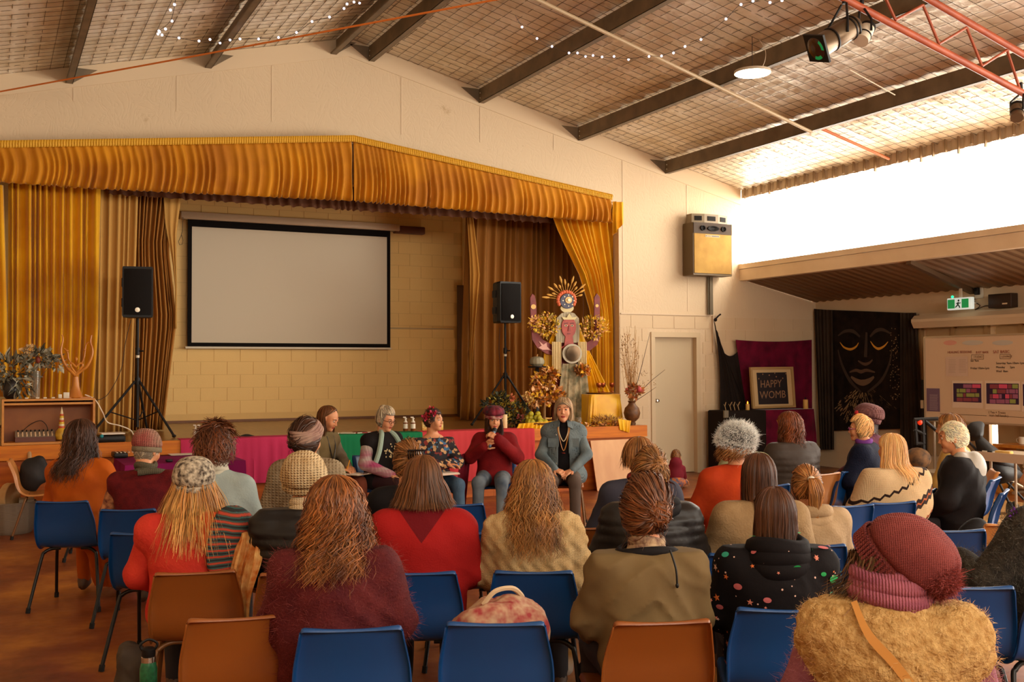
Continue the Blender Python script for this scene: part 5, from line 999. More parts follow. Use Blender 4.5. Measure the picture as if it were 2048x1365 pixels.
# whiteboard and its papers
XB = XO-0.55
def wq(x, y, d=0.0): return at(x, y, X=XB-d)
wbm = mat('whiteboard_face', (218, 190, 158), 0.25); q = [wq(1853, 677), wq(2075, 669), wq(2075, 857), wq(1849, 839)]
yl_, yr_ = (q[0][1]+q[3][1])/2, q[1][1]-0.2; zb_, zt3 = q[3][2]-0.0, q[0][2]
wbd = thing('whiteboard', 'large whiteboard with handwriting and purple timetables at the right edge', 'whiteboard', (XB, (yl_+yr_)/2, 0))
MB().box((XB, yr_, zb_), (XB+0.02, yl_, zt3)).build('board_face', wbm, wbd, smooth=False)
am = mat('board_aluminium', (186, 172, 150), 0.35, 0.6)
for nm_, lo, hi in (('frame_rail', (XB-0.01, yr_, zt3), (XB+0.03, yl_+0.02, zt3+0.025)), ('frame_rail', (XB-0.01, yr_, zb_-0.025), (XB+0.03, yl_+0.02, zb_)), ('frame_rail', (XB-0.01, yl_, zb_), (XB+0.03, yl_+0.022, zt3))): MB().box(lo, hi).build(nm_, am, wbd, smooth=False)
for y in (yl_-0.1, yr_+0.4): MB().tube([(XB+0.05, y, 0.04), (XB+0.05, y, zt3)], 0.02, 8).build('stand_post', am, wbd); MB().tube([(XB-0.25, y, 0.04), (XB+0.35, y, 0.04)], 0.02, 8).build('stand_foot', am, wbd)
def paper(name, x0, y0, x1, y1, m, d=0.004, par=None):
    a, b = wq(x0, y0, d), wq(x1, y1, d); return MB().box((XB-d-0.001, b[1], b[2]), (XB-d, a[1], a[2])).build(name, m, par, smooth=False), a, b
pap = mat('paper_white', (226, 204, 180), 0.7); pur = mat('timetable_purple', (52, 26, 62), 0.6)
cells = [mat('cell_green', (150, 160, 84), 0.6), mat('cell_mauve', (160, 96, 128), 0.6), mat('cell_rose', (142, 66, 78), 0.6), mat('cell_pink', (220, 84, 120), 0.6)]
rr = np.random.RandomState(4)
for i, (x0, x1, y0, y1) in enumerate(((1904, 1966, 762, 818), (1970, 2041, 762, 822), (2043, 2100, 764, 826))):
    t = thing('timetable', ('left', 'middle', 'right, cut off by the picture edge,')[i]+' purple timetable sheet on the whiteboard', 'timetable', (XB-0.004, wq(x0, y1)[1], wq(x0, y1)[2]))
    paper('sheet', x0, y0, x1, y1, pap, 0.004, t); a, b = (x0+2.5, x1-3); c_, d = y0+5, y1-12; paper('purple_panel', a, c_, b, d, pur, 0.006, t)
    for r_ in range(4):
        x = a+7
        while x < b-6:
            w = min(rr.choice([6, 9, 13, 18]), b-1-x); k = rr.randint(4) if rr.rand() < 0.3 else rr.randint(3)
            if rr.rand() < 0.85: paper('timetable_cell', x, c_+2+r_*(d-c_-3)/4, x+w-1, c_+0.6+(r_+1)*(d-c_-3)/4, cells[k], 0.0075, t)
            x += w
n1, a, b = paper('notice', 1891, 714, 1936, 753, mat('notice_paper', (212, 186, 164), 0.7)); tag(n1, 'pale typed notice taped under the whiteboard heading', 'notice')
n2, a, b = paper('flyer', 1853, 777, 1880, 824, mat('flyer_mauve', (112, 88, 112), 0.6)); tag(n2, 'mauve printed flyer at the lower left of the whiteboard', 'flyer')
lines = MB()
for k in range(14):
    z0 = wq(1866, 790+k*2.3, 0.006); lines.box((XB-0.0065, z0[1]-0.07-0.02*rr.rand(), z0[2]-0.003), (XB-0.0058, z0[1]+0.06, z0[2]+0.002))
o = lines.build('printed_lines', mat('print_pale', (176, 156, 160), 0.7), n2, smooth=False); o['kind'] = 'stuff'
lines = MB()
for k in range(9):
    for x in (1903, 1924):
        z0 = wq(x, 720+k*3.2, 0.006); lines.box((XB-0.0065, z0[1]-0.06-0.02*rr.rand(), z0[2]-0.002), (XB-0.0058, z0[1]+0.05, z0[2]+0.002))
o = lines.build('printed_lines', mat('print_grey', (176, 150, 130), 0.7), n1, smooth=False); o['kind'] = 'stuff'
red_ink, blk_ink, brn_ink = mat('red_ink', (150, 62, 40), 0.6), mat('dark_ink', (56, 42, 34), 0.6), mat('brown_ink', (110, 80, 52), 0.6)
def wtext(s_, x, y, size, m): p = wq(x, y, 0.004); text('handwriting', s_, size, p, RX, m, wbd)
wtext('HEALING SESSIONS', 1895, 707.5, 0.047, red_ink); wtext('JUST BASE', 1952, 707.5, 0.045, red_ink); wtext('SAT BASIC', 1986, 707, 0.055, red_ink)
wtext('STUDIO', 1947, 716.5, 0.04, brn_ink); wtext('LOUNGE', 2003, 715.5, 0.04, brn_ink)
for x0, x1, y0, y1 in ((1943, 1967, 709, 718), (2000, 2021, 708, 717)):
    p = [wq(x0, y0+1, 0.004), wq(x1, y0+1, 0.004), wq(x1, y1+1, 0.004), wq(x0, y1+1, 0.004)]; s = MB()
    for k in range(4): s.tube([p[k], p[(k+1) % 4]], 0.0025, 4)
    s.build('ink_box', brn_ink, wbd)
for s_, x, y in (('Sat 9am', 1941, 724), ('Friday 10am-1pm', 1941, 739), ('Saturday 9am-10am-1pm', 1992, 729), ('Monday      2pm', 1992, 737), ('Wed  8am', 1992, 745)): wtext(s_, x, y, 0.043, blk_ink)
wtext('( Tea + Treats', 1977, 827, 0.045, brn_ink); wtext('  main hall lunch )', 1975, 833, 0.045, brn_ink)
for x0, x1, y in ((1880, 1973, 829), (1992, 2048, 833)): MB().tube([wq(x0, y-1, 0.003), wq(x1, y+3, 0.003)], 0.003, 4).build('ink_line', brn_ink, wbd)
for x, w, m in ((1900, 0.2, mat('smudge_pink', (222, 160, 140), 0.5)), (1945, 0.3, mat('smudge_blue', (196, 190, 176), 0.5)), (2005, 0.28, mat('smudge_blue', (196, 190, 176), 0.5))):
    p = wq(x, 686, 0.002); MB().ell(p, (0.001, w*0.6, 0.035), n=14, m=6).build('ink_smudge', m, wbd)
# white tray table with pens, brown bench with cup, pram and equipment by the right wall
XT = 9.2
t0, t1 = at(1955, 905, X=XT), at(2075, 925, X=XT)
tt = thing('folding_table', 'long pale folding table with pens standing behind the chairs at right', 'table', (XT, (t0[1]+t1[1])/2, 0)); zt4 = t0[2]
MB().box((XT-0.02, t1[1]-0.4, zt4-0.03), (XT+0.5, t0[1], zt4)).build('table_top', mat('pale_laminate', (206, 186, 160), 0.35), tt, smooth=False)
MB().box((XT-0.03, t1[1]-0.4, zt4), (XT-0.02, t0[1], zt4+0.012)).box((XT-0.03, t1[1]-0.4, zt4-0.08), (XT-0.02, t0[1], zt4-0.0)).build('apron', mat('pale_laminate', (206, 186, 160), 0.35), tt, smooth=False)
for y in (t0[1]-0.12, t1[1]-0.3):
    for x in (XT+0.05, XT+0.42): MB().tube([(x, y, 0), (x, y, zt4-0.03)], 0.014, 8).build('leg', am, tt)
for i, (x, w, m, lab) in enumerate(((1985, 0.12, wht, 'white marker lying on the pale folding table'), (1998, 0.06, blk, 'black marker lying on the pale folding table'))):
    c = at(x, 903, Z=zt4+0.01); tag(MB().tube([(XT+0.06, c[1]-w/2, zt4+0.009), (XT+0.06, c[1]+w/2, zt4+0.009)], 0.008, 8).build('marker_pen', m), lab, 'pen')
c = at(2013, 904, Z=zt4+0.02); tag(MB().rbox((XT+0.03, c[1]-0.09, zt4+0.001), (XT+0.09, c[1]+0.09, zt4+0.03), 0.01).build('sponge_eraser', mat('yellow_sponge', (214, 172, 96), 0.8)), 'yellow board eraser on the pale folding table', 'eraser')
b0 = at(1985, 888, X=XO-0.7); b1 = at(2060, 893, X=XO-0.7); bn = thing('timber_shelf', 'honey timber shelf under the whiteboard carrying a white cup', 'shelf', (XO-0.5, (b0[1]+b1[1])/2, 0))
MB().box((XO-0.7, b1[1]-0.3, b0[2]-0.04), (XO-0.3, b0[1], b0[2])).build('shelf_board', wd, bn, smooth=False)
for y in (b0[1]-0.06, b1[1]-0.25): MB().box((XO-0.68, y, 0), (XO-0.32, y+0.03, b0[2]-0.04)).build('support', wd, bn, smooth=False)
c = at(2040, 886, X=XO-0.6); t = thing('white_cup', 'white handled cup on the honey timber shelf', 'cup', (XO-0.55, c[1], b0[2]+0.001)); MB().lathe([(0.03, 0), (0.045, 0.01), (0.05, 0.1), (0.046, 0.1), (0.04, 0.012), (0, 0.01)], n=16, cap=False).tube(smooth_path([(0, 0.045, 0.085), (0, 0.085, 0.07), (0, 0.08, 0.035), (0, 0.042, 0.02)]), 0.006, 6).build('cup_body', wht, t, world=False)
pc_ = at(1935, 1000, Z=0); PX, PY = 9.9, 9.3
def pq(x, y, D): return at(x, y, D=D)
pr = thing('pram', 'black folded pram with wheels parked by the right wall', 'pram', (at(1990, 960, D=11.2)[0], at(1990, 960, D=11.2)[1], 0)); D_ = 11.2
frb = mat('pram_black', (26, 22, 20), 0.6); fz = lambda x, y: pq(x, y, D_)
def sagsheet(pts, name, m):
    q = [fz(*p) for p in pts]; u = np.linspace(0, 1, 9)[:, None, None]; t = np.linspace(0, 1, 9)[None, :, None]; P = (q[0]*(1-u)+q[1]*u)*(1-t)+(q[3]*(1-u)+q[2]*u)*t
    P = P-_a*0.12*np.sin(PI*u)*np.sin(PI*t)+np.array([0, 0, -0.04])*np.sin(PI*u)*np.sin(PI*t); MB().grid(P, thick=0.03).build(name, m, pr)
sagsheet([(1935, 850), (1965, 846), (1955, 872), (1938, 880)], 'canopy', frb); sagsheet([(1950, 868), (1975, 890), (2040, 940), (1965, 930)], 'hood', frb); sagsheet([(1945, 915), (1985, 910), (2045, 950), (1990, 968)], 'seat', frb)
for a, b in (((1938, 885), (2048, 1000)), ((1960, 930), (2065, 985)), ((1985, 940), (2030, 1030)), ((2030, 950), (1990, 1040))): MB().tube([fz(*a), fz(*b)], 0.014, 8).build('frame_tube', frb if a[0] != 1960 else am, pr)
for x, y in ((1993, 1035), (2020, 1032), (2030, 1022)):
    c = fz(x, y); s = MB().lathe([(0.0, -0.02), (0.08, -0.02), (0.105, -0.015), (0.11, 0), (0.105, 0.015), (0.08, 0.02), (0, 0.02)], n=20); V = s.v[0]; s.v[0] = np.stack([V[:, 2]*0.8+V[:, 0]*0.6, V[:, 0]*0.8-V[:, 2]*0.6, V[:, 1]], 1)+np.array([c[0], c[1], 0.112]); w = s.build('wheel', frb, pr); MB().ell((c[0], c[1], 0.112), (0.03, 0.03, 0.03), n=8, m=6).build('hub', am, w)
# black trolley frame beside the banner
eq = thing('equipment_rack', 'black metal rack with red lamp and bags beside the banner', 'rack', (at(1850, 985, D=12.2)[0], at(1850, 985, D=12.2)[1], 0)); fz = lambda x, y: pq(x, y, 12.2)
zb0 = 0.02
for a, b in (((1846, 838), (1848, 985)), ((1830, 842), (1833, 890)), ((1828, 840), (1876, 838)), ((1832, 888), (1850, 888)), ((1850, 842), (1885, 872)), ((1828, 860), (1850, 870))): MB().tube([fz(*a), fz(*b)], 0.022, 8).build('rack_bar', blk, eq)
MB().ell(fz(1840, 845), (0.03, 0.03, 0.035), n=10, m=7).build('red_lamp', mat('red_lamp', (220, 60, 30), 0.4, emit=(220, 50, 20), estr=0.7), eq)
tag(MB().ell(fz(1835, 918), (0.16, 0.14, 0.13), n=16, m=10).build('bag', mat('tan_print_bag', (122, 84, 46), 0.8, vary=(60, 44, 30), vscale=12)), 'brown patterned bag slung on the black rack', 'bag')
tag(MB().lathe([(0, -0.04), (0.02, -0.045), (0.05, -0.04), (0.05, 0.04), (0.02, 0.045), (0, 0.04)], fz(1831, 908), 16).build('paper_roll', wht), 'white paper roll on the black rack', 'paper roll')
lb = at(1860, 975, Z=0.25); tag(MB().rbox((lb[0], lb[1]-0.2, 0.004), (lb[0]+0.6, lb[1]+0.3, 0.42), 0.03).build('storage_tub', mat('grey_tub', (158, 138, 112), 0.6)), 'pale grey storage tub on the floor behind the blonde woman', 'tub')
fb_ = at(1960, 1035, Z=0.05); tag(MB().rbox((fb_[0]-0.4, fb_[1]-0.4, 0.004), (fb_[0]+1.2, fb_[1]+0.9, 0.09), 0.03).build('floor_mat', mat('tan_mat', (176, 130, 72), 0.7)), 'tan floor mat under the pram by the right wall', 'mat')
# ================================================================== UNDER THE ROOF
c = at_roof(1505, 148, 0.45); dl_ = thing('disc_pendant_lamp', 'round white disc lamp hanging near the right of the ceiling', 'lamp', c)
lampm = mat('lamp_disc', (250, 244, 235), 0.4, emit=(255, 244, 225), estr=10)
MB().lathe([(0, 0), (0.19, 0), (0.195, 0.004), (0.195, 0.006)], n=32).build('diffuser', lampm, dl_, world=False); MB().lathe([(0.2, 0.004), (0.205, 0.01), (0.2, 0.035), (0.06, 0.05), (0, 0.05)], n=32, cap=False).build('lamp_rim', mat('white_rim', (206, 190, 165), 0.4), dl_, world=False)
MB().tube([(0, 0, 0.05), (0, 0, roofz(c[0])-c[2]-0.03)], 0.004, 5).build('hanging_cord', cb, dl_, world=False); MB().tube(smooth_path([(0.12, 0, 0.05), (0.2, 0.02, 0.2), (0.18, 0, 0.3), (0.1, 0, roofz(c[0])-c[2]-0.05)]), 0.004, 5).build('supply_cable', wc, dl_, world=False)
for i, (x, y) in enumerate(((0.6, 2.2), (4.33, 2.2), (8.0, 2.2), (0.6, -1.6), (4.33, -1.6), (8.0, -1.6))):  # unseen lamp copies, added to fill the hall with light
    o = copy_tree(dl_); o.location = (x, y, roofz(x)-0.45); o['label'] = ('left', 'middle', 'right')[i % 3]+' added disc fill lamp of the unseen '+('row above the viewer' if i < 3 else 'rearmost row'); o['group'] = 'added fill lamps out of view'
# grey conduit across the purlins, orange rods and the orange rope
def line_roof(p, q, off, r, name, lab, cat, m, n=8, ext=0.0):
    a, b = at_roof(*p, off), at_roof(*q, off); d = b-a; a2 = a-d*ext; return tag(MB().tube([a2, b], r, n).build(name, m), lab, cat)
line_roof((1035, -20), (1622, 264), 0.25, 0.022, 'conduit_pipe', 'long cream conduit pipe clipped under the roof beams', 'pipe', mat('cream_pipe', (190, 166, 130), 0.4), ext=0.2)
org = mat('orange_steel', (196, 106, 54), 0.5); line_roof((1626, 250), (1778, 318), 0.12, 0.02, 'orange_rod', 'orange painted rod running to the eaves at right', 'rod', org)
line_roof((1700, 140), (1790, 190), 0.3, 0.006, 'thin_wire', 'thin pale wire slung between the truss and roof', 'wire', wc)
ra, rb_ = at(0, 183, Y=13.3), at(1000, -4, Y=8.0); d = rb_-ra; ra2 = ra-d*0.12; ke = next((k/50 for k in range(5, 100) if (rb_+d*k/50)[2] > roofz((rb_+d*k/50)[0])-0.06 or (rb_+d*k/50)[0] > XR-0.2), 1.0); tag(MB().tube([ra2, ra2*0.5+rb_*0.5+d*0.02+np.array([0, 0, -0.01]), rb_+d*ke], 0.009, 6).build('orange_rope', mat('orange_rope', (222, 120, 40), 0.6)), 'orange rope stretched across the hall below the roof', 'rope')
# red lattice truss along the roof slope
pt = at_roof(1950, 52, 0.33); YT = pt[1]; dirn = np.array([1, 0, -SL])/math.hypot(1, SL)
def onT2(x, y_): return at(x, y_, Y=YT)
u0, u1 = onT2(1850, -6), onT2(2052, 112); l0, l1 = onT2(1686, -4), onT2(2056, 192)
tr = thing('lattice_truss', 'rust red lattice roof truss at the top right', 'truss', (l1[0], YT, l1[2])); redm = mat('rust_red_paint', (170, 82, 48), 0.45, vary=(150, 68, 40), vscale=6)
du, dl2 = u1-u0, l1-l0; MB().tube([u0-du*2.6, u1+du*(XR-0.06-u1[0])/du[0]], 0.034, 12).build('upper_chord', redm, tr); MB().tube([l0-dl2*0.9, l1+dl2*(XR-0.06-l1[0])/dl2[0]], 0.034, 12).build('lower_chord', redm, tr)
web = [((1770, -6), (1791, 40)), ((1791, 40), (1846, 10)), ((1846, 10), (1878, 88)), ((1878, 88), (1933, 55)), ((1933, 55), (1964, 132)), ((1964, 132), (2014, 100)), ((2014, 100), (2040, 180))]
for a, b in web: MB().tube([onT2(*a), onT2(*b)], 0.013, 8).build('web_bar', redm, tr)
def can_light(name, lab, p_hook, p_back, p_front, r, m, par_gel=True):
    D0 = float((onT2(*p_hook)-CAM)@_a); a, b = at(*p_back, D=D0), at(*p_front, D=D0-0.12); ax = (b-a); L = np.linalg.norm(ax); ax /= L
    t = thing(name, lab, 'spotlight', (a+b)/2); prof = [(0.3, 0), (0.75, 0.02), (0.98, 0.12), (1, 0.2), (1, 0.62), (0.95, 0.64), (0.95, 0.7), (1, 0.72), (1, 1.0)]
    MB().tube([a+ax*L*z for _, z in prof], [r*q for q, _ in prof], 20).build('lamp_body', m, t)
    for z in (0.12, 0.2, 0.66): MB().tube([a+ax*L*z, a+ax*(L*z+0.012)], r*1.07, 20).build('clamp_ring', blk, t)
    if par_gel:
        up = np.cross(ax, (0, 0, 1)); up /= np.linalg.norm(up); w = np.cross(up, ax); cc = b+ax*0.015
        th = [PI/4+PI/2*k+0.35 for k in range(4)]; sq_ = lambda k: [cc+ax*k+(up*math.cos(q)+w*math.sin(q))*r*1.75 for q in th]
        MB().loft([sq_(0), sq_(0.02)]).build('gel_frame', blk, t, smooth=False)
        R = [[cc+ax*k+(up*math.cos(q)+w*math.sin(q))*r*e for q in np.linspace(0, 2*PI, 20, endpoint=False)] for k, e in ((0.021, 1.02), (0.024, 0.98))]; MB().loft(R).build('lens', mat('dark_lens', (70, 40, 24), 0.2), t)
        gmm = mat('green_gel', (20, 160, 90), 0.3, emit=(20, 170, 90), estr=0.25)
        for q0 in (2.6, 4.4):
            s = MB(); arc = np.linspace(q0, q0+1.0, 7); s.grid(np.array([[cc+ax*0.026+(up*math.cos(q)+w*math.sin(q))*r*e for e in (0.7, 1.0)] for q in arc])); s.build('green_gel_edge', gmm, t)
    h = onT2(*p_hook); mid = (a+b)/2; s = MB()
    for sg in (-1, 1): s.tube([h+np.array([0, 0.03*sg, 0]), mid+np.array([0, r*1.15*sg, 0.1]), mid+np.array([0, r*1.15*sg, 0])], 0.011, 6)
    s.tube([h, h+np.array([0, 0, 0.12])], 0.018, 8); o = s.build('yoke', blk, t); o['kind'] = 'stuff'
    return t
can_light('stage_spotlight', 'silver black theatre spotlight with green gel hanging from the red truss', (1688, 8), (1714, 48), (1638, 94), 0.1, mat('spot_metal', (110, 90, 68), 0.35, 0.5))
can_light('stage_spotlight', 'small white can spotlight behind the large theatre spotlight', (1724, 20), (1738, 50), (1722, 82), 0.065, mat('white_can', (224, 208, 184), 0.35), False)
can_light('stage_spotlight', 'small round silver spotlight at the right picture edge under the truss', (2042, 190), (2034, 208), (2034, 236), 0.06, mat('spot_metal', (110, 90, 68), 0.35, 0.5), False)
fl = mat('fairy_bulb', (240, 236, 255), 0.4, emit=(236, 232, 255), estr=3.0)
for lab, pts, dots in (('string of fairy lights looping across the left of the ceiling', [(352, -8), (342, 40), (318, 62), (322, 70), (358, 76), (420, 85), (480, 78), (560, 75), (594, 65), (625, 43), (660, 34), (690, 17), (722, 3)], [(349, 9), (341, 20), (344, 42), (331, 58), (318, 62), (316, 68), (324, 70), (319, 64), (358, 76), (398, 82), (420, 79), (440, 86), (460, 80), (480, 78), (517, 78), (557, 75), (593, 65), (624, 43), (659, 34), (688, 17), (694, 8), (708, 4), (719, 6)]),
                       ('string of fairy lights looping across the middle of the ceiling', [(1030, 30), (1046, 55), (1075, 77), (1104, 93), (1140, 106), (1204, 114), (1258, 117), (1300, 112), (1322, 112), (1370, 93), (1402, 78), (1452, 38), (1480, 10), (1520, 2)], [(1044, 54), (1074, 77), (1104, 93), (1138, 106), (1155, 106), (1171, 113), (1186, 111), (1204, 114), (1228, 113), (1257, 119), (1298, 113), (1323, 112), (1347, 106), (1370, 93), (1402, 79), (1452, 38), (1482, 9), (1506, 2), (1540, 5), (1564, 1)])):
    P = [at_roof(x, y_, 0.3) for x, y_ in pts]; t = thing('fairy_lights', lab, 'fairy lights', P[0]); MB().tube(smooth_path(P), 0.003, 4).build('light_cord', cb, t)
    b0 = None
    for x, y_ in dots:
        c = at_roof(x, y_, 0.305)
        if b0 is None: b0 = MB().ell((0, 0, 0), (0.014, 0.014, 0.014), n=8, m=6).build('bulb', fl, t, world=False); o = b0
        else: o = b0.copy(); COL.objects.link(o)
        o.location = [c[i]-P[0][i] for i in range(3)]
# ================================================================== CHAIRS
def chair_shell():
    pr = np.array([(0.205, 0.41, .185), (0.222, 0.428, .196), (0.205, 0.446, .204), (0.12, 0.447, .208), (0.03, 0.436, .208), (-0.08, 0.428, .206), (-0.145, 0.436, .203), (-0.185, 0.462, .201), (-0.205, 0.505, .202), (-0.215, 0.56, .203), (-0.228, 0.62, .199), (-0.25, 0.68, .189), (-0.275, 0.735, .178), (-0.29, 0.760, .174), (-0.305, 0.770, .172), (-0.322, 0.768, .171), (-0.33, 0.758, .170)])
    k = len(pr); ps = smooth_path(np.c_[pr[:, :2], pr[:, 2]], 2); t = np.gradient(ps[:, :2], axis=0); t /= np.linalg.norm(t, axis=1)[:, None]; n = np.stack([-t[:, 1], t[:, 0]], 1)
    us = np.array([-1.0, -1.0, -0.985, -0.93, -0.8, -0.5, -0.2, 0.2, 0.5, 0.8, 0.93, 0.985, 1.0, 1.0]); fl = np.array([.034, .02, .008, .001, 0, 0, 0, 0, 0, 0, .001, .008, .02, .034])
    P = np.zeros((len(ps), len(us), 3)); isb = np.clip((ps[:, 1]-0.45)/0.1, 0, 1)*np.clip((0.775-ps[:, 1])/0.03, 0.25, 1)
    for j, (u, f) in enumerate(zip(us, fl)):
        off = f*(0.55+0.45*isb)+0.016*(1-u*u)*isb+0.01*(1-u*u)*(1-isb)
        P[:, j, 0] = u*ps[:, 2]+(0.004 if u > 0.99 else -0.004 if u < -0.99 else 0)*(f > .03)
        P[:, j, 1] = ps[:, 0]+n[:, 0]*off; P[:, j, 2] = ps[:, 1]+n[:, 1]*off
    return P
_shell = chair_shell()
blue = mat('blue_plastic', (14, 66, 122), 0.36, spec=0.5, bump=0.12, bscale=320, bdist=0.001, vary=(18, 74, 132), vscale=2); brown = mat('brown_plastic', (142, 78, 28), 0.36, spec=0.5, bump=0.12, bscale=320, bdist=0.001, vary=(128, 68, 24), vscale=2)
tan = mat('tan_plastic', (188, 122, 62), 0.36, spec=0.5)
legk = mat('black_chair_tube', (24, 20, 18), 0.35, 0.2); legb = mat('brown_chair_tube', (120, 78, 40), 0.35, 0.2); capm = mat('rubber_foot', (16, 14, 13), 0.7)
def make_chair(sm, lm):
    t = thing('plastic_chair', 'x', 'chair'); MB().grid(_shell, thick=0.005).build('seat_shell', sm, t, world=False, autos=60)
    for sx in (-1, 1):
        for sy, ft in ((-1, (0.235, -0.27)), (1, (0.222, 0.245))):
            p = smooth_path([(sx*0.07, sy*0.115-0.01, 0.415), (sx*0.125, sy*0.12-0.01, 0.413), (sx*0.168, sy*0.14-0.01, 0.392), (sx*0.186, sy*0.155-0.01, 0.345), (sx*ft[0], ft[1], 0.012)], 5)
            l = MB().tube(p, 0.0115, 10).build('leg', lm, t, world=False); MB().tube([(sx*ft[0]*0.985, ft[1]*0.98, 0.035), (sx*ft[0], ft[1], 0.0)], 0.0155, 10).build('foot_cap', capm, l, world=False)
        MB().tube([(sx*0.1, -0.12, 0.41), (sx*0.1, 0.11, 0.41)], 0.009, 8).build('frame_rail', lm, t, world=False)
    return t
PROTO = {'blue': make_chair(blue, legk), 'brown': make_chair(brown, legb), 'tan': make_chair(tan, legb)}
_used = set(); _kids = None
def place_chair(kind, px_, py_, head, label, dx=0.0):
    """px, py: middle of the top edge of the back as the photograph shows it; head: compass heading, degrees right of the hall axis"""
    h = math.radians(head); f = np.array([math.sin(h), math.cos(h), 0]); P = at(px_, py_, Z=0.77); c = P+f*0.312; c[2] = 0
    return put_chair(kind, c, head, label)
CH = []
def put_chair(kind, c, head, label):
    if kind not in _used: o = PROTO[kind]; _used.add(kind)
    else: o = copy_tree(PROTO[kind])
    global LAST; LAST = o; CH.append((c[0], c[1])); o.location = (float(c[0]), float(c[1]), 0); o.rotation_euler = (0, 0, -math.radians(head)); o['label'] = label; o['group'] = '%s plastic chairs in the audience' % kind
    return np.array([c[0], c[1], 0.0]), head
# ================================================================== PEOPLE
skin = {}
def skinm(n, c):
    m = mat('skin_'+n, c, 0.5, spec=0.35, vary=tuple(max(0, int(v*q)) for v, q in zip(c, (0.96, 0.88, 0.84))), vscale=14)
    m.node_tree.nodes['Principled BSDF'].inputs['Subsurface Weight'].default_value = 0.0; return m
SKIN = skinm('warm', (214, 150, 106)); SKINP = skinm('pale', (222, 160, 118)); LIP = mat('lips', (168, 72, 58), 0.4); BROW = mat('brow_hair', (84, 54, 34), 0.7)
EYEW = mat('eyeball', (196, 178, 160), 0.3); IRIS = mat('iris', (60, 44, 30), 0.2)
HAIRM = {}
def hairm(n, c, c2=None):
    if n in HAIRM: return HAIRM[n]
    c = tuple(min(255, int(v*1.16)) for v in c); c2 = tuple(min(255, int(v*1.2)) for v in c2) if c2 else tuple(int(v*0.7) for v in c); m = mat('hair_'+n, c, 0.5, spec=0.35, vary=c2, vscale=9, tint=True, stretch=(1, 1, 0.35)); HAIRM[n] = m; return m
def headsdf(q, male=False, jaw=1.0):
    d = ell(q, (0, -0.012, 0.025), (0.076, 0.094, 0.09)); d = smin(d, ell(q, (0, 0.022, -0.03), (0.058*jaw, 0.068, 0.078)), 0.03)
    d = smin(d, ell(q, (0, 0.068, -0.092), (0.022*jaw, 0.02, 0.018)), 0.03)
    for s in (-1, 1):
        d = smin(d, ell(q, (s*0.036, 0.062, -0.028), (0.024, 0.02, 0.026)), 0.02)
        d = -smin(-d, ell(q, (s*0.031, 0.1, 0.012), (0.017, 0.02, 0.011)), 0.012)
        d = smin(d, ell(q, (s*0.079, -0.006, -0.004), (0.009, 0.02, 0.032), rotm(z=s*0.35)), 0.006)
        d = smin(d, cap(q, (s*0.014, 0.084, 0.03), (s*0.045, 0.074, 0.031), 0.007, 0.006), 0.012)
    d = smin(d, cap(q, (0, 0.084, 0.02), (0, 0.104, -0.022), 0.006, 0.0095), 0.008)
    for s in (-1, 1): d = smin(d, ell(q, (s*0.01, 0.094, -0.026), (0.008, 0.009, 0.007)), 0.006)
    d = smin(d, ell(q, (0, 0.086, -0.052), (0.021, 0.0075, 0.0045)), 0.004); d = smin(d, ell(q, (0, 0.084, -0.063), (0.017, 0.0075, 0.005)), 0.004)
    return d
class Pose: pass
def T_lean(L, k, w):
    ca, sa = math.cos(L), math.sin(L); H = np.array([0, -0.08, 0.52])
    def f(p):
        p = np.array(p, float)-H; p = p*np.array([w, 1, k]); return np.array([p[0], p[1]*ca+p[2]*sa, -p[1]*sa+p[2]*ca])+H
    return f
def hand_prims(wr, fw, nm, side, curl, spread=0.0):
    """capsules of one hand: wrist, forward direction, palm normal, side (+1: thumb on +lateral)"""
    fw = np.array(fw, float); fw /= np.linalg.norm(fw); nm = np.array(nm, float); nm -= fw*(nm@fw); nm /= np.linalg.norm(nm); lat = np.cross(fw, nm)*side; wr = np.array(wr, float); L = []
    for j, o in enumerate((-0.024, -0.008, 0.008, 0.024)): L.append((wr+fw*0.012+lat*o*0.7, wr+fw*0.078+lat*o*1.1, 0.013, 0.0115))
    for j, (o, ln) in enumerate(((0.03, 0.068), (0.0105, 0.078), (-0.0095, 0.072), (-0.029, 0.056))):
        p = wr+fw*0.082+lat*o; a = curl*0.5; rr = 0.0088
        for s_, q in enumerate((0.45, 0.32, 0.25)):
            d = fw*math.cos(a)+nm*math.sin(a)+lat*o*spread*8; p2 = p+d*ln*q; L.append((p, p2, rr, rr*0.92)); p = p2; rr *= 0.92; a += curl
    p = wr+fw*0.022+lat*0.028; d = fw*0.62+lat*0.62+nm*0.35*(0.5+curl); d /= np.linalg.norm(d); p2 = p+d*0.036; L.append((p, p2, 0.0125, 0.0105)); d2 = fw*0.85+lat*0.15+nm*(0.2+0.6*curl); d2 /= np.linalg.norm(d2); p3 = p2+d2*0.028; L.append((p2, p3, 0.0102, 0.0092)); L.append((p3, p3+(d2+nm*0.3*curl)*0.02, 0.0092, 0.008))
    return L
def xf(V, c, R, s=1.0): return (np.asarray(V)*s)@np.asarray(R).T+np.asarray(c)
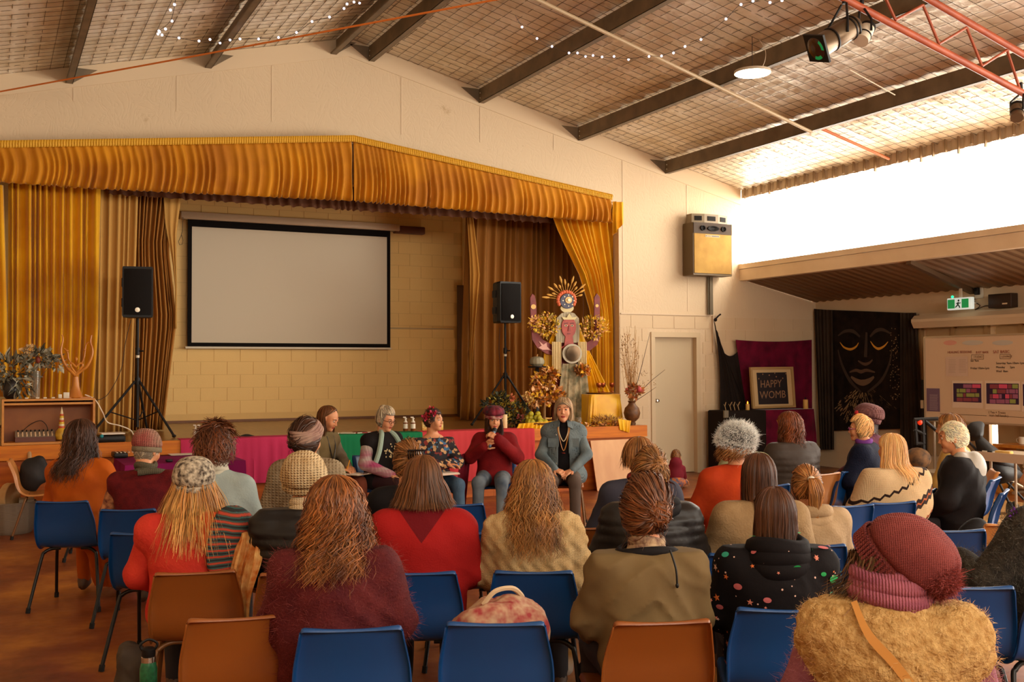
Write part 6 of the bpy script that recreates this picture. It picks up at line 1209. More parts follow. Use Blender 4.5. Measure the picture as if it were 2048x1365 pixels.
def tubes(paths, rad, ns=3, tint=None, c=None):
    """many thin tapered strands in one go: paths (N, T, 3), rad (N, T); ns = 2 gives flat ribbons lying round the centre c"""
    N, T, _ = paths.shape; t = np.gradient(paths, axis=1); t /= np.linalg.norm(t, axis=2, keepdims=True)+1e-9
    if ns == 2:
        o = paths-(paths.mean((0, 1)) if c is None else np.asarray(c)); o[..., 2] *= 0.35; rs = np.random.RandomState(N); o = o/(np.linalg.norm(o, axis=2, keepdims=True)+1e-9)+rs.normal(size=(N, 1, 3))*0.35
        w = np.cross(t, o); w /= np.linalg.norm(w, axis=2, keepdims=True)+1e-9; V = np.stack([paths-w*rad[..., None], paths+w*rad[..., None]], 2)
        I = np.arange(N*T*2).reshape(N, T, 2); F = np.stack([I[:, :-1, 0], I[:, :-1, 1], I[:, 1:, 1], I[:, 1:, 0]], -1).reshape(-1, 4)
        return V.reshape(-1, 3), F, None if tint is None else np.repeat(tint, T*2, axis=0)
    up = np.array([0.3, 0.2, 1.0]); u = np.cross(t, up); u /= np.linalg.norm(u, axis=2, keepdims=True)+1e-9; w = np.cross(t, u)
    th = np.linspace(0, 2*PI, ns, endpoint=False); V = paths[:, :, None, :]+rad[:, :, None, None]*(np.cos(th)[None, None, :, None]*u[:, :, None, :]+np.sin(th)[None, None, :, None]*w[:, :, None, :])
    I = np.arange(N*T*ns).reshape(N, T, ns); J = np.roll(I, -1, axis=2)
    F = np.stack([I[:, :-1], J[:, :-1], J[:, 1:], I[:, 1:]], -1).reshape(-1, 4)
    return V.reshape(-1, 3), F, None if tint is None else np.repeat(tint, T*ns, axis=0)
def tints(N, rr, lo=0.55, hi=1.35, warm=0.12):
    b = rr.uniform(lo, hi, N)**1.2; return np.stack([b*(1+warm*rr.uniform(-1, 1, N)), b, b*(1-warm*rr.uniform(0, 1, N))], 1)
DENS = 1.45
def hair_fall(n, L, wx, wy, vol=0.012, curl=0.0, cf=45, fa=1.15, r=0.0035, seed=1, jit=0.012, Lvar=0.18, yc=-0.0, fringe=False, part=0.0, T=16, flick=0.0, zr=0.0, flat=0.0, lo=0.55, hi=1.35, back=0.0, front=0.0, drape=0.085):
    """loose hair in head space: L = length below the head centre, wx, wy = half widths at the ends"""
    n = int(n*DENS); r = r*0.62; rr = np.random.RandomState(seed); ph = rr.uniform(-PI, PI, n); lay = rr.uniform(0.55, 1, n)
    def hull(ph, s, lay, Lk):
        # s 0..1 along: first part over the skull, then down
        top = 0.36; a = np.clip(s/top, 0, 1)*PI/2*1.0; v = np.clip((s-top)/(1-top), 0, 1)
        A = np.abs(ph); sg = np.where(ph >= 0, 1, -1); lim = fa
        sw = np.clip((a-0.98)/0.35, 0, 1) if not fringe else np.clip((s-0.55)/0.1, 0, 1)
        A2 = A+np.maximum(0, lim-A)*sw; p = sg*A2
        e = vol*lay; rx, ry, rz = 0.086+e, 0.104+e, 0.113+e
        sa_ = np.sin(a)**0.85; x = rx*sa_*np.sin(p); y = ry*sa_*np.cos(p)-0.012; z = rz*np.cos(a)+0.012
        x = x+part*np.cos(a)
        kx = (wx*lay**0.5-rx); ky = (wy*lay**0.5-ry)
        sh = np.sin(v*PI/2)**0.9
        x = x+kx*sh*np.sin(p); y = y+ky*sh*np.cos(p)*np.where(np.cos(p) > 0, 0.5+front, 1.0)-back*v**1.5; z = z-Lk*v-0.0
        dz = np.clip((-z-0.10)/0.12, 0, 1); dz = dz*dz*(3-2*dz); y = y-drape*dz*np.clip(0.35-np.cos(p), 0, 1)
        return np.stack([x, y, z], -1)
    s = np.linspace(0, 1, T)[None, :].repeat(n, 0); Lk = (L*(1+Lvar*rr.uniform(-1, 0.35, n)))[:, None]
    P = hull(ph[:, None]+rr.normal(size=(n, 1))*0.05+0*s, s, lay[:, None], Lk)
    dirn = P-np.array([0, -0.01, 0]); dirn[..., 2] *= 0.3; dirn /= np.linalg.norm(dirn, axis=-1, keepdims=True)+1e-9; tan_ = np.cross(dirn, [0, 0, 1.0])
    al = np.cumsum(np.linalg.norm(np.diff(P, axis=1, prepend=P[:, :1]), axis=2), axis=1); phs = rr.uniform(0, 2*PI, (n, 1)); g = np.clip(s*2.2-0.2, 0, 1)
    cfr = cf*rr.uniform(0.7, 1.3, (n, 1))
    P = P+dirn*(curl*g*np.cos(al*cfr+phs))[..., None]+tan_*(curl*1.2*g*np.sin(al*cfr+phs))[..., None]
    lowf = rr.normal(size=(n, 3))[:, None, :]*jit*(s**1.2)[..., None]; P = P+lowf
    if flick: P = P+dirn*(flick*np.clip((s-0.8)/0.2, 0, 1)**2)[..., None]
    rad = r*rr.uniform(0.7, 1.3, (n, 1))*(1-0.75*s**2.5)
    c = 44; phc = np.linspace(-PI, PI, c)[:, None]; sc = np.linspace(0, 0.93, 20)[None, :]
    H = hull(phc+0*sc, sc+0*phc, 0.6+0*sc+0*phc, L*0.93)
    return P, rad, H, tints(n, rr, lo, hi)
def put_hair(name, data, HC, R, m, par, hs=1.0, base=0.4, ns=2):
    P, rad, H, tn = data; s = MB(); n, T, _ = P.shape
    V, F, TT = tubes(xf(P.reshape(-1, 3), HC, R, hs).reshape(n, T, 3), rad*hs, ns, tn, HC); s.add(V, F, 0, TT)
    if H is not None:
        Hh = xf(H.reshape(-1, 3), HC, R, hs).reshape(H.shape); a, b = H.shape[:2]; I = np.arange(a*b).reshape(a, b)
        Fh = np.stack([I[:-1, :-1].ravel(), I[1:, :-1].ravel(), I[1:, 1:].ravel(), I[:-1, 1:].ravel()], 1); s.add(Hh.reshape(-1, 3), Fh, 0, np.full((a*b, 3), base))
    o = s.build(name, m, par, world=False, autos=False); o['kind'] = 'stuff'; return o
def hair_up(n, bun, br, seed=1, r=0.0035, vol=0.01, wisps=30, T=12, curl=0.004, wl=0.1, low=-0.085, mess=0.006, tail=0.0, tw=0.03, lo=0.55, hi=1.35, bunn=None):
    """hair gathered from all round to the point bun (head space), a knot of radius br, or a tail of that length"""
    n = int(n*DENS); r = r*0.62; rr = np.random.RandomState(seed); bun = np.array(bun, float); ax = np.array([0.08+vol, 0.102+vol, 0.115+vol]); c0 = np.array([0, -0.012, 0.012])
    ph = rr.uniform(-PI, PI, n); ct = rr.uniform(-0.75, 0.9, n); fr = np.abs(ph) < 1.15
    ct = np.where(fr, 0.55+0.35*rr.rand(n), np.where(np.abs(ph) < 1.5, np.maximum(ct, -0.35), ct)); st = np.sqrt(1-ct**2)
    d0 = np.stack([st*np.sin(ph), st*np.cos(ph), ct], 1); db = (bun-c0)/ax; db /= np.linalg.norm(db); om = np.arccos(np.clip(d0@db, -1, 1))[:, None]; s = np.linspace(0, 1, T)[None, :]
    D = (np.sin((1-s)*om)/(np.sin(om)+1e-6))[..., None]*d0[:, None, :]+(np.sin(s*om)/(np.sin(om)+1e-6))[..., None]*db
    bulge = 1+0.05*np.sin(PI*s)*rr.uniform(0, 1, (n, 1))+rr.uniform(-0.02, 0.05, (n, 1)); P = c0+D*ax*bulge[..., None]
    e = np.clip((s-0.8)/0.2, 0, 1)[..., None]; P = P*(1-e)+(bun+rr.normal(size=(n, 1, 3))*br*0.3)*e
    P = P+rr.normal(size=(n, 1, 3))*mess*np.sin(PI*s)[..., None]+curl*np.stack([np.sin(s*9+ph[:, None]), np.cos(s*8+ph[:, None]), np.sin(s*7)+0*ph[:, None]], -1)*np.sin(PI*s)[..., None]
    rad = r*rr.uniform(0.7, 1.3, (n, 1))+0*s; out = [(P, rad)]
    nb = bunn or int(n*0.45)
    if br > 0:
        nn = rr.normal(size=(nb, 3)); nn /= np.linalg.norm(nn, axis=1)[:, None]; e1 = np.cross(nn, rr.normal(size=(nb, 3))); e1 /= np.linalg.norm(e1, axis=1)[:, None]; e2 = np.cross(nn, e1)
        a0 = rr.uniform(0, 2*PI, (nb, 1)); th = a0+np.linspace(0, 4.4, T)[None, :]; R_ = br*rr.uniform(0.55, 1.05, (nb, 1)); cc = bun+nn*br*0.25
        Q = cc[:, None, :]+(np.cos(th)*R_)[..., None]*e1[:, None, :]+(np.sin(th)*R_)[..., None]*e2[:, None, :]+nn[:, None, :]*(br*0.25*np.sin(th*2))[..., None]; out.append((Q, r*rr.uniform(0.8, 1.5, (nb, 1))+0*th))
    if tail:
        nt = int(n*0.6); a = rr.uniform(0, 2*PI, (nt, 1)); q = np.linspace(0, 1, T)[None, :]; w = tw*np.sqrt(rr.rand(nt, 1))*np.sin(PI*np.clip(q*0.75+0.12, 0, 1)); LL = tail*rr.uniform(0.75, 1.1, (nt, 1))
        x = bun[0]+w*np.cos(a)+0.01*np.sin(q*5+a); y = bun[1]-0.05*np.sin(PI*np.clip(q*1.5, 0, 1)*0.8)+w*np.sin(a)-0.01; z = bun[2]+0.02*np.sin(PI*np.clip(q*3, 0, 1))-LL*q**1.25; out.append((np.stack([x, y+0*q, z], -1), r*1.1*(1-0.6*q**3)+0*a))
    if wisps:
        a = rr.uniform(-PI, PI, (wisps, 1)); q = np.linspace(0, 1, T)[None, :]; x = 0.078*np.sin(a)+0.02*np.sin(a)*q+0.012*np.sin(q*9+a*5); y = -0.01+0.1*np.cos(a)*np.where(np.cos(a) > 0, 0.6, 1)+0.02*np.cos(a)*q+0.01*np.cos(q*8+a); z = rr.uniform(-0.06, 0.1, (wisps, 1))-wl*rr.uniform(0.4, 1.3, (wisps, 1))*q
        out.append((np.stack([x, y, z+0*a], -1), r*0.5*(1-0.6*q)+0*a))
    P = np.concatenate([o[0] for o in out]); rad = np.concatenate([o[1] for o in out])
    ph = np.linspace(0, 2*PI, 33)[:, None]; ct = np.linspace(0.999, -0.8, 14)[None, :]; ct2 = np.where(np.cos(ph) > 0.45, np.maximum(ct, 0.52), ct); st = np.sqrt(1-ct2**2)
    H = c0+np.stack([st*np.sin(ph), st*np.cos(ph), ct2+0*ph], -1)*ax*0.99
    return P, rad, H, tints(len(P), rr, lo, hi)
def hair_short(n, L=0.03, seed=1, r=0.003, vol=0.006, fa=1.2, sweep=(0, -0.4, -0.5), nape=-0.075, spike=0.3, lo=0.6, hi=1.3):
    n = int(n*DENS*1.3); r = r*0.6; rr = np.random.RandomState(seed); ax = np.array([0.079+vol, 0.1+vol, 0.113+vol]); c0 = np.array([0, -0.012, 0.012]); T = 7
    ph = rr.uniform(-PI, PI, n); ct = rr.uniform(-0.72, 1, n); ct = np.where(np.abs(ph) < 0.9, 0.5+0.5*rr.rand(n), np.where(np.abs(ph) < 1.45, np.maximum(ct, -0.1), ct)); st = np.sqrt(1-ct**2)
    d0 = np.stack([st*np.sin(ph), st*np.cos(ph), ct], 1); s = np.linspace(0, 1, T)[None, :, None]; LL = L*rr.uniform(0.6, 1.4, (n, 1, 1)); sw = np.array(sweep, float)+rr.normal(size=(n, 3))*0.35
    tg = sw-d0*np.sum(sw*d0, axis=1)[:, None]; tg /= np.linalg.norm(tg, axis=1)[:, None]
    P = c0+d0[:, None, :]*(ax*0.97)+LL*(tg[:, None, :]*s+d0[:, None, :]*(spike*s-(spike+0.1)*0.6*s*s)); rad = (r*rr.uniform(0.7, 1.3, (n, 1))*(1-0.7*s[..., 0]**2))
    ph = np.linspace(0, 2*PI, 33)[:, None]; ct = np.linspace(0.999, -0.74, 14)[None, :]; ct2 = np.where(np.cos(ph) > 0.62, np.maximum(ct, 0.5), np.where(np.cos(ph) > 0.1, np.maximum(ct, -0.1), ct)); st = np.sqrt(1-ct2**2); H = c0+np.stack([st*np.sin(ph), st*np.cos(ph), ct2+0*ph], -1)*ax*0.985
    return P, rad, H, tints(n, rr, lo, hi)
def fuzz(name, o, n, L, m, par, seed=0, r=0.0006, lo=0.8, hi=1.2, cu=0.5):
    me = o.data; nv = len(me.vertices); co = np.empty(nv*3); me.vertices.foreach_get('co', co); no = np.empty(nv*3); me.vertices.foreach_get('normal', no)
    co = co.reshape(-1, 3); no = no.reshape(-1, 3); rr = np.random.RandomState(seed); i = rr.randint(nv, size=n); s = np.linspace(0, 1, 4)[None, :, None]
    c = co[i]+rr.normal(size=(n, 3))*0.004; d = no[i]+rr.normal(size=(n, 3))*0.55; e = rr.normal(size=(n, 3))*cu
    P = c[:, None, :]+L*rr.uniform(0.4, 1.3, (n, 1, 1))*(d[:, None, :]*s+e[:, None, :]*s*s); V, F, TT = tubes(P, r*(1-0.7*s[..., 0])*np.ones((n, 1)), 2, tints(n, rr, lo, hi, 0.05), P.mean((0, 1))+rr.normal(size=3)*0.3)
    q = MB().add(V, F, 0, TT).build(name, m, par, world=False, autos=False); q['kind'] = 'stuff'; return q
def beanie(par, HC, R, hs, mats, name='beanie', rb=0.1, ht=0.15, slouch=(0, -0.02), tiltx=-0.25, tiltz=0.0, ribs=40, ribd=0.02, brim=0.045, pom=0.0, fold=0.008, z0=0.0, bulge=1.08, top=0.0, seams=0, n=120, yr=1.18, pomc=None):
    th = np.linspace(0, 2*PI, n, endpoint=False); S = MB(); rings = []; mi = []
    prof = [(0.985, 0.0), (1.03, 0.004), (1.035, brim*0.5), (1.03, brim), (0.99, brim+0.003), (1.0*bulge*0.97, brim+0.015)]
    for q in np.linspace(0.12, 1, 13): prof.append((max(0.015, bulge*math.cos(q*PI/2)**0.62 if q < 1 else 0.02), brim+0.012+(ht-brim)*math.sin(q*PI/2)**(1.15 if top == 0 else top)))
    for k, (rr_, z) in enumerate(prof):
        f = np.clip(z/ht, 0, 1)**1.5; ribw = 1+ribd*(np.abs(np.sin(ribs/2*th))-0.5)*(1 if k > 0 else 0)*(1-0.5*f)
        if seams: ribw = ribw-0.06*np.abs(np.cos(seams/2*th))**8*f
        x = rb*rr_*ribw*np.cos(th)+slouch[0]*f; y = rb*yr*rr_*ribw*np.sin(th)+slouch[1]*f; rings.append(np.stack([x, y, np.full(n, z+z0)], 1))
    R0 = rotm(x=tiltx, y=tiltz); rg = [xf(xf(q, (0, -0.01, 0.0), R0), HC, R, hs) for q in rings]
    nb = 5; o1 = MB().loft(rg[:nb], cap=False).build('hat_brim', mats[-1], par, world=False, autos=False)
    o = MB().loft(rg[nb-1:], cap=True).build(name, mats[0], par, world=False, autos=False)
    if pom:
        c = xf(np.array([[slouch[0], slouch[1], ht+z0+pom*0.5]]), (0, -0.01, 0), R0); c = xf(c, HC, R, hs)[0] if pomc is None else pomc
        q = MB().ell(c, (pom*0.86,)*3, n=18, m=12).build('pompom', mats[0], par, world=False); return o, o1, q
    return o, o1
def person(name_label, px_, py_, head, chair=None, D=None, hy=0.0, hp=0.0, hr=0.0, lean=0.0, w=1.0, topm=None, sleevem=None, legm=None, shoem=None, inf=0.02, h=0.016, style='sweater', hh=0.0095, face=False,
           arms='lap', skinmat=None, hands=0.0095, amp=0.005, hem=0.0, dback=0.075, hscale=None, neck=1.045, legs='sit', group='seated audience', folds=9, collar=None, vol=0.0, k_=None, crossed=False, lips=True, trousers=True, jaw=1.0):
    h_ = math.radians(head); f = np.array([math.sin(h_), math.cos(h_), 0]); L = lean
    yo = -0.04+math.sin(L)*0.6+0.0
    if chair is not None: Hn = chair[0]+f*(yo+0.0+dback)
    else: Hn = at(px_, py_, D=D)
    D = float((Hn-CAM)@_a) if chair is not None else D
    global DENS; DENS = 1.6 if D < 5.2 else (1.05 if D < 7.5 else 0.8)
    cr = at(px_, py_, D=D); base = cr-f*(yo+dback*0); base[2] = 0
    if chair is not None and dback: base = cr-f*yo; base[2] = 0
    if chair is None and all(math.hypot(q[0]-base[0], q[1]-base[1]) > 0.34 for q in CH): put_chair('blue', base-f*0.075, head, 'blue plastic chair under the '+' '.join(name_label.split()[:9]))
    # vertical scale of the seated trunk so that the crown comes to its height
    k = k_ or (cr[2]-0.52-0.115-0.0)/((1.165-0.52)*math.cos(L)+0.0)
    k = max(0.6, min(1.3, k)); hs = hscale or min(1.08, max(0.85, k)); w = w*1.0
    root = thing('person', name_label, 'person', (base[0], base[1], 0), -h_, group); tr = T_lean(L, k, w)
    HC = tr((0, -0.04, 1.165)); HC[2] = cr[2]-0.115*hs-0.0; Rh = rotm(z=math.radians(-hy)) @ rotm(x=math.radians(-hp)) @ rotm(y=math.radians(hr))
    Sh = [tr((s*0.152, -0.085, 0.945)) for s in (-1, 1)]
    P_ = {'lap': [((s*0.225*w, 0.0, 0.50+0.22*k), (s*0.10, 0.215, 0.60), (s*0.05, 0.31, 0.575)) for s in (-1, 1)],
          'wide': [((s*0.222*w, -0.01, 0.50+0.22*k), (s*0.15, 0.22, 0.60), (s*0.09, 0.31, 0.585)) for s in (-1, 1)],
          'folded': [((s*0.24*w, 0.02, 0.50+0.22*k), (-s*0.04, 0.20, 0.70), (-s*0.13, 0.22, 0.70)) for s in (-1, 1)]}
    A = P_[arms] if isinstance(arms, str) else arms
    c_ = lambda p: tr(p)
    def torso(P, e):
        Ri = rotm(x=-L); q = P
        d = ell(q, c_((0, -0.05, 0.54)), ((0.172+vol)*w+e*0.7, 0.13+e*0.5, 0.13+e)); d = smin(d, ell(q, c_((0, -0.085, 0.70)), ((0.15+vol)*w+e, 0.112+e, 0.17*k+e), Ri), 0.06); d = smin(d, ell(q, c_((0, -0.085, 0.87)), ((0.166+vol*.5)*w+e, 0.115+e, 0.15*k+e), Ri), 0.06)
        d = smin(d, cap(q, c_((-0.12, -0.085, 0.945)), c_((0.12, -0.085, 0.945)), 0.052+e, 0.052+e), 0.05)
        for s in (-1, 1): d = smin(d, cap(q, c_((0, -0.08, 1.015)), c_((s*0.14, -0.085, 0.945)), 0.042+e*0.8, 0.046+e), 0.03)
        return smin(d, cap(q, c_((0, -0.085, 0.97)), c_((0, -0.07, 1.06)), 0.05+e*0.8, 0.046+e*0.5), 0.03)
    def armsd(P, e, i=None):
        d = None
        for j in ((0, 1) if i is None else (i,)):
            S_ = Sh[j]; el, wr = A[j][:2]; q = smin(cap(P, S_, el, 0.05+e, 0.043+e), cap(P, el, wr, 0.042+e, 0.032+e), 0.03); d = q if d is None else np.minimum(d, q)
        return d
    def fold(P):
        q = P.copy(); q[..., 2] = P[..., 2]+0.7*np.abs(P[..., 0]); q = q*np.array([0.7, 0.8, 1.5], np.float32)
        return amp*(wob(P*np.array([1, 1, 0.6], np.float32), folds, head)+0.5*wob(P, folds*2.3, 3))+amp*1.3*(np.abs(wob(q, folds*1.7, head*0.3+1))**0.7-0.5)
    def disp(P, d):
        if style == 'puffer': return d-0.013*np.abs(np.sin(PI*P[..., 2]/0.052+0.25*wob(P, 9)))**0.6+0.006
        if style == 'cable': return d-0.011*np.abs(np.sin(P[..., 0]*52+0.8*np.sin(P[..., 2]*75)))**1.6-0.002*wob(P, 30)
        if style == 'knit': return d-0.003*np.sin(P[..., 2]*190)*np.sin(P[..., 0]*160)
        if style == 'fleece': return d-0.006*wob(P, 85)-0.004*wob(P, 140, 3)
        return d
    bl = {'shawl': 0.075, 'poncho': 0.1}.get(style, 0.05)
    def top(P):
        d = torso(P, inf)
        if sleevem is None or style in ('shawl', 'poncho'): d = smin(d, armsd(P, inf*0.8+(0.004 if style in ('shawl', 'poncho') else 0)), bl)
        else: d = smin(d, np.minimum(cap(P, Sh[0], Sh[0]+(np.array(A[0][0])-Sh[0])*0.12, 0.06+inf, 0.05+inf), cap(P, Sh[1], Sh[1]+(np.array(A[1][0])-Sh[1])*0.12, 0.06+inf, 0.05+inf)), 0.04)
        if style == 'poncho': d = smin(d, ell(P, c_((0, -0.06, 0.76)), (0.25*w, 0.16, 0.2*k)), 0.08)
        d = disp(P, d+fold(P)); zc = (P-c_((0, -0.08, neck)))@(c_((0, -0.08, 2.0))-c_((0, -0.08, 1.0)))/k
        d = np.maximum(d, zc); return np.maximum(d, (0.45-hem)-P[..., 2])
    lo = np.array([-0.36*w-vol, -0.34, 0.42-hem]); hi = np.array([0.36*w+vol, 0.42+math.sin(L)*0.3, HC[2]])
    V, F = snet(top, lo, hi, h); TM = topm if topm is not None else SKIN
    tp = MB().add(V, F).build('top_garment', TM, root, world=False, autos=False)
    if sleevem is not None and style not in ('shawl', 'poncho'):
        for j in (0, 1):
            a = np.minimum(np.minimum(Sh[j], A[j][0]), A[j][1])-0.1; b = np.maximum(np.maximum(Sh[j], A[j][0]), A[j][1])+0.1; cut_ = Sh[j]+(np.array(A[j][0])-Sh[j])*0.02
            V, F = snet(lambda P: armsd(P, inf*0.8-0.002, j)+fold(P), a, b, h); MB().add(V, F).build('sleeve', sleevem, root, world=False, autos=False)
    lg = legs if not isinstance(legs, str) else [((s*0.09, -0.03, 0.525), (s*0.115, 0.37, 0.51), (s*0.12, 0.40, 0.09)) for s in (-1, 1)]
    if trousers:
        def lf(P):
            d = ell(P, (0, -0.06, 0.53), (0.175*w, 0.13, 0.105))
            for a, b, c in lg: d = smin(d, smin(cap(P, a, b, 0.092, 0.066), cap(P, b, c, 0.064, 0.05), 0.03), 0.035)
            return d+0.004*wob(P, 11, 2)
        pts = np.array([q for l in lg for q in l]); V, F = snet(lf, np.minimum(pts.min(0)-0.13, (-0.25, -0.22, 0.02)), np.maximum(pts.max(0)+0.13, (0.25, 0.2, 0.66)), 0.028 if not face else 0.016); MB().add(V, F).build('trousers', legm or mat('dark_trousers', (44, 38, 40), 0.8), root, world=False, autos=False)
    for s_, (a, b, c) in enumerate(lg):
        c = np.array(c); dx = -0.02 if s_ == 0 else 0.02
        V, F = snet(lambda P: smin(smin(cap(P, c+(0, 0.0, -0.02), c+(dx, 0.13, -0.045), 0.042, 0.034), cap(P, c, c+(0, -0.03, -0.04), 0.04, 0.036), 0.02), cap(P, c+(0, 0, 0.03), c, 0.042, 0.042), 0.02), c-(0.1, 0.1, 0.09), c+(0.1, 0.22, 0.08), 0.019); V[:, 2] = np.maximum(V[:, 2], c[2]-0.088); MB().add(V, F).build('shoe', shoem or mat('brown_boot', (86, 58, 38), 0.5), root, world=False, autos=False)
    # body: one skin mesh (head, neck, chest; arms and legs inside the clothes; hands with fingers)
    S = MB(); nb = c_((0, -0.08, 0.97)); up_ = HC+np.array(Rh)@np.array((0, -0.03, -0.05))*hs
    def hb(P):
        q = (P-HC.astype(np.float32))@np.asarray(Rh, np.float32)/hs; d = headsdf(q, jaw=jaw)*hs; d = smin(d, cap(P, nb, up_, 0.056, 0.05), 0.02); return smin(d, ell(P, c_((0, -0.08, 0.96)), (0.12*w, 0.08, 0.07)), 0.03)
    V, F = snet(hb, np.minimum(HC-0.15*hs, nb-0.1)-0.01, np.maximum(HC+0.15*hs, nb+0.1), hh)
    cen = V[F].mean(1); q = (cen-HC)@Rh/hs; mi = np.zeros(len(F), int)
    if face:
        mi[(q[:, 1] > 0.07) & (np.abs(q[:, 0]) < 0.0215) & (q[:, 2] < -0.0475) & (q[:, 2] > -0.0685) & (np.abs(q[:, 0]) < 0.0225-0.6*np.abs(q[:, 2]+0.0575))] = 1
        br = (q[:, 1] > 0.055) & (np.abs(q[:, 0]) > 0.014) & (np.abs(q[:, 0]) < 0.047); bz = 0.0335-6*(np.abs(q[:, 0])-0.03)**2; mi[br & (np.abs(q[:, 2]-bz) < 0.0038)] = 2
    for m_ in (0, 1, 2):
        if (mi == m_).any(): S.add(V, F[mi == m_], m_)
    def rest(P):
        d = torso(P, -0.012); d = smin(d, armsd(P, -0.006), 0.03)
        for a, b, c in lg: d = smin(d, smin(cap(P, a, b, 0.075, 0.052), cap(P, b, c, 0.05, 0.036), 0.03), 0.03)
        return np.maximum(d, 0.03+(P-c_((0, -0.08, neck)))@(c_((0, -0.08, 2.0))-c_((0, -0.08, 1.0)))/k)
    pts = np.array([q for l in lg for q in l]+[q for l in A for q in l[:2]]); V, F = snet(rest, np.minimum(pts.min(0)-0.12, (-0.26, -0.25, 0.04)), np.maximum(pts.max(0)+0.1, (0.26, 0.2, nb[2]+0.05)), 0.036); S.add(V, F)
    hd = []
    for j, sd in ((0, 1), (1, -1)):
        if len(A[j]) < 3 or A[j][2] is None: continue
        el, wr, tip = [np.array(q, float) for q in A[j][:3]]; nm = A[j][3] if len(A[j]) > 3 else (0, 0.1, -1); cu = A[j][4] if len(A[j]) > 4 else 0.5
        pr = hand_prims(wr, tip-wr, nm, sd, cu); al = np.array([p[0] for p in pr]+[p[1] for p in pr])
        def hf(P):
            d = cap(P, el+(wr-el)*0.55, wr+(tip-wr)/np.linalg.norm(tip-wr)*0.02, 0.034, 0.024)
            for a, b, ra, rb in pr: d = smin(d, cap(P, a, b, ra, rb), 0.006)
            return d
        lo_ = np.minimum(al.min(0), el+(wr-el)*0.6)-0.035; V, F = snet(hf, lo_, np.maximum(al.max(0), el+(wr-el)*0.6)+0.035, hands); S.add(V, F)
    S.build('body', [skinmat or SKIN, LIP, BROW], root, world=False, autos=False)
    if face:
        for s in (-1, 1):
            e = MB(); c = xf(np.array([[s*0.031, 0.0745, 0.0105]]), HC, Rh, hs)[0]; e.ell(c, (0.0125*hs,)*3, n=14, m=9); ey = e.build('eye', EYEW, root, world=False)
            c2 = xf(np.array([[s*0.0305, 0.0843, 0.0095]]), HC, Rh, hs)[0]; MB().ell(c2, (0.0062*hs, 0.004*hs, 0.0062*hs), n=10, m=7, R=Rh).build('iris', IRIS, ey, world=False)
            l = MB(); th = np.linspace(0.15, PI-0.15, 9); pts = xf(np.stack([s*0.031+0.0145*np.cos(th), 0.0815+0.0055*np.sin(th), 0.0115+0.0055*np.sin(th)], 1), HC, Rh, hs); l.tube(pts, 0.0024*hs, 5); l.build('eyelid', skinmat or SKIN, root, world=False)
    o = Pose(); o.topf, o.lo, o.hi = top, lo, hi; o.base = base; o.root, o.HC, o.R, o.hs, o.tr, o.k, o.w, o.top, o.A, o.Sh = root, HC, Rh, hs, tr, k, w, tp, A, Sh; o.Ry = rotm(z=math.radians(-hy)); return o
def scarf(p, m, r=0.032, rad=(0.085, 0.085), z=1.045, turns=5, seed=1, name='scarf', hgt=0.07, tilt=0.0, y=-0.075):
    rr = np.random.RandomState(seed); S = MB(); n = 40; th = np.linspace(0, 2*PI, n, endpoint=False); c = p.tr((0, y, z))
    for i in range(turns):
        zz = (i/(max(1, turns-1))-0.5)*hgt; e = rr.uniform(-0.008, 0.01); ph = rr.uniform(0, 6)
        pts = np.stack([c[0]+(rad[0]+e-abs(zz)*0.2)*np.sin(th), c[1]+(rad[1]+e-abs(zz)*0.2)*np.cos(th), c[2]+zz+0.008*np.sin(2*th+ph)+tilt*np.cos(th)], 1)
        R = []
        for j in range(n):
            t = pts[(j+1) % n]-pts[j-1]; t /= np.linalg.norm(t); u = np.array([t[1], -t[0], 0]); u /= np.linalg.norm(u); v = np.cross(t, u); a = np.linspace(0, 2*PI, 8, endpoint=False); R.append(pts[j]+r*(np.outer(np.cos(a)*0.7, u)+np.outer(np.sin(a), v)))
        R.append(R[0]); S.loft(R, cap=False)
    o = S.build(name, m, p.root, world=False, autos=False); return o
# ------------------------------------------------------------------ the rows
dn = mat('denim_blue', (72, 96, 116), 0.8, bump=0.3, bscale=90, vary=(52, 74, 96), vscale=5)
ch1 = place_chair('blue', 124, 1001, 22, 'blue plastic chair under the woman in the rust orange dress, leftmost in the audience')
ch2 = place_chair('blue', 256, 1017, 22, 'blue plastic chair behind the woman in the striped ribbed beanie')
ch3 = place_chair('blue', 283, 1064, 28, 'empty blue plastic chair left of the woman in the coral jacket')
ch4 = place_chair('brown', 391, 1141, 14, 'brown plastic chair under the woman in the coral jacket')
ch5 = place_chair('brown', 475, 1231, 13, 'empty brown plastic chair at the bottom left, nearest the camera')
ch6 = place_chair('blue', 703, 1253, 20, 'blue plastic chair behind the woman with big auburn curls')
ch7 = place_chair('blue', 991, 1242, 27, 'empty blue plastic chair with a floral bag on it, bottom centre')
ch8 = place_chair('brown', 1325, 1239, 20, 'brown plastic chair behind the woman in the olive top')
ch9 = place_chair('blue', 1569, 1215, 33, 'blue plastic chair behind the girl in the star print hoodie')
ch10 = place_chair('blue', 1941, 1170, 30, 'blue plastic chair right of the pink pompom beanie')
ch11 = place_chair('brown', 600, 1143, 18, 'brown plastic chair under the woman in the black puffer vest')
ch12 = place_chair('blue', 833, 1142, 24, 'blue plastic chair under the woman in the red shawl')
ch13 = place_chair('blue', 1067, 1140, 28, 'blue plastic chair under the woman in the cream cable sweater')
ch14 = place_chair('blue', 1490, 1106, 30, 'blue plastic chair between the olive top and the star print hoodie')
ch15 = place_chair('blue', 1625, 1088, 22, 'blue plastic chair behind the girl with the ponytail')
ch16 = place_chair('blue', 1704, 1009, 5, 'blue plastic chair directly left of the woman in the patterned poncho')
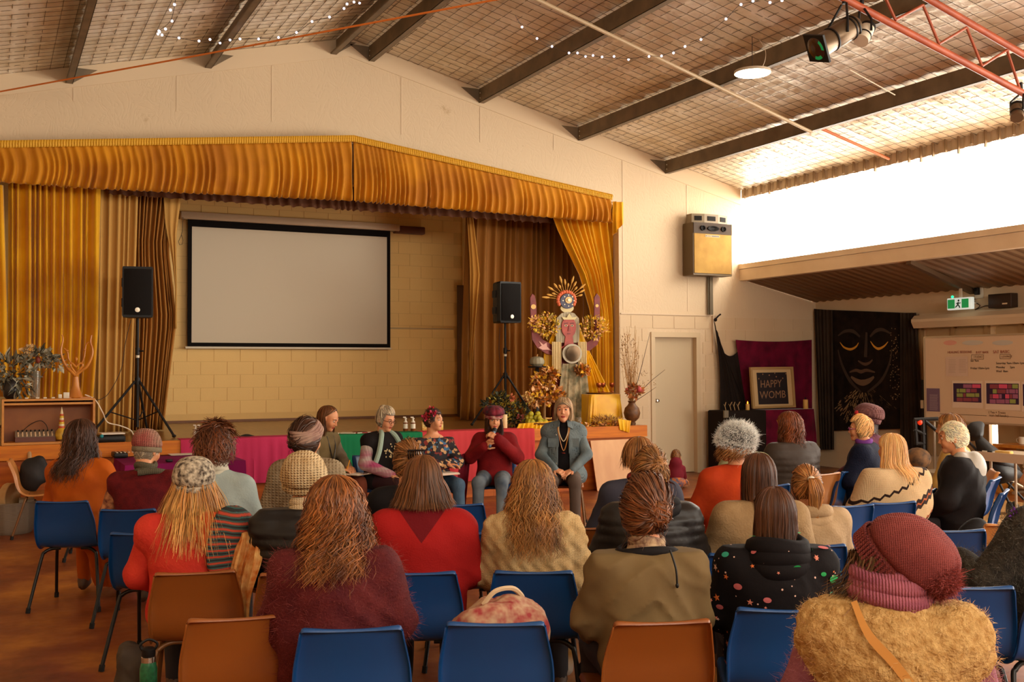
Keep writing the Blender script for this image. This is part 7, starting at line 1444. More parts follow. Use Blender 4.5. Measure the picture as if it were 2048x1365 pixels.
ch17 = place_chair('blue', 1787, 1003, 10, 'blue plastic chair under the blonde woman in the patterned poncho')
ch18 = place_chair('blue', 1860, 980, -28, 'blue plastic chair seen from its side between the blonde and the white haired person')
ch19 = place_chair('blue', 1920, 981, -32, 'blue plastic chair under the white haired person in the black jacket')
CH19 = LAST
ch20 = place_chair('tan', 1990, 940, -48, 'tan plastic chair seen side-on beside the pram')
ch21 = place_chair('blue', 1910, 1058, 22, 'empty blue plastic chair above the pompom of the pink beanie')
ch22 = place_chair('tan', 2030, 1046, 24, 'tan plastic chair cut by the right edge, with a dark coat on it')
ch23 = place_chair('blue', 915, 1007, 18, 'blue plastic chair showing between the bob haircut and the speaker with the microphone')
ch24 = place_chair('blue', 935, 1063, 22, 'blue plastic chair just right of the red shawl')
ch25 = place_chair('brown', 462, 1066, 12, 'brown plastic chair under the person in the pale blue sweater')
ch26 = place_chair('brown', 585, 1014, 16, 'brown plastic chair under the woman in the crocheted shawl')
ch27 = place_chair('brown', 1168, 1053, 26, 'brown plastic chair between the cable sweater and the olive top')
ch28 = place_chair('blue', 1702, 940, -22, 'blue plastic chair of the woman in the navy coat')
ch29 = place_chair('tan', 1655, 946, -10, 'tan plastic chair left of the navy coat')
ch30 = place_chair('tan', 1372, 992, 20, 'tan plastic chair mostly hidden left of the orange sweater')
c = at(70, 1040, D=10.4); c31 = at(35, 1084, Z=0); put_chair('tan', (c31[0]+0.24, c31[1]+0.35, 0), 95, 'tan plastic chair with a hoop against the stage at the far left')
c = at(233, 937, Z=0.77); put_chair('blue', (c[0]-0.14, c[1]-0.05, 0), 100, 'blue plastic chair half hidden right of the rust orange dress')
ch33 = put_chair('blue', at(2062, 1230, D=4.55)*np.array([1, 1, 0]), 20, 'blue plastic chair at the bottom right edge under the dark fluffy coat')
def kn_(n, c, c2=None, s=70, b=0.6): return mat(n, c, 0.85, vary=c2, vscale=9, bump=b, bscale=s, bdist=0.006, kind='knit', spec=0.15)
def clo(n, c, c2=None, vs=5, bump=0.25, bs=30): return mat(n, c, 0.8, vary=c2, vscale=vs, bump=bump, bscale=bs, bdist=0.006, spec=0.15)
def pattern_mat(m, nrm, stops, zig=0.0, zf=60, vee=0.0):
    """knitted-in pattern: colour from a height along nrm in the garment's own space, with a zigzag edge"""
    q = NT(m); tc = q.new('ShaderNodeTexCoord'); vm = q.new('ShaderNodeVectorMath', operation='DOT_PRODUCT'); vm.inputs[1].default_value = nrm; q.link(tc.outputs['Object'], vm.inputs[0]); sx = q.new('ShaderNodeSeparateXYZ'); q.link(tc.outputs['Object'], sx.inputs[0]); cur = vm.outputs['Value']
    if vee: ab = q.new('ShaderNodeMath', operation='ABSOLUTE'); q.link(sx.outputs[0], ab.inputs[0]); mu = q.new('ShaderNodeMath', operation='MULTIPLY_ADD'); mu.inputs[1].default_value = -vee; q.link(ab.outputs[0], mu.inputs[0]); q.link(cur, mu.inputs[2]); cur = mu.outputs[0]
    if zig: pp_ = q.new('ShaderNodeMath', operation='PINGPONG'); pp_.inputs[1].default_value = 1.0/zf; q.link(sx.outputs[0], pp_.inputs[0]); mu = q.new('ShaderNodeMath', operation='MULTIPLY_ADD'); mu.inputs[1].default_value = zig*zf; q.link(pp_.outputs[0], mu.inputs[0]); q.link(cur, mu.inputs[2]); cur = mu.outputs[0]
    r = q.new('ShaderNodeValToRGB'); r.color_ramp.interpolation = 'CONSTANT'; e = r.color_ramp.elements; e[0].position = 0; e[0].color = (*lin(stops[0][1]), 1); e[1].position = stops[1][0]; e[1].color = (*lin(stops[1][1]), 1)
    for p_, c_ in stops[2:]: k_ = e.new(p_); k_.color = (*lin(c_), 1)
    q.link(cur, r.inputs[0]); q.link(r.outputs[0], q.b.inputs['Base Color']); return m
hb_dark = hairm('dark_brown', (74, 42, 24), (44, 24, 14)); hb_red = hairm('auburn', (126, 76, 36), (74, 38, 16)); hb_bob = hairm('mid_brown', (116, 72, 38), (72, 42, 22)); hb_caram = hairm('caramel', (152, 104, 56), (84, 50, 26))
hb_blond = hairm('honey_blonde', (196, 148, 86), (146, 98, 48)); hb_blond2 = hairm('golden_blonde', (220, 180, 126), (176, 130, 76)); hb_white = hairm('white', (236, 220, 196), (206, 186, 158)); hb_grey = hairm('silver', (190, 172, 148), (140, 120, 98)); hb_light = hairm('light_brown', (150, 100, 54), (98, 60, 30)); hb_straight = hairm('straight_brown', (92, 54, 30), (60, 34, 20))
# rust orange dress, dark curls
p = person('person in a rust orange dress with long dark curls, seated at far left', 165, 846, 22, ch1, hy=32, topm=clo('rust_orange_linen', (192, 92, 18), (168, 74, 14), 4, 0.5, 14), legm=clo('rust_orange_linen', (192, 92, 18)), amp=0.009, hem=0.0, inf=0.022, h=0.014, vol=0.01, face=False, hh=0.0085)
put_hair('hair', hair_fall(1000, 0.3, 0.14, 0.13, curl=0.011, cf=75, r=0.0034, seed=1, jit=0.016, vol=0.02, fa=1.35), p.HC, p.Ry, hb_dark, p.root, p.hs)
V, F = snet(lambda P: smin(ell(P, (0.0, 0.05, 0.5), (0.2, 0.26, 0.12)), cap(P, (0.1, 0.12, 0.42), (0.14, 0.3, 0.14), 0.12, 0.16), 0.08)+0.012*np.sin(9*np.arctan2(P[..., 0]-0.12, P[..., 1]-0.2))*np.clip((0.5-P[..., 2])*3, 0, 1), (-0.3, -0.16, 0.07), (0.4, 0.55, 0.66), 0.016)
MB().add(V, F).build('skirt', clo('rust_orange_linen', (192, 92, 18)), p.root, world=False, autos=False)
# striped rib beanie, maroon vest
p = person('person in a maroon fleece vest and a pink and grey ribbed beanie, second from left', 296, 873, 22, ch2, hy=35, hp=12, topm=clo('maroon_fleece', (104, 24, 26), (84, 18, 22), 20, 0.8, 120), sleevem=mat('maroon_floral', (84, 22, 24), 0.8, vary=(196, 132, 84), vscale=26, detail=8), w=1.12, amp=0.007, h=0.015, lean=0.12, hh=0.0085)
sb = mat('striped_rib_knit', (150, 120, 96), 0.85, bump=0.8, bscale=60, kind='knit', vary=(164, 66, 62), vscale=5); put_hair('hair', hair_short(250, 0.03, 3), p.HC, p.R, hb_grey, p.root, p.hs)
beanie(p.root, p.HC, p.R, p.hs, [sb, mat('grey_olive_rib', (124, 108, 84), 0.85, bump=0.8, bscale=60)], rb=0.094, ht=0.165, ribs=64, ribd=0.05, tiltx=0.1, brim=0.035, seams=6, z0=-0.005)
scarf(p, kn_('olive_grey_scarf', (92, 84, 66)), 0.022, (0.075, 0.07), 1.04, 3, name='scarf')
q0, q1, q2 = p.tr((0.06, -0.17, 1.0)), p.tr((0.17, -0.1, 0.9)), p.tr((0.2, 0.08, 0.66)); MB().tube(smooth_path([p.tr((-0.02, -0.19, 1.02)), p.tr((0.09, -0.14, 1.03)), p.tr((0.16, -0.02, 0.98)), p.tr((0.19, 0.08, 0.8)), p.tr((0.2, 0.1, 0.64))]), [0.022]*25, 10).build('scarf_end', kn_('olive_grey_scarf', (92, 84, 66)), p.root, world=False)
# coral jacket, tweed beanie, long blond hair
p = person('person in a coral jacket and a speckled grey beanie with long honey blonde hair', 388, 928, 14, ch4, hy=-3, hp=6, topm=clo('coral_wool', (206, 62, 44), (190, 50, 38), 10, 0.5, 90), sleevem=clo('coral_wool', (206, 62, 44)), w=1.12, amp=0.007, h=0.013, inf=0.028, hh=0.0085)
put_hair('hair', hair_fall(1000, 0.31, 0.17, 0.13, curl=0.0035, cf=30, r=0.0036, seed=5, Lvar=0.32, jit=0.024, vol=0.008, fa=1.25, flick=0.03), p.HC, p.Ry, hb_blond, p.root, p.hs)
tw = mat('speckled_tweed', (62, 48, 38), 0.9, vary=(206, 190, 164), vscale=46, detail=8, bump=0.8, bscale=90)
beanie(p.root, p.HC, p.R, p.hs, [tw, tw], name='beanie', rb=0.104, ht=0.155, ribs=6, ribd=0.02, tiltx=0.25, brim=0.03, seams=4, z0=-0.012, bulge=1.1, top=0.9)
zig = mat('bargello_knit', (56, 74, 66), 0.85); q = NT(zig); tc = q.new('ShaderNodeTexCoord'); mp = q.new('ShaderNodeMapping'); mp.inputs['Rotation'].default_value = (0.2, 0.6, 0.3); wv = q.new('ShaderNodeTexWave'); wv.wave_type = 'RINGS'; wv.rings_direction = 'SPHERICAL'; wv.inputs['Scale'].default_value = 11; wv.inputs['Distortion'].default_value = 1.5; q.link(tc.outputs['Object'], mp.inputs[0]); q.link(mp.outputs[0], wv.inputs['Vector']); r_ = q.new('ShaderNodeValToRGB'); r_.color_ramp.interpolation = 'CONSTANT'; e = r_.color_ramp.elements; e[0].color = (*lin((34, 34, 32)), 1); e[1].position = 0.82; e[1].color = (*lin((172, 60, 36)), 1)
for pos, cc in ((0.25, (34, 104, 98)), (0.42, (82, 40, 40)), (0.6, (110, 96, 72)), (0.7, (36, 40, 36))): k_ = e.new(pos); k_.color = (*lin(cc), 1)
q.link(wv.outputs['Fac'], r_.inputs[0]); q.link(r_.outputs[0], q.b.inputs['Base Color'])
def patch(p, name, m, c, r, off=0.012, h=0.0115, seed=0):
    """a piece of cloth lying on the garment: the shell just outside it, inside an ellipsoid"""
    c = np.array(c); r = np.array(r); V, F = snet(lambda P: np.maximum(np.abs(p.topf(P)-off)-0.009, ell(P, c, r)), c-r-0.02, c+r+0.02, h)
    return MB().add(V, F).build(name, m, p.root, world=False, autos=False) if len(V) else None
patch(p, 'patterned_scarf', zig, p.tr((0.16, -0.14, 0.86)), (0.13, 0.2, 0.2), 0.02); patch(p, 'scarf_tail', mat('teal_plum_knit', (96, 52, 62), 0.9, vary=(28, 128, 118), vscale=8, detail=6), p.tr((0.2, 0.0, 0.86)), (0.09, 0.14, 0.16), 0.028); patch(p, 'orange_panel', clo('burnt_orange_panel', (190, 74, 34)), p.tr((0.06, -0.14, 0.95)), (0.09, 0.12, 0.1), 0.014)
p = person('person in a pale blue grey funnel neck sweater with short tousled brown hair', 430, 852, 18, ch25, D=None, hy=12, hp=-2, topm=clo('pale_blue_fleece', (150, 158, 150), (138, 146, 140), 10, 0.4, 90), w=1.08, amp=0.006, h=0.015, arms='wide', hh=0.0085)
put_hair('hair', hair_short(900, 0.062, 11, r=0.0036, vol=0.016, spike=0.5, sweep=(0.3, -0.3, -0.6)), p.HC, p.R, hairm('russet_brown', (112, 60, 30), (64, 34, 18)), p.root, p.hs)
scarf(p, clo('pale_cream_fleece', (182, 174, 154), None, 5, 0.3, 60), 0.03, (0.07, 0.068), 1.05, 3, name='funnel_collar', hgt=0.06)
# crocheted shawl, head wrap
p = person('person in a beige crocheted shawl with a mauve head wrap', 614, 845, 16, ch26, hy=42, hp=8, topm=kn_('beige_crochet', (158, 138, 108), (120, 98, 72), 34, 1.0), style='shawl', w=1.12, amp=0.004, h=0.015, inf=0.025, hh=0.0085, lean=0.1)
put_hair('hair', hair_up(450, (0, -0.12, -0.03), 0.03, 3, vol=0.016), p.HC, p.R, hb_dark, p.root, p.hs)
S = MB(); th = np.linspace(0, 2*PI, 60)
for k_i in range(7):
    a = (k_i-3)*0.016; R0 = rotm(x=0.55, y=0.1); pts = np.stack([(0.098-abs(a)*0.4)*np.cos(th), (0.122-abs(a)*0.4)*np.sin(th), a+0.045+0.006*np.sin(3*th+k_i)], 1); pts = xf(xf(pts, (0, 0, 0), R0), p.HC, p.R, p.hs); S.tube(pts, 0.013, 8)
S.build('head_wrap', clo('mauve_grey_wrap', (168, 136, 118), (140, 104, 92), 14, 0.5, 20), p.root, world=False)
fr_ = MB()
for i in range(26): x = -0.24+0.02*i; a = p.tr((x*0.9, -0.19+0.1*abs(x), 0.62)); fr_.tube([a, a+(0, -0.005, -0.06), a+(0.004, 0, -0.13)], 0.0035, 5)
o = fr_.build('fringe', clo('beige_yarn', (150, 124, 90)), p.root, world=False); o['kind'] = 'stuff'
# white crochet beanie, puffer vest
p = person('person in a black puffer vest and a cream crocheted beanie', 609, 916, 18, ch11, hy=4, hp=8, topm=mat('black_nylon', (24, 20, 19), 0.45, spec=0.3, bump=0.2, bscale=14), sleevem=clo('black_knit', (24, 20, 19)), style='puffer', w=1.06, amp=0.003, h=0.0125, inf=0.03)
cw_ = kn_('cream_crochet', (204, 176, 134), (170, 136, 92), 55, 1.2)
put_hair('hair', hair_short(250, 0.03, 8), p.HC, p.R, hb_dark, p.root, p.hs)
beanie(p.root, p.HC, p.R, p.hs, [cw_, cw_], rb=0.105, ht=0.175, ribs=56, ribd=0.04, tiltx=0.42, brim=0.03, slouch=(0, -0.03), bulge=1.12, z0=-0.03, seams=8)
scarf(p, kn_('cream_rollneck', (196, 170, 132)), 0.022, (0.064, 0.062), 1.045, 3, name='roll_neck', hgt=0.05)
os_ = clo('orange_print_scarf', (196, 112, 48), (226, 178, 110), 22, 0.8, 18)
F_ = fold_fn(6, 3); u = np.linspace(0, 1, 40)[:, None]; t = np.linspace(0, 1, 20)[None, :]; b_ = p.tr((-0.23, -0.16, 0.93)); P = np.stack([b_[0]+0.06-0.17*u-0.05*t+0.012*np.sin(6*t+3*u), b_[1]+0.014*F_(u)+0.12*u+0*t, b_[2]+0.03-0.05*u-0.4*t+0*u], -1); P[..., 0] += 0.012*F_(u+0.1*t); MB().grid(P, thick=0.005).build('scarf', os_, p.root, world=False)
# auburn curls, maroon sweater
p = person('person with big auburn curls in a fuzzy maroon sweater, front row left of centre', 672, 972, 20, ch6, hy=6, hp=4, topm=clo('maroon_mohair', (92, 32, 32), (76, 24, 28), 12, 0.8, 110), style='shawl', w=1.0, amp=0.013, h=0.0125, inf=0.03, arms='wide', vol=0.01, folds=8)
p.top.name = 'sweater'; fuzz('wool_fuzz', p.top, 9000, 0.014, mat('maroon_fuzz', (120, 50, 44), 0.8, tint=True), p.root, 1)
put_hair('hair', hair_fall(1500, 0.235, 0.15, 0.145, curl=0.016, cf=80, r=0.0032, seed=17, jit=0.02, vol=0.036, fa=1.2, flick=0.03, hi=1.6, T=20), p.HC, p.Ry, hb_red, p.root, p.hs)
p = person('person with a brown bob haircut in a bright red wrap sweater', 846, 918, 24, ch12, hy=2, topm=pattern_mat(clo('red_merino', (164, 28, 24), None, 9, 0.5, 140), (0, 0, 1), [(0, (158, 26, 24)), (0.865, (104, 16, 22))], vee=1.3), style='shawl', w=1.08, amp=0.008, h=0.013, inf=0.024, arms='wide')
p.top.name = 'shawl'
put_hair('hair', hair_fall(1100, 0.13, 0.145, 0.135, curl=0.002, cf=25, r=0.0034, seed=21, jit=0.008, vol=0.012, fa=1.2, flick=0.02, Lvar=0.1), p.HC, p.Ry, hb_bob, p.root, p.hs)
# updo with clip behind the bob
p = person('person with a light brown clipped updo half hidden behind the brown bob', 815, 893, 20, None, D=6.1, hy=-8, hp=10, topm=clo('black_wool', (22, 18, 18)), w=1.05, h=0.018)
put_hair('hair', hair_up(700, (0.02, -0.11, 0.03), 0.045, 5, vol=0.016, wisps=60, mess=0.012), p.HC, p.R, hb_light, p.root, p.hs)
clip = MB(); c0_ = xf(np.array([[0.03, -0.145, 0.04]]), p.HC, p.R, p.hs)[0]
for i in range(7): clip.tube([c0_+((i-3)*0.012, -0.01, 0.03), c0_+((i-3)*0.014, -0.03, 0.01), c0_+((i-3)*0.012, -0.012, -0.02)], 0.004, 5)
clip.tube([c0_+(-0.045, -0.015, 0.03), c0_+(0.045, -0.015, 0.03)], 0.006, 6); clip.build('hair_clip', mat('dark_clip', (30, 18, 12), 0.2), p.root, world=False)
# cable sweater, long ringlets
p = person('person with long caramel ringlets in a cream cable knit sweater, centre', 1066, 932, 28, ch13, hy=-4, topm=kn_('cream_aran', (206, 174, 124), (186, 150, 100), 110, 0.7), style='cable', w=0.98, amp=0.007, h=0.011, inf=0.03, arms='wide', neck=1.06)
p.top.name = 'sweater'
put_hair('hair', hair_fall(1500, 0.35, 0.17, 0.15, curl=0.011, cf=95, r=0.0031, seed=31, jit=0.02, vol=0.026, fa=1.2, hi=1.7, T=20), p.HC, p.Ry, hb_caram, p.root, p.hs)
p = person('person in an olive batwing top with a low twisted bun, front row right of centre', 1288, 968, 20, ch8, hy=8, hp=2, topm=clo('olive_jersey', (118, 96, 62), (104, 84, 54), 4, 0.4, 14), style='shawl', w=0.95, amp=0.014, h=0.0125, inf=0.022, arms='wide', folds=11, neck=1.02)
p.top.name = 'blouse'; put_hair('hair', hair_up(1100, (0.045, -0.115, 0.0), 0.055, 41, vol=0.022, wisps=40, mess=0.012, wl=0.16, hi=1.5), p.HC, p.R, hairm('bun_brown', (112, 64, 32), (60, 34, 20)), p.root, p.hs)
scarf(p, mat('print_neck_scarf', (186, 156, 118), 0.8, vary=(92, 52, 44), vscale=30, detail=6), 0.02, (0.068, 0.066), 1.035, 3, name='neck_scarf', hgt=0.045); scarf(p, clo('black_vest', (26, 22, 22)), 0.02, (0.115, 0.088), 1.005, 2, name='black_neckline', hgt=0.02)
MB().tube(smooth_path([p.tr((0.06, -0.2, 1.04)), p.tr((0.075, -0.225, 0.97)), p.tr((0.08, -0.225, 0.9))]), 0.004, 6).ell(p.tr((0.08, -0.226, 0.9)), (0.007, 0.007, 0.01), n=8, m=6).build('hair_braid', HAIRM['bun_brown'], p.root, world=False)
# two people ahead of the olive top
p = person('person in a grey puffer jacket with a curly piled-up bun behind the olive top', 1298, 912, 24, None, D=5.25, hy=0, hp=2, topm=mat('black_puffer', (28, 23, 21), 0.45, spec=0.3, bump=0.2, bscale=14), style='puffer', w=1.08, h=0.016, inf=0.035, arms='wide')
p.top.name = 'jacket'; put_hair('hair', hair_up(900, (0.03, -0.09, 0.065), 0.05, 51, vol=0.018, wisps=50, mess=0.012), p.HC, p.R, hb_caram, p.root, p.hs); scarf(p, clo('black_hood', (24, 20, 20)), 0.03, (0.13, 0.12), 1.03, 2, name='hood', hgt=0.04, y=-0.12)
p = person('person with tousled blonde-streaked hair in a dark blue top near the plywood', 1277, 881, 22, None, D=6.3, hy=-14, hp=6, topm=clo('slate_blue_top', (58, 56, 66)), w=1.15, h=0.017, arms='wide', hh=0.0085)
put_hair('hair', hair_fall(800, 0.07, 0.1, 0.11, curl=0.006, cf=40, r=0.0033, seed=61, jit=0.014, vol=0.018, fa=1.2, hi=1.6), p.HC, p.Ry, hb_light, p.root, p.hs); scarf(p, clo('red_scarf', (140, 32, 40)), 0.02, (0.08, 0.08), 1.02, 2)
p = person('person in an orange sweater and a fluffy pale blue hat', 1466, 856, 16, None, D=6.8, hy=-30, topm=clo('orange_wool', (184, 62, 20), (168, 52, 18), 9, 0.3, 60), w=1.15, h=0.016, vol=0.01, arms='wide', hh=0.0085); p.top.name = 'sweater'
put_hair('hair', hair_fall(700, 0.105, 0.125, 0.125, curl=0.014, cf=90, r=0.0035, seed=71, jit=0.012, vol=0.012), p.HC, p.Ry, hb_light, p.root, p.hs)
fz_ = mat('fluffy_blue_grey', (200, 206, 214), 0.9, tint=True); o = beanie(p.root, p.HC, p.R, p.hs, [fz_, fz_], name='fluffy_hat', rb=0.106, ht=0.14, ribs=20, tiltx=0.3, brim=0.04, bulge=1.05, z0=-0.005)
fuzz('hat_fluff', o[0], 9000, 0.008, mat('fluff_fibre', (240, 238, 234), 0.8, tint=True), p.root, 2, 0.001, 0.6, 1.3, 1.5); fuzz('hat_fluff', o[1], 5000, 0.007, mat('fluff_fibre', (240, 238, 234), 0.8, tint=True), p.root, 3, 0.001, 0.6, 1.3, 1.5)
g_ = MB(); c0_ = xf(np.array([[-0.085, 0.05, 0.01]]), p.HC, p.R, p.hs)[0]; g_.ell(c0_, (0.006, 0.02, 0.012), n=8, m=6).build('glasses', mat('red_glasses', (150, 40, 30), 0.3), p.root, world=False)
p = person('person with blonde hair in a pale green top, hidden behind the fluffy hat', 1484, 848, 0, None, D=8.3, hy=20, topm=clo('sage_green', (150, 148, 108)), w=1.05, h=0.02); put_hair('hair', hair_fall(400, 0.12, 0.1, 0.11, r=0.004, seed=73), p.HC, p.Ry, hb_caram, p.root, p.hs)
# straight long hair, oatmeal knit
p = person('person with long straight dark hair in an oatmeal knit', 1516, 912, 26, ch14, hy=-8, topm=clo('oatmeal_knit', (158, 128, 90), (144, 114, 78), 14, 0.6, 100), style='shawl', w=1.08, h=0.014, arms='wide'); p.top.name = 'sweater'
put_hair('hair', hair_fall(900, 0.2, 0.1, 0.115, curl=0.001, r=0.003, seed=81, jit=0.006, vol=0.01, fa=1.25, flick=0.0), p.HC, p.Ry, hb_straight, p.root, p.hs)
# star print hoodie: bare motifs as small flat shapes on the cloth
p = person('person in a black hoodie printed with stars and planets', 1546, 981, 30, ch9, hy=-22, topm=clo('black_velour', (18, 13, 14), None, 5, 0.3, 40), w=1.0, h=0.012, inf=0.035, amp=0.009, arms='wide', hh=0.0085); p.top.name = 'hoodie'
put_hair('hair', hair_fall(1000, 0.16, 0.1, 0.115, curl=0.001, r=0.003, seed=91, jit=0.006, vol=0.01, fa=1.45, flick=0.0), p.HC, p.Ry, hb_straight, p.root, p.hs); scarf(p, _M['black_velour'], 0.042, (0.11, 0.1), 1.005, 3, name='hood', hgt=0.07, y=-0.125)
def motifs(p, n, seed, srcs):
    rr = np.random.RandomState(seed); mats_ = [mat('star_peach', (214, 128, 104), 0.7), mat('star_orange', (206, 104, 44), 0.7), mat('planet_green', (28, 150, 76), 0.7), mat('comet_teal', (44, 150, 120), 0.7), mat('dot_cream', (214, 170, 150), 0.7), mat('planet_rose', (190, 96, 96), 0.7)]; S = MB()
    for o in srcs:
        me = o.data; co = np.empty(len(me.vertices)*3); me.vertices.foreach_get('co', co); co = co.reshape(-1, 3); no = np.empty(len(me.vertices)*3); me.vertices.foreach_get('normal', no); no = no.reshape(-1, 3)
        for _ in range(n):
            i = rr.randint(len(co)); N = no[i];
            if N[1] > 0.5: continue
            t = np.cross(N, (0.1, 0.2, 1)); t /= np.linalg.norm(t); b = np.cross(N, t); q = rr.rand(); c = co[i]+N*0.003; a0 = rr.uniform(0, 6)
            if q < 0.42: r = rr.uniform(0.005, 0.017); mi = rr.choice([0, 1, 0, 4]); th = a0+np.arange(10)*PI/5; R = np.where(np.arange(10) % 2, r*0.42, r); pts = c+np.outer(np.cos(th)*R, t)+np.outer(np.sin(th)*R, b)
            elif q < 0.82: r = rr.uniform(0.002, 0.0045); mi = 4; th = np.arange(8)*PI/4; pts = c+np.outer(np.cos(th)*r, t)+np.outer(np.sin(th)*r, b)
            else: r = rr.uniform(0.01, 0.024); mi = rr.choice([2, 3, 5]); th = np.arange(14)*PI/7; pts = c+np.outer(np.cos(th)*r, t)+np.outer(np.sin(th)*r*0.7, b)
            pts = np.vstack([pts, c+N*0.001]); m = len(pts)-1; S.add(pts, [(j, (j+1) % m, m) for j in range(m)], mi)
    o = S.build('star_print', mats_, p.root, world=False, smooth=False); o['kind'] = 'stuff'
motifs(p, 420, 5, [p.top]); motifs(p, 70, 6, [x for x in COL.objects if x.parent == p.root and x.name.startswith('hood') and x is not p.top])
# ponytail girl, oatmeal hoodie
p = person('person with a high ponytail in an oatmeal hooded fleece', 1610, 938, 14, ch15, D=None, hy=-5, hp=4, topm=clo('oatmeal_fleece', (178, 148, 112), (160, 130, 94), 12, 0.6, 90), w=0.98, h=0.014, inf=0.03, hh=0.0085); p.top.name = 'hoodie'
put_hair('hair', hair_up(800, (-0.035, -0.115, 0.055), 0.014, 101, vol=0.008, wisps=30, mess=0.003, tail=0.25, tw=0.04, hi=1.6), p.HC, p.R, hairm('tawny', (160, 108, 60), (110, 70, 38)), p.root, p.hs); c0_ = xf(np.array([[-0.035, -0.125, 0.055]]), p.HC, p.R, p.hs)[0]; MB().ell(c0_, (0.02, 0.018, 0.016), n=10, m=7).build('hair_tie', wht, p.root, world=False)
scarf(p, _M['oatmeal_fleece'], 0.035, (0.1, 0.09), 1.0, 2, name='hood', hgt=0.05, y=-0.11)
# dark curls with quilted jacket
p = person('person with dark curls in a brown quilted jacket in front of the magenta table', 1577, 829, 0, None, D=8.9, hy=-12, topm=mat('brown_quilt', (60, 48, 40), 0.6, spec=0.2, bump=0.2, bscale=14), style='puffer', w=1.15, h=0.018, inf=0.04, arms='wide'); p.top.name = 'jacket'
put_hair('hair', hair_fall(800, 0.17, 0.105, 0.12, curl=0.011, cf=80, r=0.0038, seed=111, jit=0.012, vol=0.02, fa=1.3, hi=1.7), p.HC, p.Ry, hairm('chestnut', (120, 62, 28), (64, 32, 16)), p.root, p.hs)
# navy coat, blond bun, glasses, profile
p = person('person in a navy coat with a blonde topknot and purple glasses, seen in profile', 1719, 836, -32, ch28, hy=-14, hp=4, topm=clo('navy_fleece', (22, 26, 46), (14, 18, 36), 12, 0.7, 80), w=1.12, h=0.015, inf=0.035, face=True, hh=0.0055, skinmat=SKIN); p.top.name = 'coat'
put_hair('hair', hair_up(800, (0, -0.07, 0.085), 0.034, 121, vol=0.012, wisps=20, lo=0.8, hi=1.5), p.HC, p.R, hb_blond2, p.root, p.hs)
def glasses(p, m, r=0.021):
    S = MB(); th = np.linspace(0, 2*PI, 20)
    for s in (-1, 1): S.tube(xf(np.stack([s*0.031+r*np.cos(th), 0.102+0*th-0.006*np.abs(np.cos(th)), 0.008+r*0.82*np.sin(th)], 1), p.HC, p.R, p.hs), 0.0024, 6); S.tube(xf(np.array([(s*0.052, 0.097, 0.012), (s*0.072, 0.06, 0.012), (s*0.083, -0.005, 0.008)]), p.HC, p.R, p.hs), 0.0024, 6)
    S.tube(xf(np.array([(-0.011, 0.104, 0.012), (0, 0.108, 0.014), (0.011, 0.104, 0.012)]), p.HC, p.R, p.hs), 0.0024, 6); o = S.build('glasses', m, p.root, world=False); o['kind'] = 'stuff'
glasses(p, mat('purple_frames', (150, 40, 120), 0.3)); scarf(p, clo('purple_scarf', (110, 56, 130)), 0.024, (0.075, 0.075), 1.02, 2)
p = person('person in a mauve knitted hat with a red flower behind the navy coat', 1730, 818, -25, None, D=9.9, hy=-10, topm=clo('plum_knit', (84, 36, 52)), w=1.05, h=0.02); mk = kn_('mauve_knit', (124, 84, 80), (96, 60, 62), 40, 1.0); put_hair('hair', hair_fall(300, 0.15, 0.1, 0.11, r=0.004, seed=131), p.HC, p.Ry, hb_dark, p.root, p.hs); beanie(p.root, p.HC, p.R, p.hs, [mk, mk], rb=0.108, ht=0.16, ribs=30, ribd=0.04, bulge=1.15, tiltx=0.3); c0_ = xf(np.array([[-0.09, 0.06, 0.08]]), p.HC, p.R, p.hs)[0]; MB().ell(c0_, (0.022,)*3, n=10, m=7).build('red_flower', mat('flower_red', (180, 30, 36), 0.6), p.root, world=False)
# blonde, patterned poncho
p = person('person with long golden blonde hair in a cream fair isle poncho', 1781, 872, 8, ch17, hy=-22, hp=0, topm=pattern_mat(kn_('cream_poncho', (204, 172, 130), None, 90, 0.5), (-0.4, -0.1, 0.9), [(0, (200, 168, 126)), (0.5, (44, 28, 22)), (0.515, (150, 70, 30)), (0.53, (200, 168, 126)), (0.63, (44, 28, 22)), (0.655, (170, 84, 40)), (0.665, (44, 28, 22)), (0.69, (200, 168, 126)), (0.8, (44, 28, 22)), (0.815, (204, 172, 130))], 0.018, 34), style='poncho', w=1.15, h=0.014, inf=0.03, arms='wide', hh=0.0085); p.top.name = 'poncho'
put_hair('hair', hair_fall(1200, 0.3, 0.12, 0.125, curl=0.003, cf=22, r=0.0032, seed=141, jit=0.014, vol=0.014, fa=1.35, flick=0.02, lo=0.75, hi=1.35), p.HC, p.Ry, hb_blond2, p.root, p.hs)
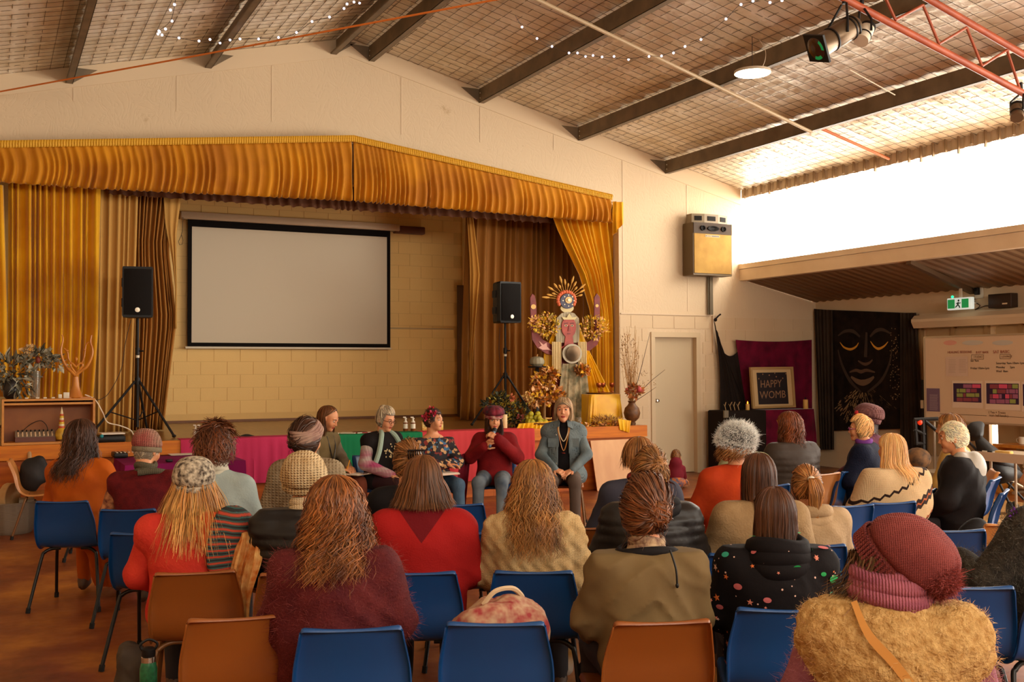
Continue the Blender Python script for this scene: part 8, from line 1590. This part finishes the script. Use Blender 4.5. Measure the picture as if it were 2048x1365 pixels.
# white hair, black jacket with grey hood, profile
p = person('person with cropped white hair in a black rain jacket with a grey lined hood', 1905, 848, -34, ch19, hy=-10, hp=8, topm=clo('black_nylon_shell', (30, 24, 24), (20, 16, 16), 4, 0.5, 12), w=1.2, h=0.015, inf=0.04, amp=0.009, face=True, hh=0.0055, jaw=1.12, lean=0.05); p.top.name = 'jacket'
put_hair('hair', hair_short(1300, 0.03, 151, r=0.0034, vol=0.01, sweep=(0, -0.8, -0.5), lo=0.85, hi=1.15), p.HC, p.R, hb_white, p.root, p.hs)
CH19.location = [float(v) for v in p.base-np.array([math.sin(math.radians(-34)), math.cos(math.radians(-34)), 0])*0.04]; hc = p.tr((0, -0.2, 0.93)); V, F = snet(lambda P: smin(ell(P, hc+np.array((0, 0.03, 0.0)), (0.145, 0.075, 0.14)), cap(P, p.tr((-0.11, -0.1, 1.03)), p.tr((0.11, -0.1, 1.03)), 0.04, 0.04), 0.06)+0.012*wob(P, 16), hc-0.25, hc+0.3, 0.014); MB().add(V, F).build('hood', mat('grey_hood_lining', (172, 162, 148), 0.5, vary=(150, 140, 126), vscale=6, bump=0.5, bscale=10), p.root, world=False, autos=False)
p = person('person with wavy light brown hair and a striped collar behind the white haired person', 1898, 832, -28, None, D=8.6, hy=-6, topm=clo('sand_top', (190, 150, 80)), w=1.05, h=0.02); put_hair('hair', hair_fall(500, 0.12, 0.11, 0.12, curl=0.006, cf=50, r=0.004, seed=161, vol=0.016, hi=1.7), p.HC, p.Ry, hb_caram, p.root, p.hs); scarf(p, clo('striped_collar', (170, 60, 40), (190, 150, 60), 30), 0.022, (0.085, 0.085), 1.03, 2)
# pink beanie in the foreground
p = person('person in a dusty pink pompom beanie, mauve scarf and cream fleece vest, nearest the camera', 1776, 1042, 40, None, D=2.85, hy=-28, hp=2, hr=4, topm=mat('cream_teddy_fleece', (200, 162, 104), 0.95, vary=(168, 126, 72), vscale=45, detail=6, bump=1.0, bscale=110, bdist=0.01, spec=0.1), sleevem=clo('mauve_mohair', (150, 92, 104), (130, 76, 90), 9, 0.6, 90), style='fleece', w=1.0, h=0.0095, inf=0.038, amp=0.006, hands=0.008, k_=0.98, hscale=1.0); p.top.name = 'fleece_vest'
fuzz('fleece_fibre', p.top, 8000, 0.006, mat('fleece_fibre', (216, 178, 122), 0.9, tint=True), p.root, 5, 0.0006, 0.8, 1.15, 1.2)
for o in [x for x in COL.objects if x.parent == p.root and x.name.startswith('sleeve')]: fuzz('mohair_fibre', o, 2500, 0.013, mat('mohair_fibre', (170, 112, 122), 0.9, tint=True), p.root, 6, 0.0005)
hd_ = hair_fall(900, 0.1, 0.105, 0.11, curl=0.003, cf=40, r=0.003, seed=171, jit=0.02, vol=0.004, flick=0.045, fa=0.9); kp_ = (hd_[0][:, -1, 0] < -0.05) & (hd_[0][:, -1, 1] > -0.08); put_hair('hair', (hd_[0][kp_][:, 5:], hd_[1][kp_][:, 5:], None, hd_[3][kp_]), p.HC, p.Ry, hairm('ash_brown', (92, 62, 34), (60, 40, 22)), p.root, p.hs)
pk_ = mat('dusty_pink_knit', (138, 68, 64), 0.9, bump=0.8, bscale=150, bdist=0.004, kind='knit', vary=(120, 56, 54), vscale=9, spec=0.1)
Rb = p.Ry @ rotm(z=0.6)
pq_ = np.array(chain(p.root).inverted())@np.append(at(1880, 1158, D=2.74), 1); o = beanie(p.root, p.HC, Rb, p.hs, [pk_, pk_], rb=0.095, ht=0.165, ribs=0, ribd=0.0, tiltx=0.8, brim=0.05, slouch=(0.0, -0.03), bulge=1.13, z0=-0.02, seams=7, n=168, pom=0.05, pomc=pq_[:3]); fuzz('pompom_yarn', o[2], 8000, 0.010, mat('pompom_yarn', (160, 72, 66), 0.9, tint=True), p.root, 8, 0.0007, 0.6, 1.2)
rb_o = MB(); th = np.linspace(0, 2*PI, 64, endpoint=False); R0 = rotm(x=0.8)
for a in th:
    q_ = np.array([(0.1015*math.cos(a), 0.1015*1.18*math.sin(a), z) for z in (-0.018, 0.006, 0.028)]); rb_o.tube(xf(xf(q_, (0, -0.01, 0), R0), p.HC, Rb, p.hs), 0.0042, 6)
o_ = rb_o.build('brim_ribbing', pk_, p.root, world=False); o_['kind'] = 'stuff'
scarf(p, mat('mauve_rib_scarf', (164, 88, 100), 0.85, bump=0.7, bscale=40, kind='wave', stretch=(1, 1, 6), vary=(140, 68, 86), vscale=8), 0.021, (0.092, 0.088), 1.075, 8, seed=4, hgt=0.095, tilt=0.015)
st_p = [p.tr(q) for q in ((-0.1, -0.16, 1.05), (-0.07, -0.228, 0.98), (0.0, -0.245, 0.9), (0.08, -0.245, 0.78), (0.15, -0.2, 0.66), (0.2, -0.08, 0.56))]; path = smooth_path(st_p, 6); S = MB(); tt_ = np.gradient(path, axis=0); tt_ /= np.linalg.norm(tt_, axis=1)[:, None]; side_ = np.cross(tt_, [0, -1, 0.0]); S.grid(np.stack([path+side_*0.012, path-side_*0.012], 1), thick=0.003).build('bag_strap', mat('tan_leather_strap', (196, 134, 62), 0.5), p.root, world=False)
# dark fluffy coat at the right edge with a travel mug
cup = at(1934, 1150, D=4.35)
p = person('person in a dark grey fluffy coat at the right edge, holding a green travel mug', 2088, 908, -4, None, D=4.75, hy=-20, topm=clo('charcoal_mohair', (44, 38, 32), (64, 56, 46), 40, 1.0, 110), style='shawl', w=1.2, h=0.0125, inf=0.045, neck=1.06, arms=[((-0.30, 0.05, 0.70), (-0.23, 0.23, 0.745), (-0.30, 0.30, 0.75), (1, 0.3, 0), 0.55), ((0.26, 0.0, 0.70), (0.12, 0.22, 0.62), (0.04, 0.3, 0.6))], hands=0.005); p.top.name = 'coat'
fuzz('coat_fuzz', p.top, 9000, 0.016, mat('coat_fibre', (92, 84, 72), 0.9, tint=True), p.root, 12); put_hair('hair', hair_fall(300, 0.12, 0.11, 0.115, r=0.004, seed=181), p.HC, p.Ry, hb_grey, p.root, p.hs)
c0_ = p.tr((-0.2, -0.06, 1.02)); leaves('purple_flower', c0_, (0.02,)*3, 40, 0.025, [mat('flower_purple', (96, 40, 130), 0.7)], p.root, 2, shape=0.6, world=False)
mw_ = np.array(chain(p.root)); hw = mw_[:3, :3]@np.array((-0.315, 0.31, 0.75))+mw_[:3, 3]
t = thing('travel_mug', 'green travel mug with a steel rim held by the person in the dark coat', 'mug', (hw[0], hw[1], hw[2]-0.06)); MB().lathe([(0.036, 0), (0.039, 0.004), (0.045, 0.112), (0.042, 0.113), (0.036, 0.02), (0, 0.018)], n=24, cap=False).build('mug_body', mat('mug_green', (70, 92, 66), 0.4), t, world=False); MB().lathe([(0.0455, 0.105), (0.0465, 0.108), (0.0465, 0.118), (0.043, 0.119), (0.042, 0.108)], n=24, cap=False).build('steel_rim', chrome, t, world=False)
# toddler by the door
tc_ = at(1352, 968, D=14.4); tc_[2] = 0; t = thing('person', 'small child in a maroon hooded top and bright trousers on the floor by the door', 'person', tc_, -0.6, None)
HC_ = np.array((0, 0.04, 0.43)); Rt = rotm(x=-0.3); S = MB(); V, F = snet(lambda P: smin(headsdf(((P-HC_.astype(np.float32))@np.asarray(Rt, np.float32))/0.82)*0.82, cap(P, (0, 0, 0.28), (0, 0.01, 0.36), 0.045, 0.04), 0.02), HC_-0.16, HC_+0.14, 0.008); S.add(V, F)
for s_ in (-1, 1):
    pr_ = hand_prims((s_*0.12, 0.2, 0.12), (0, 0.5, -0.6), (0, -0.4, -1), -s_, 0.4); V, F = snet(lambda P: np.min([cap(P, a, b, ra*0.8, rb*0.8) for a, b, ra, rb in pr_], axis=0), (s_*0.12-0.1, 0.1, -0.02), (s_*0.12+0.1, 0.34, 0.2), 0.007); V[:, 2] = np.maximum(V[:, 2], 0.002); S.add(V, F)
S.build('body', [SKIN], t, world=False, autos=False)
cm = clo('child_maroon', (116, 32, 44)); V, F = snet(lambda P: smin(smin(ell(P, (0, 0, 0.2), (0.11, 0.1, 0.15)), ell(P, (0, -0.03, 0.36), (0.085, 0.075, 0.08)), 0.05), np.minimum(cap(P, (-0.09, 0.0, 0.28), (-0.12, 0.18, 0.14), 0.045, 0.032), cap(P, (0.09, 0, 0.28), (0.12, 0.18, 0.14), 0.045, 0.032)), 0.03)+0.004*wob(P, 20), (-0.22, -0.2, 0.05), (0.22, 0.3, 0.46), 0.013); MB().add(V, F).build('hooded_top', cm, t, world=False, autos=False)
V, F = snet(lambda P: smin(ell(P, (0, -0.02, 0.1), (0.12, 0.11, 0.09)), np.minimum(cap(P, (-0.06, 0, 0.09), (-0.11, 0.26, 0.07), 0.06, 0.045), cap(P, (0.06, 0, 0.09), (0.12, 0.24, 0.07), 0.06, 0.045)), 0.03), (-0.25, -0.2, 0.0), (0.25, 0.36, 0.22), 0.013); V[:, 2] = np.maximum(V[:, 2], 0.003); MB().add(V, F).build('trousers', mat('child_bright', (200, 110, 40), 0.8, vary=(50, 80, 110), vscale=22, detail=1), t, world=False, autos=False)
put_hair('hair', hair_short(260, 0.03, 7), HC_, Rt, hb_light, t, 0.82)
for s_ in (-1, 1): MB().ell((s_*0.11, 0.3, 0.05), (0.03, 0.05, 0.035), n=10, m=7).build('shoe', mat('child_shoe', (196, 110, 40), 0.6), t, world=False)
# ------------------------------------------------------------------ the panel in front of the stage
def pchair(kind, p_px, D, head, lab, dy=0.0):
    c = at(p_px, 900, D=D); c[2] = 0; return put_chair(kind, c, head, lab)
VIEW = lambda px_: math.degrees(YAW)+math.degrees(math.atan((px_-1024)/FPX))
# A: brown hair, sage cardigan, writing
hA = VIEW(660)+128; cA = pchair('blue', 655, 10.7, hA, 'blue plastic chair of the panel member with the clipboard')
p = person('person on the panel with long brown hair, a grey cardigan and a clipboard', 657, 815, hA, cA, hy=-10, hp=28, lean=0.16, topm=clo('olive_shirt', (120, 100, 66), (104, 86, 54), 8), sleevem=clo('grey_cardigan', (136, 120, 96), (118, 102, 80), 14, 0.6, 70), face=True, hh=0.006, h=0.013, inf=0.018, group='panel members', legm=clo('brick_trousers', (128, 66, 46)), arms=[((-0.22, 0.04, 0.76), (-0.06, 0.25, 0.68), (-0.0, 0.33, 0.66), (0, 0, -1), 0.5), ((0.22, 0.04, 0.76), (0.1, 0.26, 0.67), (0.04, 0.34, 0.65), (0, 0, -1), 0.7)], hands=0.0055)
put_hair('hair', hair_fall(850, 0.2, 0.1, 0.11, curl=0.002, r=0.0034, seed=201, jit=0.01, vol=0.01, fa=1.5, fringe=False), p.HC, p.Ry, hb_bob, p.root, p.hs); patch(p, 'cardigan_back', clo('grey_cardigan', (136, 120, 96)), p.tr((0, -0.2, 0.8)), (0.3, 0.17, 0.4), 0.012, 0.014)
MB().tube(smooth_path([p.tr(q) for q in ((-0.05, 0.0, 1.0), (-0.045, 0.05, 0.9), (0.0, 0.075, 0.78), (0.045, 0.05, 0.9), (0.05, 0.0, 1.0))]), 0.006, 6).build('bead_necklace', mat('dark_beads', (40, 34, 28), 0.3), p.root, world=False)
M_ = np.array(chain(p.root)); wp = lambda q: M_[:3, :3]@np.array(q)+M_[:3, 3]
c = wp((0.03, 0.36, 0.615)); t = thing('clipboard', 'white paper on a clipboard lying on the knees of the long haired panel member', 'clipboard', c, p.root.rotation_euler.z); MB().box((-0.12, -0.14, 0), (0.12, 0.17, 0.004)).build('board', mat('clip_board', (176, 150, 120), 0.5), t, world=False, smooth=False); MB().box((-0.105, -0.13, 0.0045), (0.105, 0.15, 0.007)).build('paper', mat('white_paper', (226, 210, 190), 0.7), t, world=False, smooth=False); MB().box((-0.04, 0.145, 0.0075), (0.04, 0.17, 0.018)).build('clip', chrome, t, world=False, smooth=False)
c = wp((0.06, 0.33, 0.655)); tag(MB().tube([c, c+np.array((0.02, -0.03, 0.1))], 0.005, 6).build('pencil', mat('yellow_pencil', (222, 150, 40), 0.4)), 'yellow pencil in the hand of the long haired panel member', 'pencil')
# B: silver bun, glasses
hB = VIEW(770)+140; cB = pchair('blue', 770, 10.75, hB, 'blue plastic chair of the panel member with silver hair')
p = person('person on the panel with a silver topknot, glasses and a pastel striped cardigan', 772, 818, hB, cB, hy=-8, hp=20, lean=0.1, topm=clo('black_tee', (26, 20, 18)), sleevem=mat('pastel_stripes', (176, 160, 148), 0.85, bump=0.5, bscale=80, kind='knit', vary=(168, 66, 104), vscale=7, stretch=(0.4, 0.4, 2.2)), face=True, hh=0.006, h=0.013, inf=0.024, group='panel members', w=1.15, hands=0.0055, skinmat=SKINP, legm=clo('dark_plum_trousers', (58, 36, 40)), jaw=1.08)
put_hair('hair', hair_up(700, (0.02, -0.06, 0.1), 0.04, 211, vol=0.008, wisps=16, lo=0.75, hi=1.35), p.HC, p.R, hb_grey, p.root, p.hs); glasses(p, mat('brown_frames', (84, 46, 26), 0.3))
MB().tube(smooth_path([p.tr(q) for q in ((-0.17, 0.05, 0.7), (-0.13, 0.06, 0.86), (-0.07, 0.0, 1.02), (0, -0.1, 1.05), (0.07, 0.0, 1.02), (0.13, 0.06, 0.86), (0.17, 0.05, 0.7))]), 0.026, 8).build('cardigan_edge', mat('mint_knit', (150, 168, 150), 0.85, bump=0.5, bscale=80), p.root, world=False)
me = mat('gold_print', (196, 170, 120), 0.6); S = MB(); rr = np.random.RandomState(2)
for i in range(26): a = p.tr((rr.uniform(-0.07, 0.07), 0.0, rr.uniform(0.78, 0.93))); S.ell((a[0], a[1]+0.062+0.0, a[2]), (0.009, 0.004, 0.009), n=6, m=4)
o = S.build('shirt_print', me, p.root, world=False); o['kind'] = 'stuff'
# C: dark hair, red flowers, floral top
hC = VIEW(868)+162; cC = pchair('blue', 868, 10.75, hC, 'blue plastic chair of the panel member with red hair flowers')
fl_ = mat('dark_floral', (36, 28, 34), 0.75, vary=(150, 60, 40), vscale=30, detail=1); q = NT(fl_); vo = q.new('ShaderNodeTexVoronoi'); vo.inputs['Scale'].default_value = 34; tc = q.new('ShaderNodeTexCoord'); q.link(tc.outputs['Object'], vo.inputs['Vector']); rp = q.new('ShaderNodeValToRGB'); rp.color_ramp.interpolation = 'CONSTANT'; e = rp.color_ramp.elements; e[0].color = (*lin((30, 24, 30)), 1); e[1].position = 0.85; e[1].color = (*lin((196, 150, 100)), 1)
for pos, cc in ((0.4, (130, 44, 34)), (0.55, (34, 26, 30)), (0.68, (54, 96, 130)), (0.78, (40, 30, 34))): k_ = e.new(pos); k_.color = (*lin(cc), 1)
sp_ = q.new('ShaderNodeSeparateColor'); q.link(vo.outputs['Color'], sp_.inputs[0]); q.link(sp_.outputs[0], rp.inputs[0]); q.link(rp.outputs[0], q.b.inputs['Base Color'])
p = person('person on the panel with dark hair, red hair flowers and a floral blouse', 868, 820, hC, cC, hy=-42, hp=2, topm=fl_, face=True, hh=0.006, h=0.013, inf=0.016, neck=0.985, group='panel members', hands=0.0055, legm=dn, arms='folded')
put_hair('hair', hair_short(800, 0.06, 221, vol=0.008, sweep=(0, -0.9, -0.3), spike=0.1), p.HC, p.R, hb_dark, p.root, p.hs)
for x, y, z, c_ in ((0.085, -0.03, 0.05, 0), (0.07, 0.03, 0.085, 1), (0.03, -0.02, 0.115, 0), (0.095, -0.06, 0.03, 1)): leaves('hair_flower', xf(np.array([[x, y, z]]), p.HC, p.R, p.hs)[0], (0.022,)*3, 26, 0.028, [(mat('flower_red', (180, 30, 36), 0.6), mat('flower_pink', (196, 50, 80), 0.6))[c_]], p.root, c_+3, shape=0.8, world=False)
for o in [x for x in COL.objects if x.parent == p.root and x.name.startswith('hair_flower')]: pass
MB().tube(smooth_path([p.tr(q) for q in ((-0.05, -0.02, 1.0), (-0.03, 0.04, 0.94), (0, 0.055, 0.9), (0.03, 0.04, 0.94), (0.05, -0.02, 1.0))]), 0.0025, 5).ell(p.tr((0, 0.06, 0.89)), (0.012, 0.006, 0.014), n=10, m=7).build('pendant', mat('pendant_blue', (70, 96, 110), 0.2), p.root, world=False)
M_ = np.array(chain(p.root)); wp = lambda q: M_[:3, :3]@np.array(q)+M_[:3, 3]; c = wp((0.0, 0.27, 0.61)); t = thing('notebook', 'pale notebook lying on the lap of the panel member in the floral blouse', 'notebook', c, p.root.rotation_euler.z+0.3); MB().box((-0.13, -0.09, 0), (0.13, 0.09, 0.012)).build('cover', mat('notebook_cover', (206, 176, 150), 0.6), t, world=False, smooth=False); MB().box((-0.125, -0.085, 0.0125), (0.125, 0.085, 0.018)).build('pages', mat('white_paper', (226, 210, 190), 0.7), t, world=False, smooth=False)
# D: baker boy cap, maroon jumper, microphone
hD = VIEW(985)+186; cD = pchair('blue', 990, 11.0, hD, 'blue plastic chair of the panel member with the microphone')
p = person('person on the panel speaking into a microphone in a plaid cap and maroon jumper', 988, 822, hD, cD, hy=-14, hp=2, topm=clo('maroon_jumper', (130, 24, 26), (112, 18, 22), 9, 0.5, 80), face=True, hh=0.006, h=0.013, inf=0.03, group='panel members', hands=0.005, legm=mat('washed_denim', (62, 74, 88), 0.8, vary=(128, 136, 140), vscale=4), arms=[((-0.25, 0.05, 0.74), (-0.07, 0.2, 0.93), (-0.005, 0.21, 0.98), (1, -0.3, 0.2), 0.8), ((0.24, 0.05, 0.74), (0.08, 0.19, 0.86), (0.015, 0.215, 0.91), (-1, -0.4, 0.2), 0.8)]); p.top.name = 'jumper'
put_hair('hair', hair_fall(900, 0.25, 0.105, 0.11, curl=0.003, r=0.0034, seed=231, jit=0.012, vol=0.01, fa=1.0), p.HC, p.Ry, hb_dark, p.root, p.hs)
pl = mat('red_plaid', (130, 24, 40), 0.8, vary=(200, 160, 140), vscale=20, detail=1); o = beanie(p.root, p.HC, p.R, p.hs, [mat('plaid_crown', (124, 22, 40), 0.8, vary=(36, 20, 28), vscale=16), pl], name='plaid_cap', rb=0.102, ht=0.125, ribs=8, ribd=0.04, tiltx=-0.05, brim=0.03, bulge=1.25, z0=0.035, top=0.8, seams=8)
u = np.linspace(-1, 1, 15)[:, None]; v = np.linspace(0, 1, 5)[None, :]; P = np.stack([0.085*u*(1-0.1*v), 0.09+0.055*v*(1-0.7*u**2)-0.035*u**2, 0.055-0.02*v-0.012*u**2+0*v], -1); MB().grid(xf(P.reshape(-1, 3), p.HC, p.R, p.hs).reshape(P.shape), thick=0.005).build('cap_peak', pl, p.root, world=False)
M_ = np.array(chain(p.root)); R3 = M_[:3, :3]; wp = lambda q: R3@np.array(q)+M_[:3, 3]; a, b = wp((0.015, 0.245, 0.86)), wp((-0.005, 0.175, 1.085))
mouth = wp(xf(np.array([[0, 0.115, -0.06]]), p.HC, p.R, p.hs)[0]); ax = mouth-a; L_m = np.linalg.norm(ax); ax /= L_m; b = mouth-ax*0.02
t = thing('microphone', 'handheld microphone with a blue grey body held up to the mouth of the speaker', 'microphone', a); MB().tube([a, a+ax*0.03, b-ax*0.05], [0.013, 0.015, 0.018], 14).build('handle', mat('mic_blue', (110, 130, 150), 0.3, 0.3), t); MB().tube([b-ax*0.05, b-ax*0.035, b-ax*0.012, b], [0.02, 0.027, 0.025, 0.012], 14).build('mic_head', mat('mic_black', (22, 20, 20), 0.6), t)
dr_ = ch_ = None
q = wp((0.28, -0.1, 0.0));
bl_ = clo('maroon_shawl', (110, 14, 30), (92, 10, 26), 4); F_ = fold_fn(5, 9); u = np.linspace(0, 1, 41)[:, None]; tt_ = np.linspace(0, 1, 14)[None, :]
P = np.stack([0.26+0.1*tt_+0.05*u+0*u, -0.2+0.42*u+0*tt_, 0.78-0.72*tt_+0*u], -1); P[..., 0] += 0.03*F_(u)*(0.3+tt_); V_ = P.reshape(-1, 3)@R3.T+M_[:3, 3]
tag(MB().grid(V_.reshape(P.shape), thick=0.005).build('hanging_shawl', bl_), 'dark red shawl hanging down beside the chair of the speaker with the microphone', 'shawl')
hE = VIEW(1127)+181; cE = pchair('brown', 1127, 11.05, hE, 'brown plastic chair with thin legs under the denim shirt')
p = person('person on the panel in a faded denim shirt with a grey streaked bob', 1127, 798, hE, cE, hy=3, hp=-2, topm=clo('black_rollneck', (24, 19, 20)), sleevem=mat('faded_denim', (108, 118, 118), 0.85, vary=(84, 96, 100), vscale=9, bump=0.3, bscale=90), face=True, hh=0.0056, h=0.0125, inf=0.014, group='panel members', hands=0.005, skinmat=SKINP, legm=clo('grey_leggings', (92, 76, 66)), arms=[((-0.24, 0.02, 0.76), (-0.09, 0.24, 0.62), (-0.01, 0.30, 0.585), (0.3, -0.2, -1), 0.7), ((0.24, 0.02, 0.76), (0.09, 0.25, 0.63), (0.0, 0.31, 0.60), (-0.3, -0.2, -1), 0.7)])
put_hair('hair', hair_fall(850, 0.105, 0.098, 0.11, curl=0.001, r=0.0032, seed=241, jit=0.006, vol=0.008, fa=1.0, Lvar=0.1), p.HC, p.Ry, hairm('streaked_grey', (128, 98, 68), (196, 172, 140)), p.root, p.hs)
dm = _M['faded_denim']
def shell(P):
    tr = p.tr; w = p.w; e = 0.038; d = ell(P, tr((0, -0.07, 0.54)), (0.2*w+e, 0.15+e, 0.15)); d = smin(d, ell(P, tr((0, -0.085, 0.72)), (0.16*w+e, 0.112+e, 0.18*p.k+e)), 0.05); d = smin(d, ell(P, tr((0, -0.085, 0.87)), (0.166*w+e, 0.115+e, 0.15*p.k+e)), 0.06); d = smin(d, cap(P, tr((-0.15, -0.085, 0.945)), tr((0.15, -0.085, 0.945)), 0.052+e, 0.052+e), 0.05)
    for s in (-1, 1): d = smin(d, cap(P, tr((0, -0.08, 1.015)), tr((s*0.14, -0.085, 0.945)), 0.042+e, 0.046+e), 0.03)
    d = np.abs(d+0.004*wob(P, 12))-0.006; op = 0.045+0.05*np.clip((0.95-P[..., 2])*1.0, 0, 1)+0.03*np.clip((P[..., 2]-0.9)*3, 0, 1); d = np.maximum(d, -np.maximum(np.abs(P[..., 0])-op, -P[..., 1]-0.02)); d = np.maximum(d, P[..., 2]-tr((0, 0, 1.055))[2]); return np.maximum(d, 0.46-P[..., 2])
V, F = snet(shell, (-0.32, -0.3, 0.44), (0.32, 0.22, p.HC[2]-0.05), 0.0095); MB().add(V, F).build('denim_shirt', dm, p.root, world=False, autos=False)
for s in (-1, 1):
    a = [p.tr(q) for q in ((s*0.035, -0.01, 1.07), (s*0.095, -0.04, 1.055), (s*0.1, 0.035, 0.985), (s*0.045, 0.045, 1.01))]; MB().grid(np.array([[a[0], a[1]], [a[3], a[2]]]), thick=0.006).build('collar', dm, p.root, world=False)
    c = p.tr((s*0.115, 0.055, 0.86)); MB().box(c-np.array((0.045, 0.004, 0.05)), c+np.array((0.045, 0.008, 0.04))).build('chest_pocket', dm, p.root, world=False, smooth=False)
    if s > 0:
        for z in (0.93, 0.84, 0.75, 0.66): c = p.tr((0.075, 0.06, z)); MB().ell(c, (0.006, 0.004, 0.006), n=8, m=5).build('button', mat('button_pearl', (206, 192, 170), 0.3), p.root, world=False)
scarf(p, clo('black_rollneck', (24, 19, 20)), 0.016, (0.058, 0.056), 1.05, 3, name='roll_collar', hgt=0.045)
for i, (wd_, z0, m) in enumerate(((0.05, 0.87, mat('pearl_beads', (206, 180, 140), 0.3)), (0.06, 0.78, mat('amber_beads', (176, 110, 44), 0.3)))):
    MB().tube(smooth_path([p.tr(q) for q in ((-wd_, -0.0, 1.03), (-wd_*0.9, 0.05, 0.95), (0, 0.07, z0), (wd_*0.9, 0.05, 0.95), (wd_, -0.0, 1.03))]), 0.0055, 6).build('necklace', m, p.root, world=False)
MB().lathe([(0.012, 0), (0.018, 0.002), (0.018, 0.006), (0.012, 0.008)], p.tr((0, 0.075, 0.755)), 12).build('pendant', mat('red_pendant', (140, 44, 30), 0.3), p.root, world=False)
# ------------------------------------------------------------------ bags, bottle, odds and ends
fb7 = ch7[0]; hh7 = math.radians(27)
def bag(name, lab, c, r, m, seed, strap=None, cat='bag'):
    t = thing(name, lab, cat, c); V, F = snet(lambda P: (np.sum(np.abs((P-np.array((0, 0, r[2])))/np.array(r))**3.5, axis=-1)**(1/3.5)-1)*min(r)+0.16*min(r)*wob(P, 2.2/min(r), seed)+0.1*min(r)*np.abs(wob(P, 4/min(r), seed+2)), (-r[0]*1.4, -r[1]*1.4, -0.02), (r[0]*1.4, r[1]*1.4, r[2]*2.4), max(0.012, min(r)/9)); V[:, 2] = np.maximum(V[:, 2], 0.0); MB().add(V, F).build('bag_body', m, t, world=False, autos=False)
    if strap: MB().tube(smooth_path(strap), 0.01, 6).build('handle', mat('cream_strap', (206, 176, 138), 0.7), t, world=False)
    return t
flor = mat('floral_canvas', (186, 150, 116), 0.8, vary=(150, 50, 50), vscale=24, detail=2)
bag('tote_bag', 'floral tote bag with cream handles on the empty blue chair, bottom centre', (fb7[0], fb7[1], 0.452), (0.17, 0.13, 0.165), flor, 2, [(-0.06, 0.0, 0.31), (-0.02, -0.02, 0.36), (0.05, -0.02, 0.365), (0.1, 0.0, 0.33), (0.12, 0.02, 0.3)])
c = at(1108, 1330, Z=0.12); bag('cloth_bag', 'mustard and white patchwork bag on the floor right of the floral bag', (c[0], c[1]+0.15, 0), (0.15, 0.13, 0.17), mat('mustard_patch', (188, 132, 52), 0.85, vary=(206, 190, 170), vscale=9, detail=1), 5)
c = at(1160, 1290, Z=0.3); t = thing('backpack', 'black backpack hanging on the back of the cable sweater chair', 'backpack', (ch13[0][0]+0.18, ch13[0][1]-0.28, 0.0)); MB().rbox((-0.1, -0.08, 0.02), (0.1, 0.06, 0.34), 0.05).build('pack_body', clo('black_pack', (22, 19, 19)), t, world=False); MB().tube(smooth_path([(-0.06, 0.0, 0.33), (-0.02, 0.06, 0.42), (0.03, 0.03, 0.41), (0.06, 0.0, 0.33)]), 0.012, 6).build('strap', clo('black_pack', (22, 19, 19)), t, world=False)
c = at(297, 1350, D=4.55); t = thing('water_bottle', 'green steel water bottle with a black lid on the floor at lower left', 'bottle', (c[0], c[1], 0)); zt_b = at(297, 1292, D=4.55)[2]
t.location.z = max(0, zt_b-0.27); MB().lathe([(0.034, 0), (0.037, 0.006), (0.037, 0.17), (0.03, 0.2), (0.026, 0.212)], n=20).build('bottle_body', mat('bottle_green', (16, 84, 52), 0.3, vary=(40, 120, 76), vscale=40), t, world=False); MB().lathe([(0.0265, 0.195), (0.031, 0.2), (0.031, 0.222), (0.026, 0.225)], n=20).build('steel_collar', chrome, t, world=False); MB().lathe([(0.027, 0.222), (0.029, 0.226), (0.029, 0.255), (0.02, 0.262), (0, 0.264)], n=20).tube(smooth_path([(-0.025, 0, 0.25), (-0.035, 0, 0.275), (0, 0, 0.295), (0.035, 0, 0.275), (0.025, 0, 0.25)]), 0.006, 6).build('lid', blk, t, world=False)
zt_b and None
bg0 = bag('grey_bag', 'grey canvas bag standing on the floor at lower left behind the water bottle', (c[0]-0.03, c[1]+0.32, 0), (0.07, 0.1, 0.2), clo('grey_canvas', (74, 64, 54)), 7)
c22 = ch22[0]; tag(MB().add(*snet(lambda P: smin(ell(P, (0, 0, 0.62), (0.17, 0.1, 0.17)), ell(P, (-0.12, 0.02, 0.5), (0.12, 0.12, 0.08)), 0.06)+0.035*wob(P, 10), (-0.4, -0.3, 0.4), (0.3, 0.25, 0.9), 0.015)).build('folded_coat', clo('black_wool', (22, 18, 18))), 'black coat bundled on the tan chair at the right edge', 'coat').location = (c22[0]-0.1, c22[1]+0.02, -0.04)
c = at(1728, 1200, D=4.2); t = thing('patterned_leggings', 'x', 'cloth') if False else None
tag(MB().box((-0.15, -0.002, 0), (0.15, 0.002, 0.2)).build('open_notebook', mat('ruled_page', (216, 204, 200), 0.7), smooth=False), 'open white notebook on the lap of the ponytail girl neighbour', 'notebook')
nb_ = bpy.data.objects['open_notebook']; q_ = at(1735, 1190, D=4.7); nb_.location = (q_[0], q_[1], q_[2]-0.1); nb_.rotation_euler = (-1.0, 0, -0.6)
d = bpy.data.objects.get('plastic_chair')
# hoop on the tan chair at far left
c = at(58, 935, D=11.3); tag(MB().tube([c+np.array((0.0, 0.17*math.cos(a), 0.22*math.sin(a)-0.02)) for a in np.linspace(-0.2, PI, 20)], 0.022, 8).build('wooden_hoop', mat('pale_hoop', (176, 138, 96), 0.5)), 'pale curved wooden hoop standing before the stage at the far left', 'hoop')
for k_, o in PROTO.items():
    if k_ not in _used:
        for ch in list(o.children_recursive): bpy.data.objects.remove(ch)
        bpy.data.objects.remove(o)
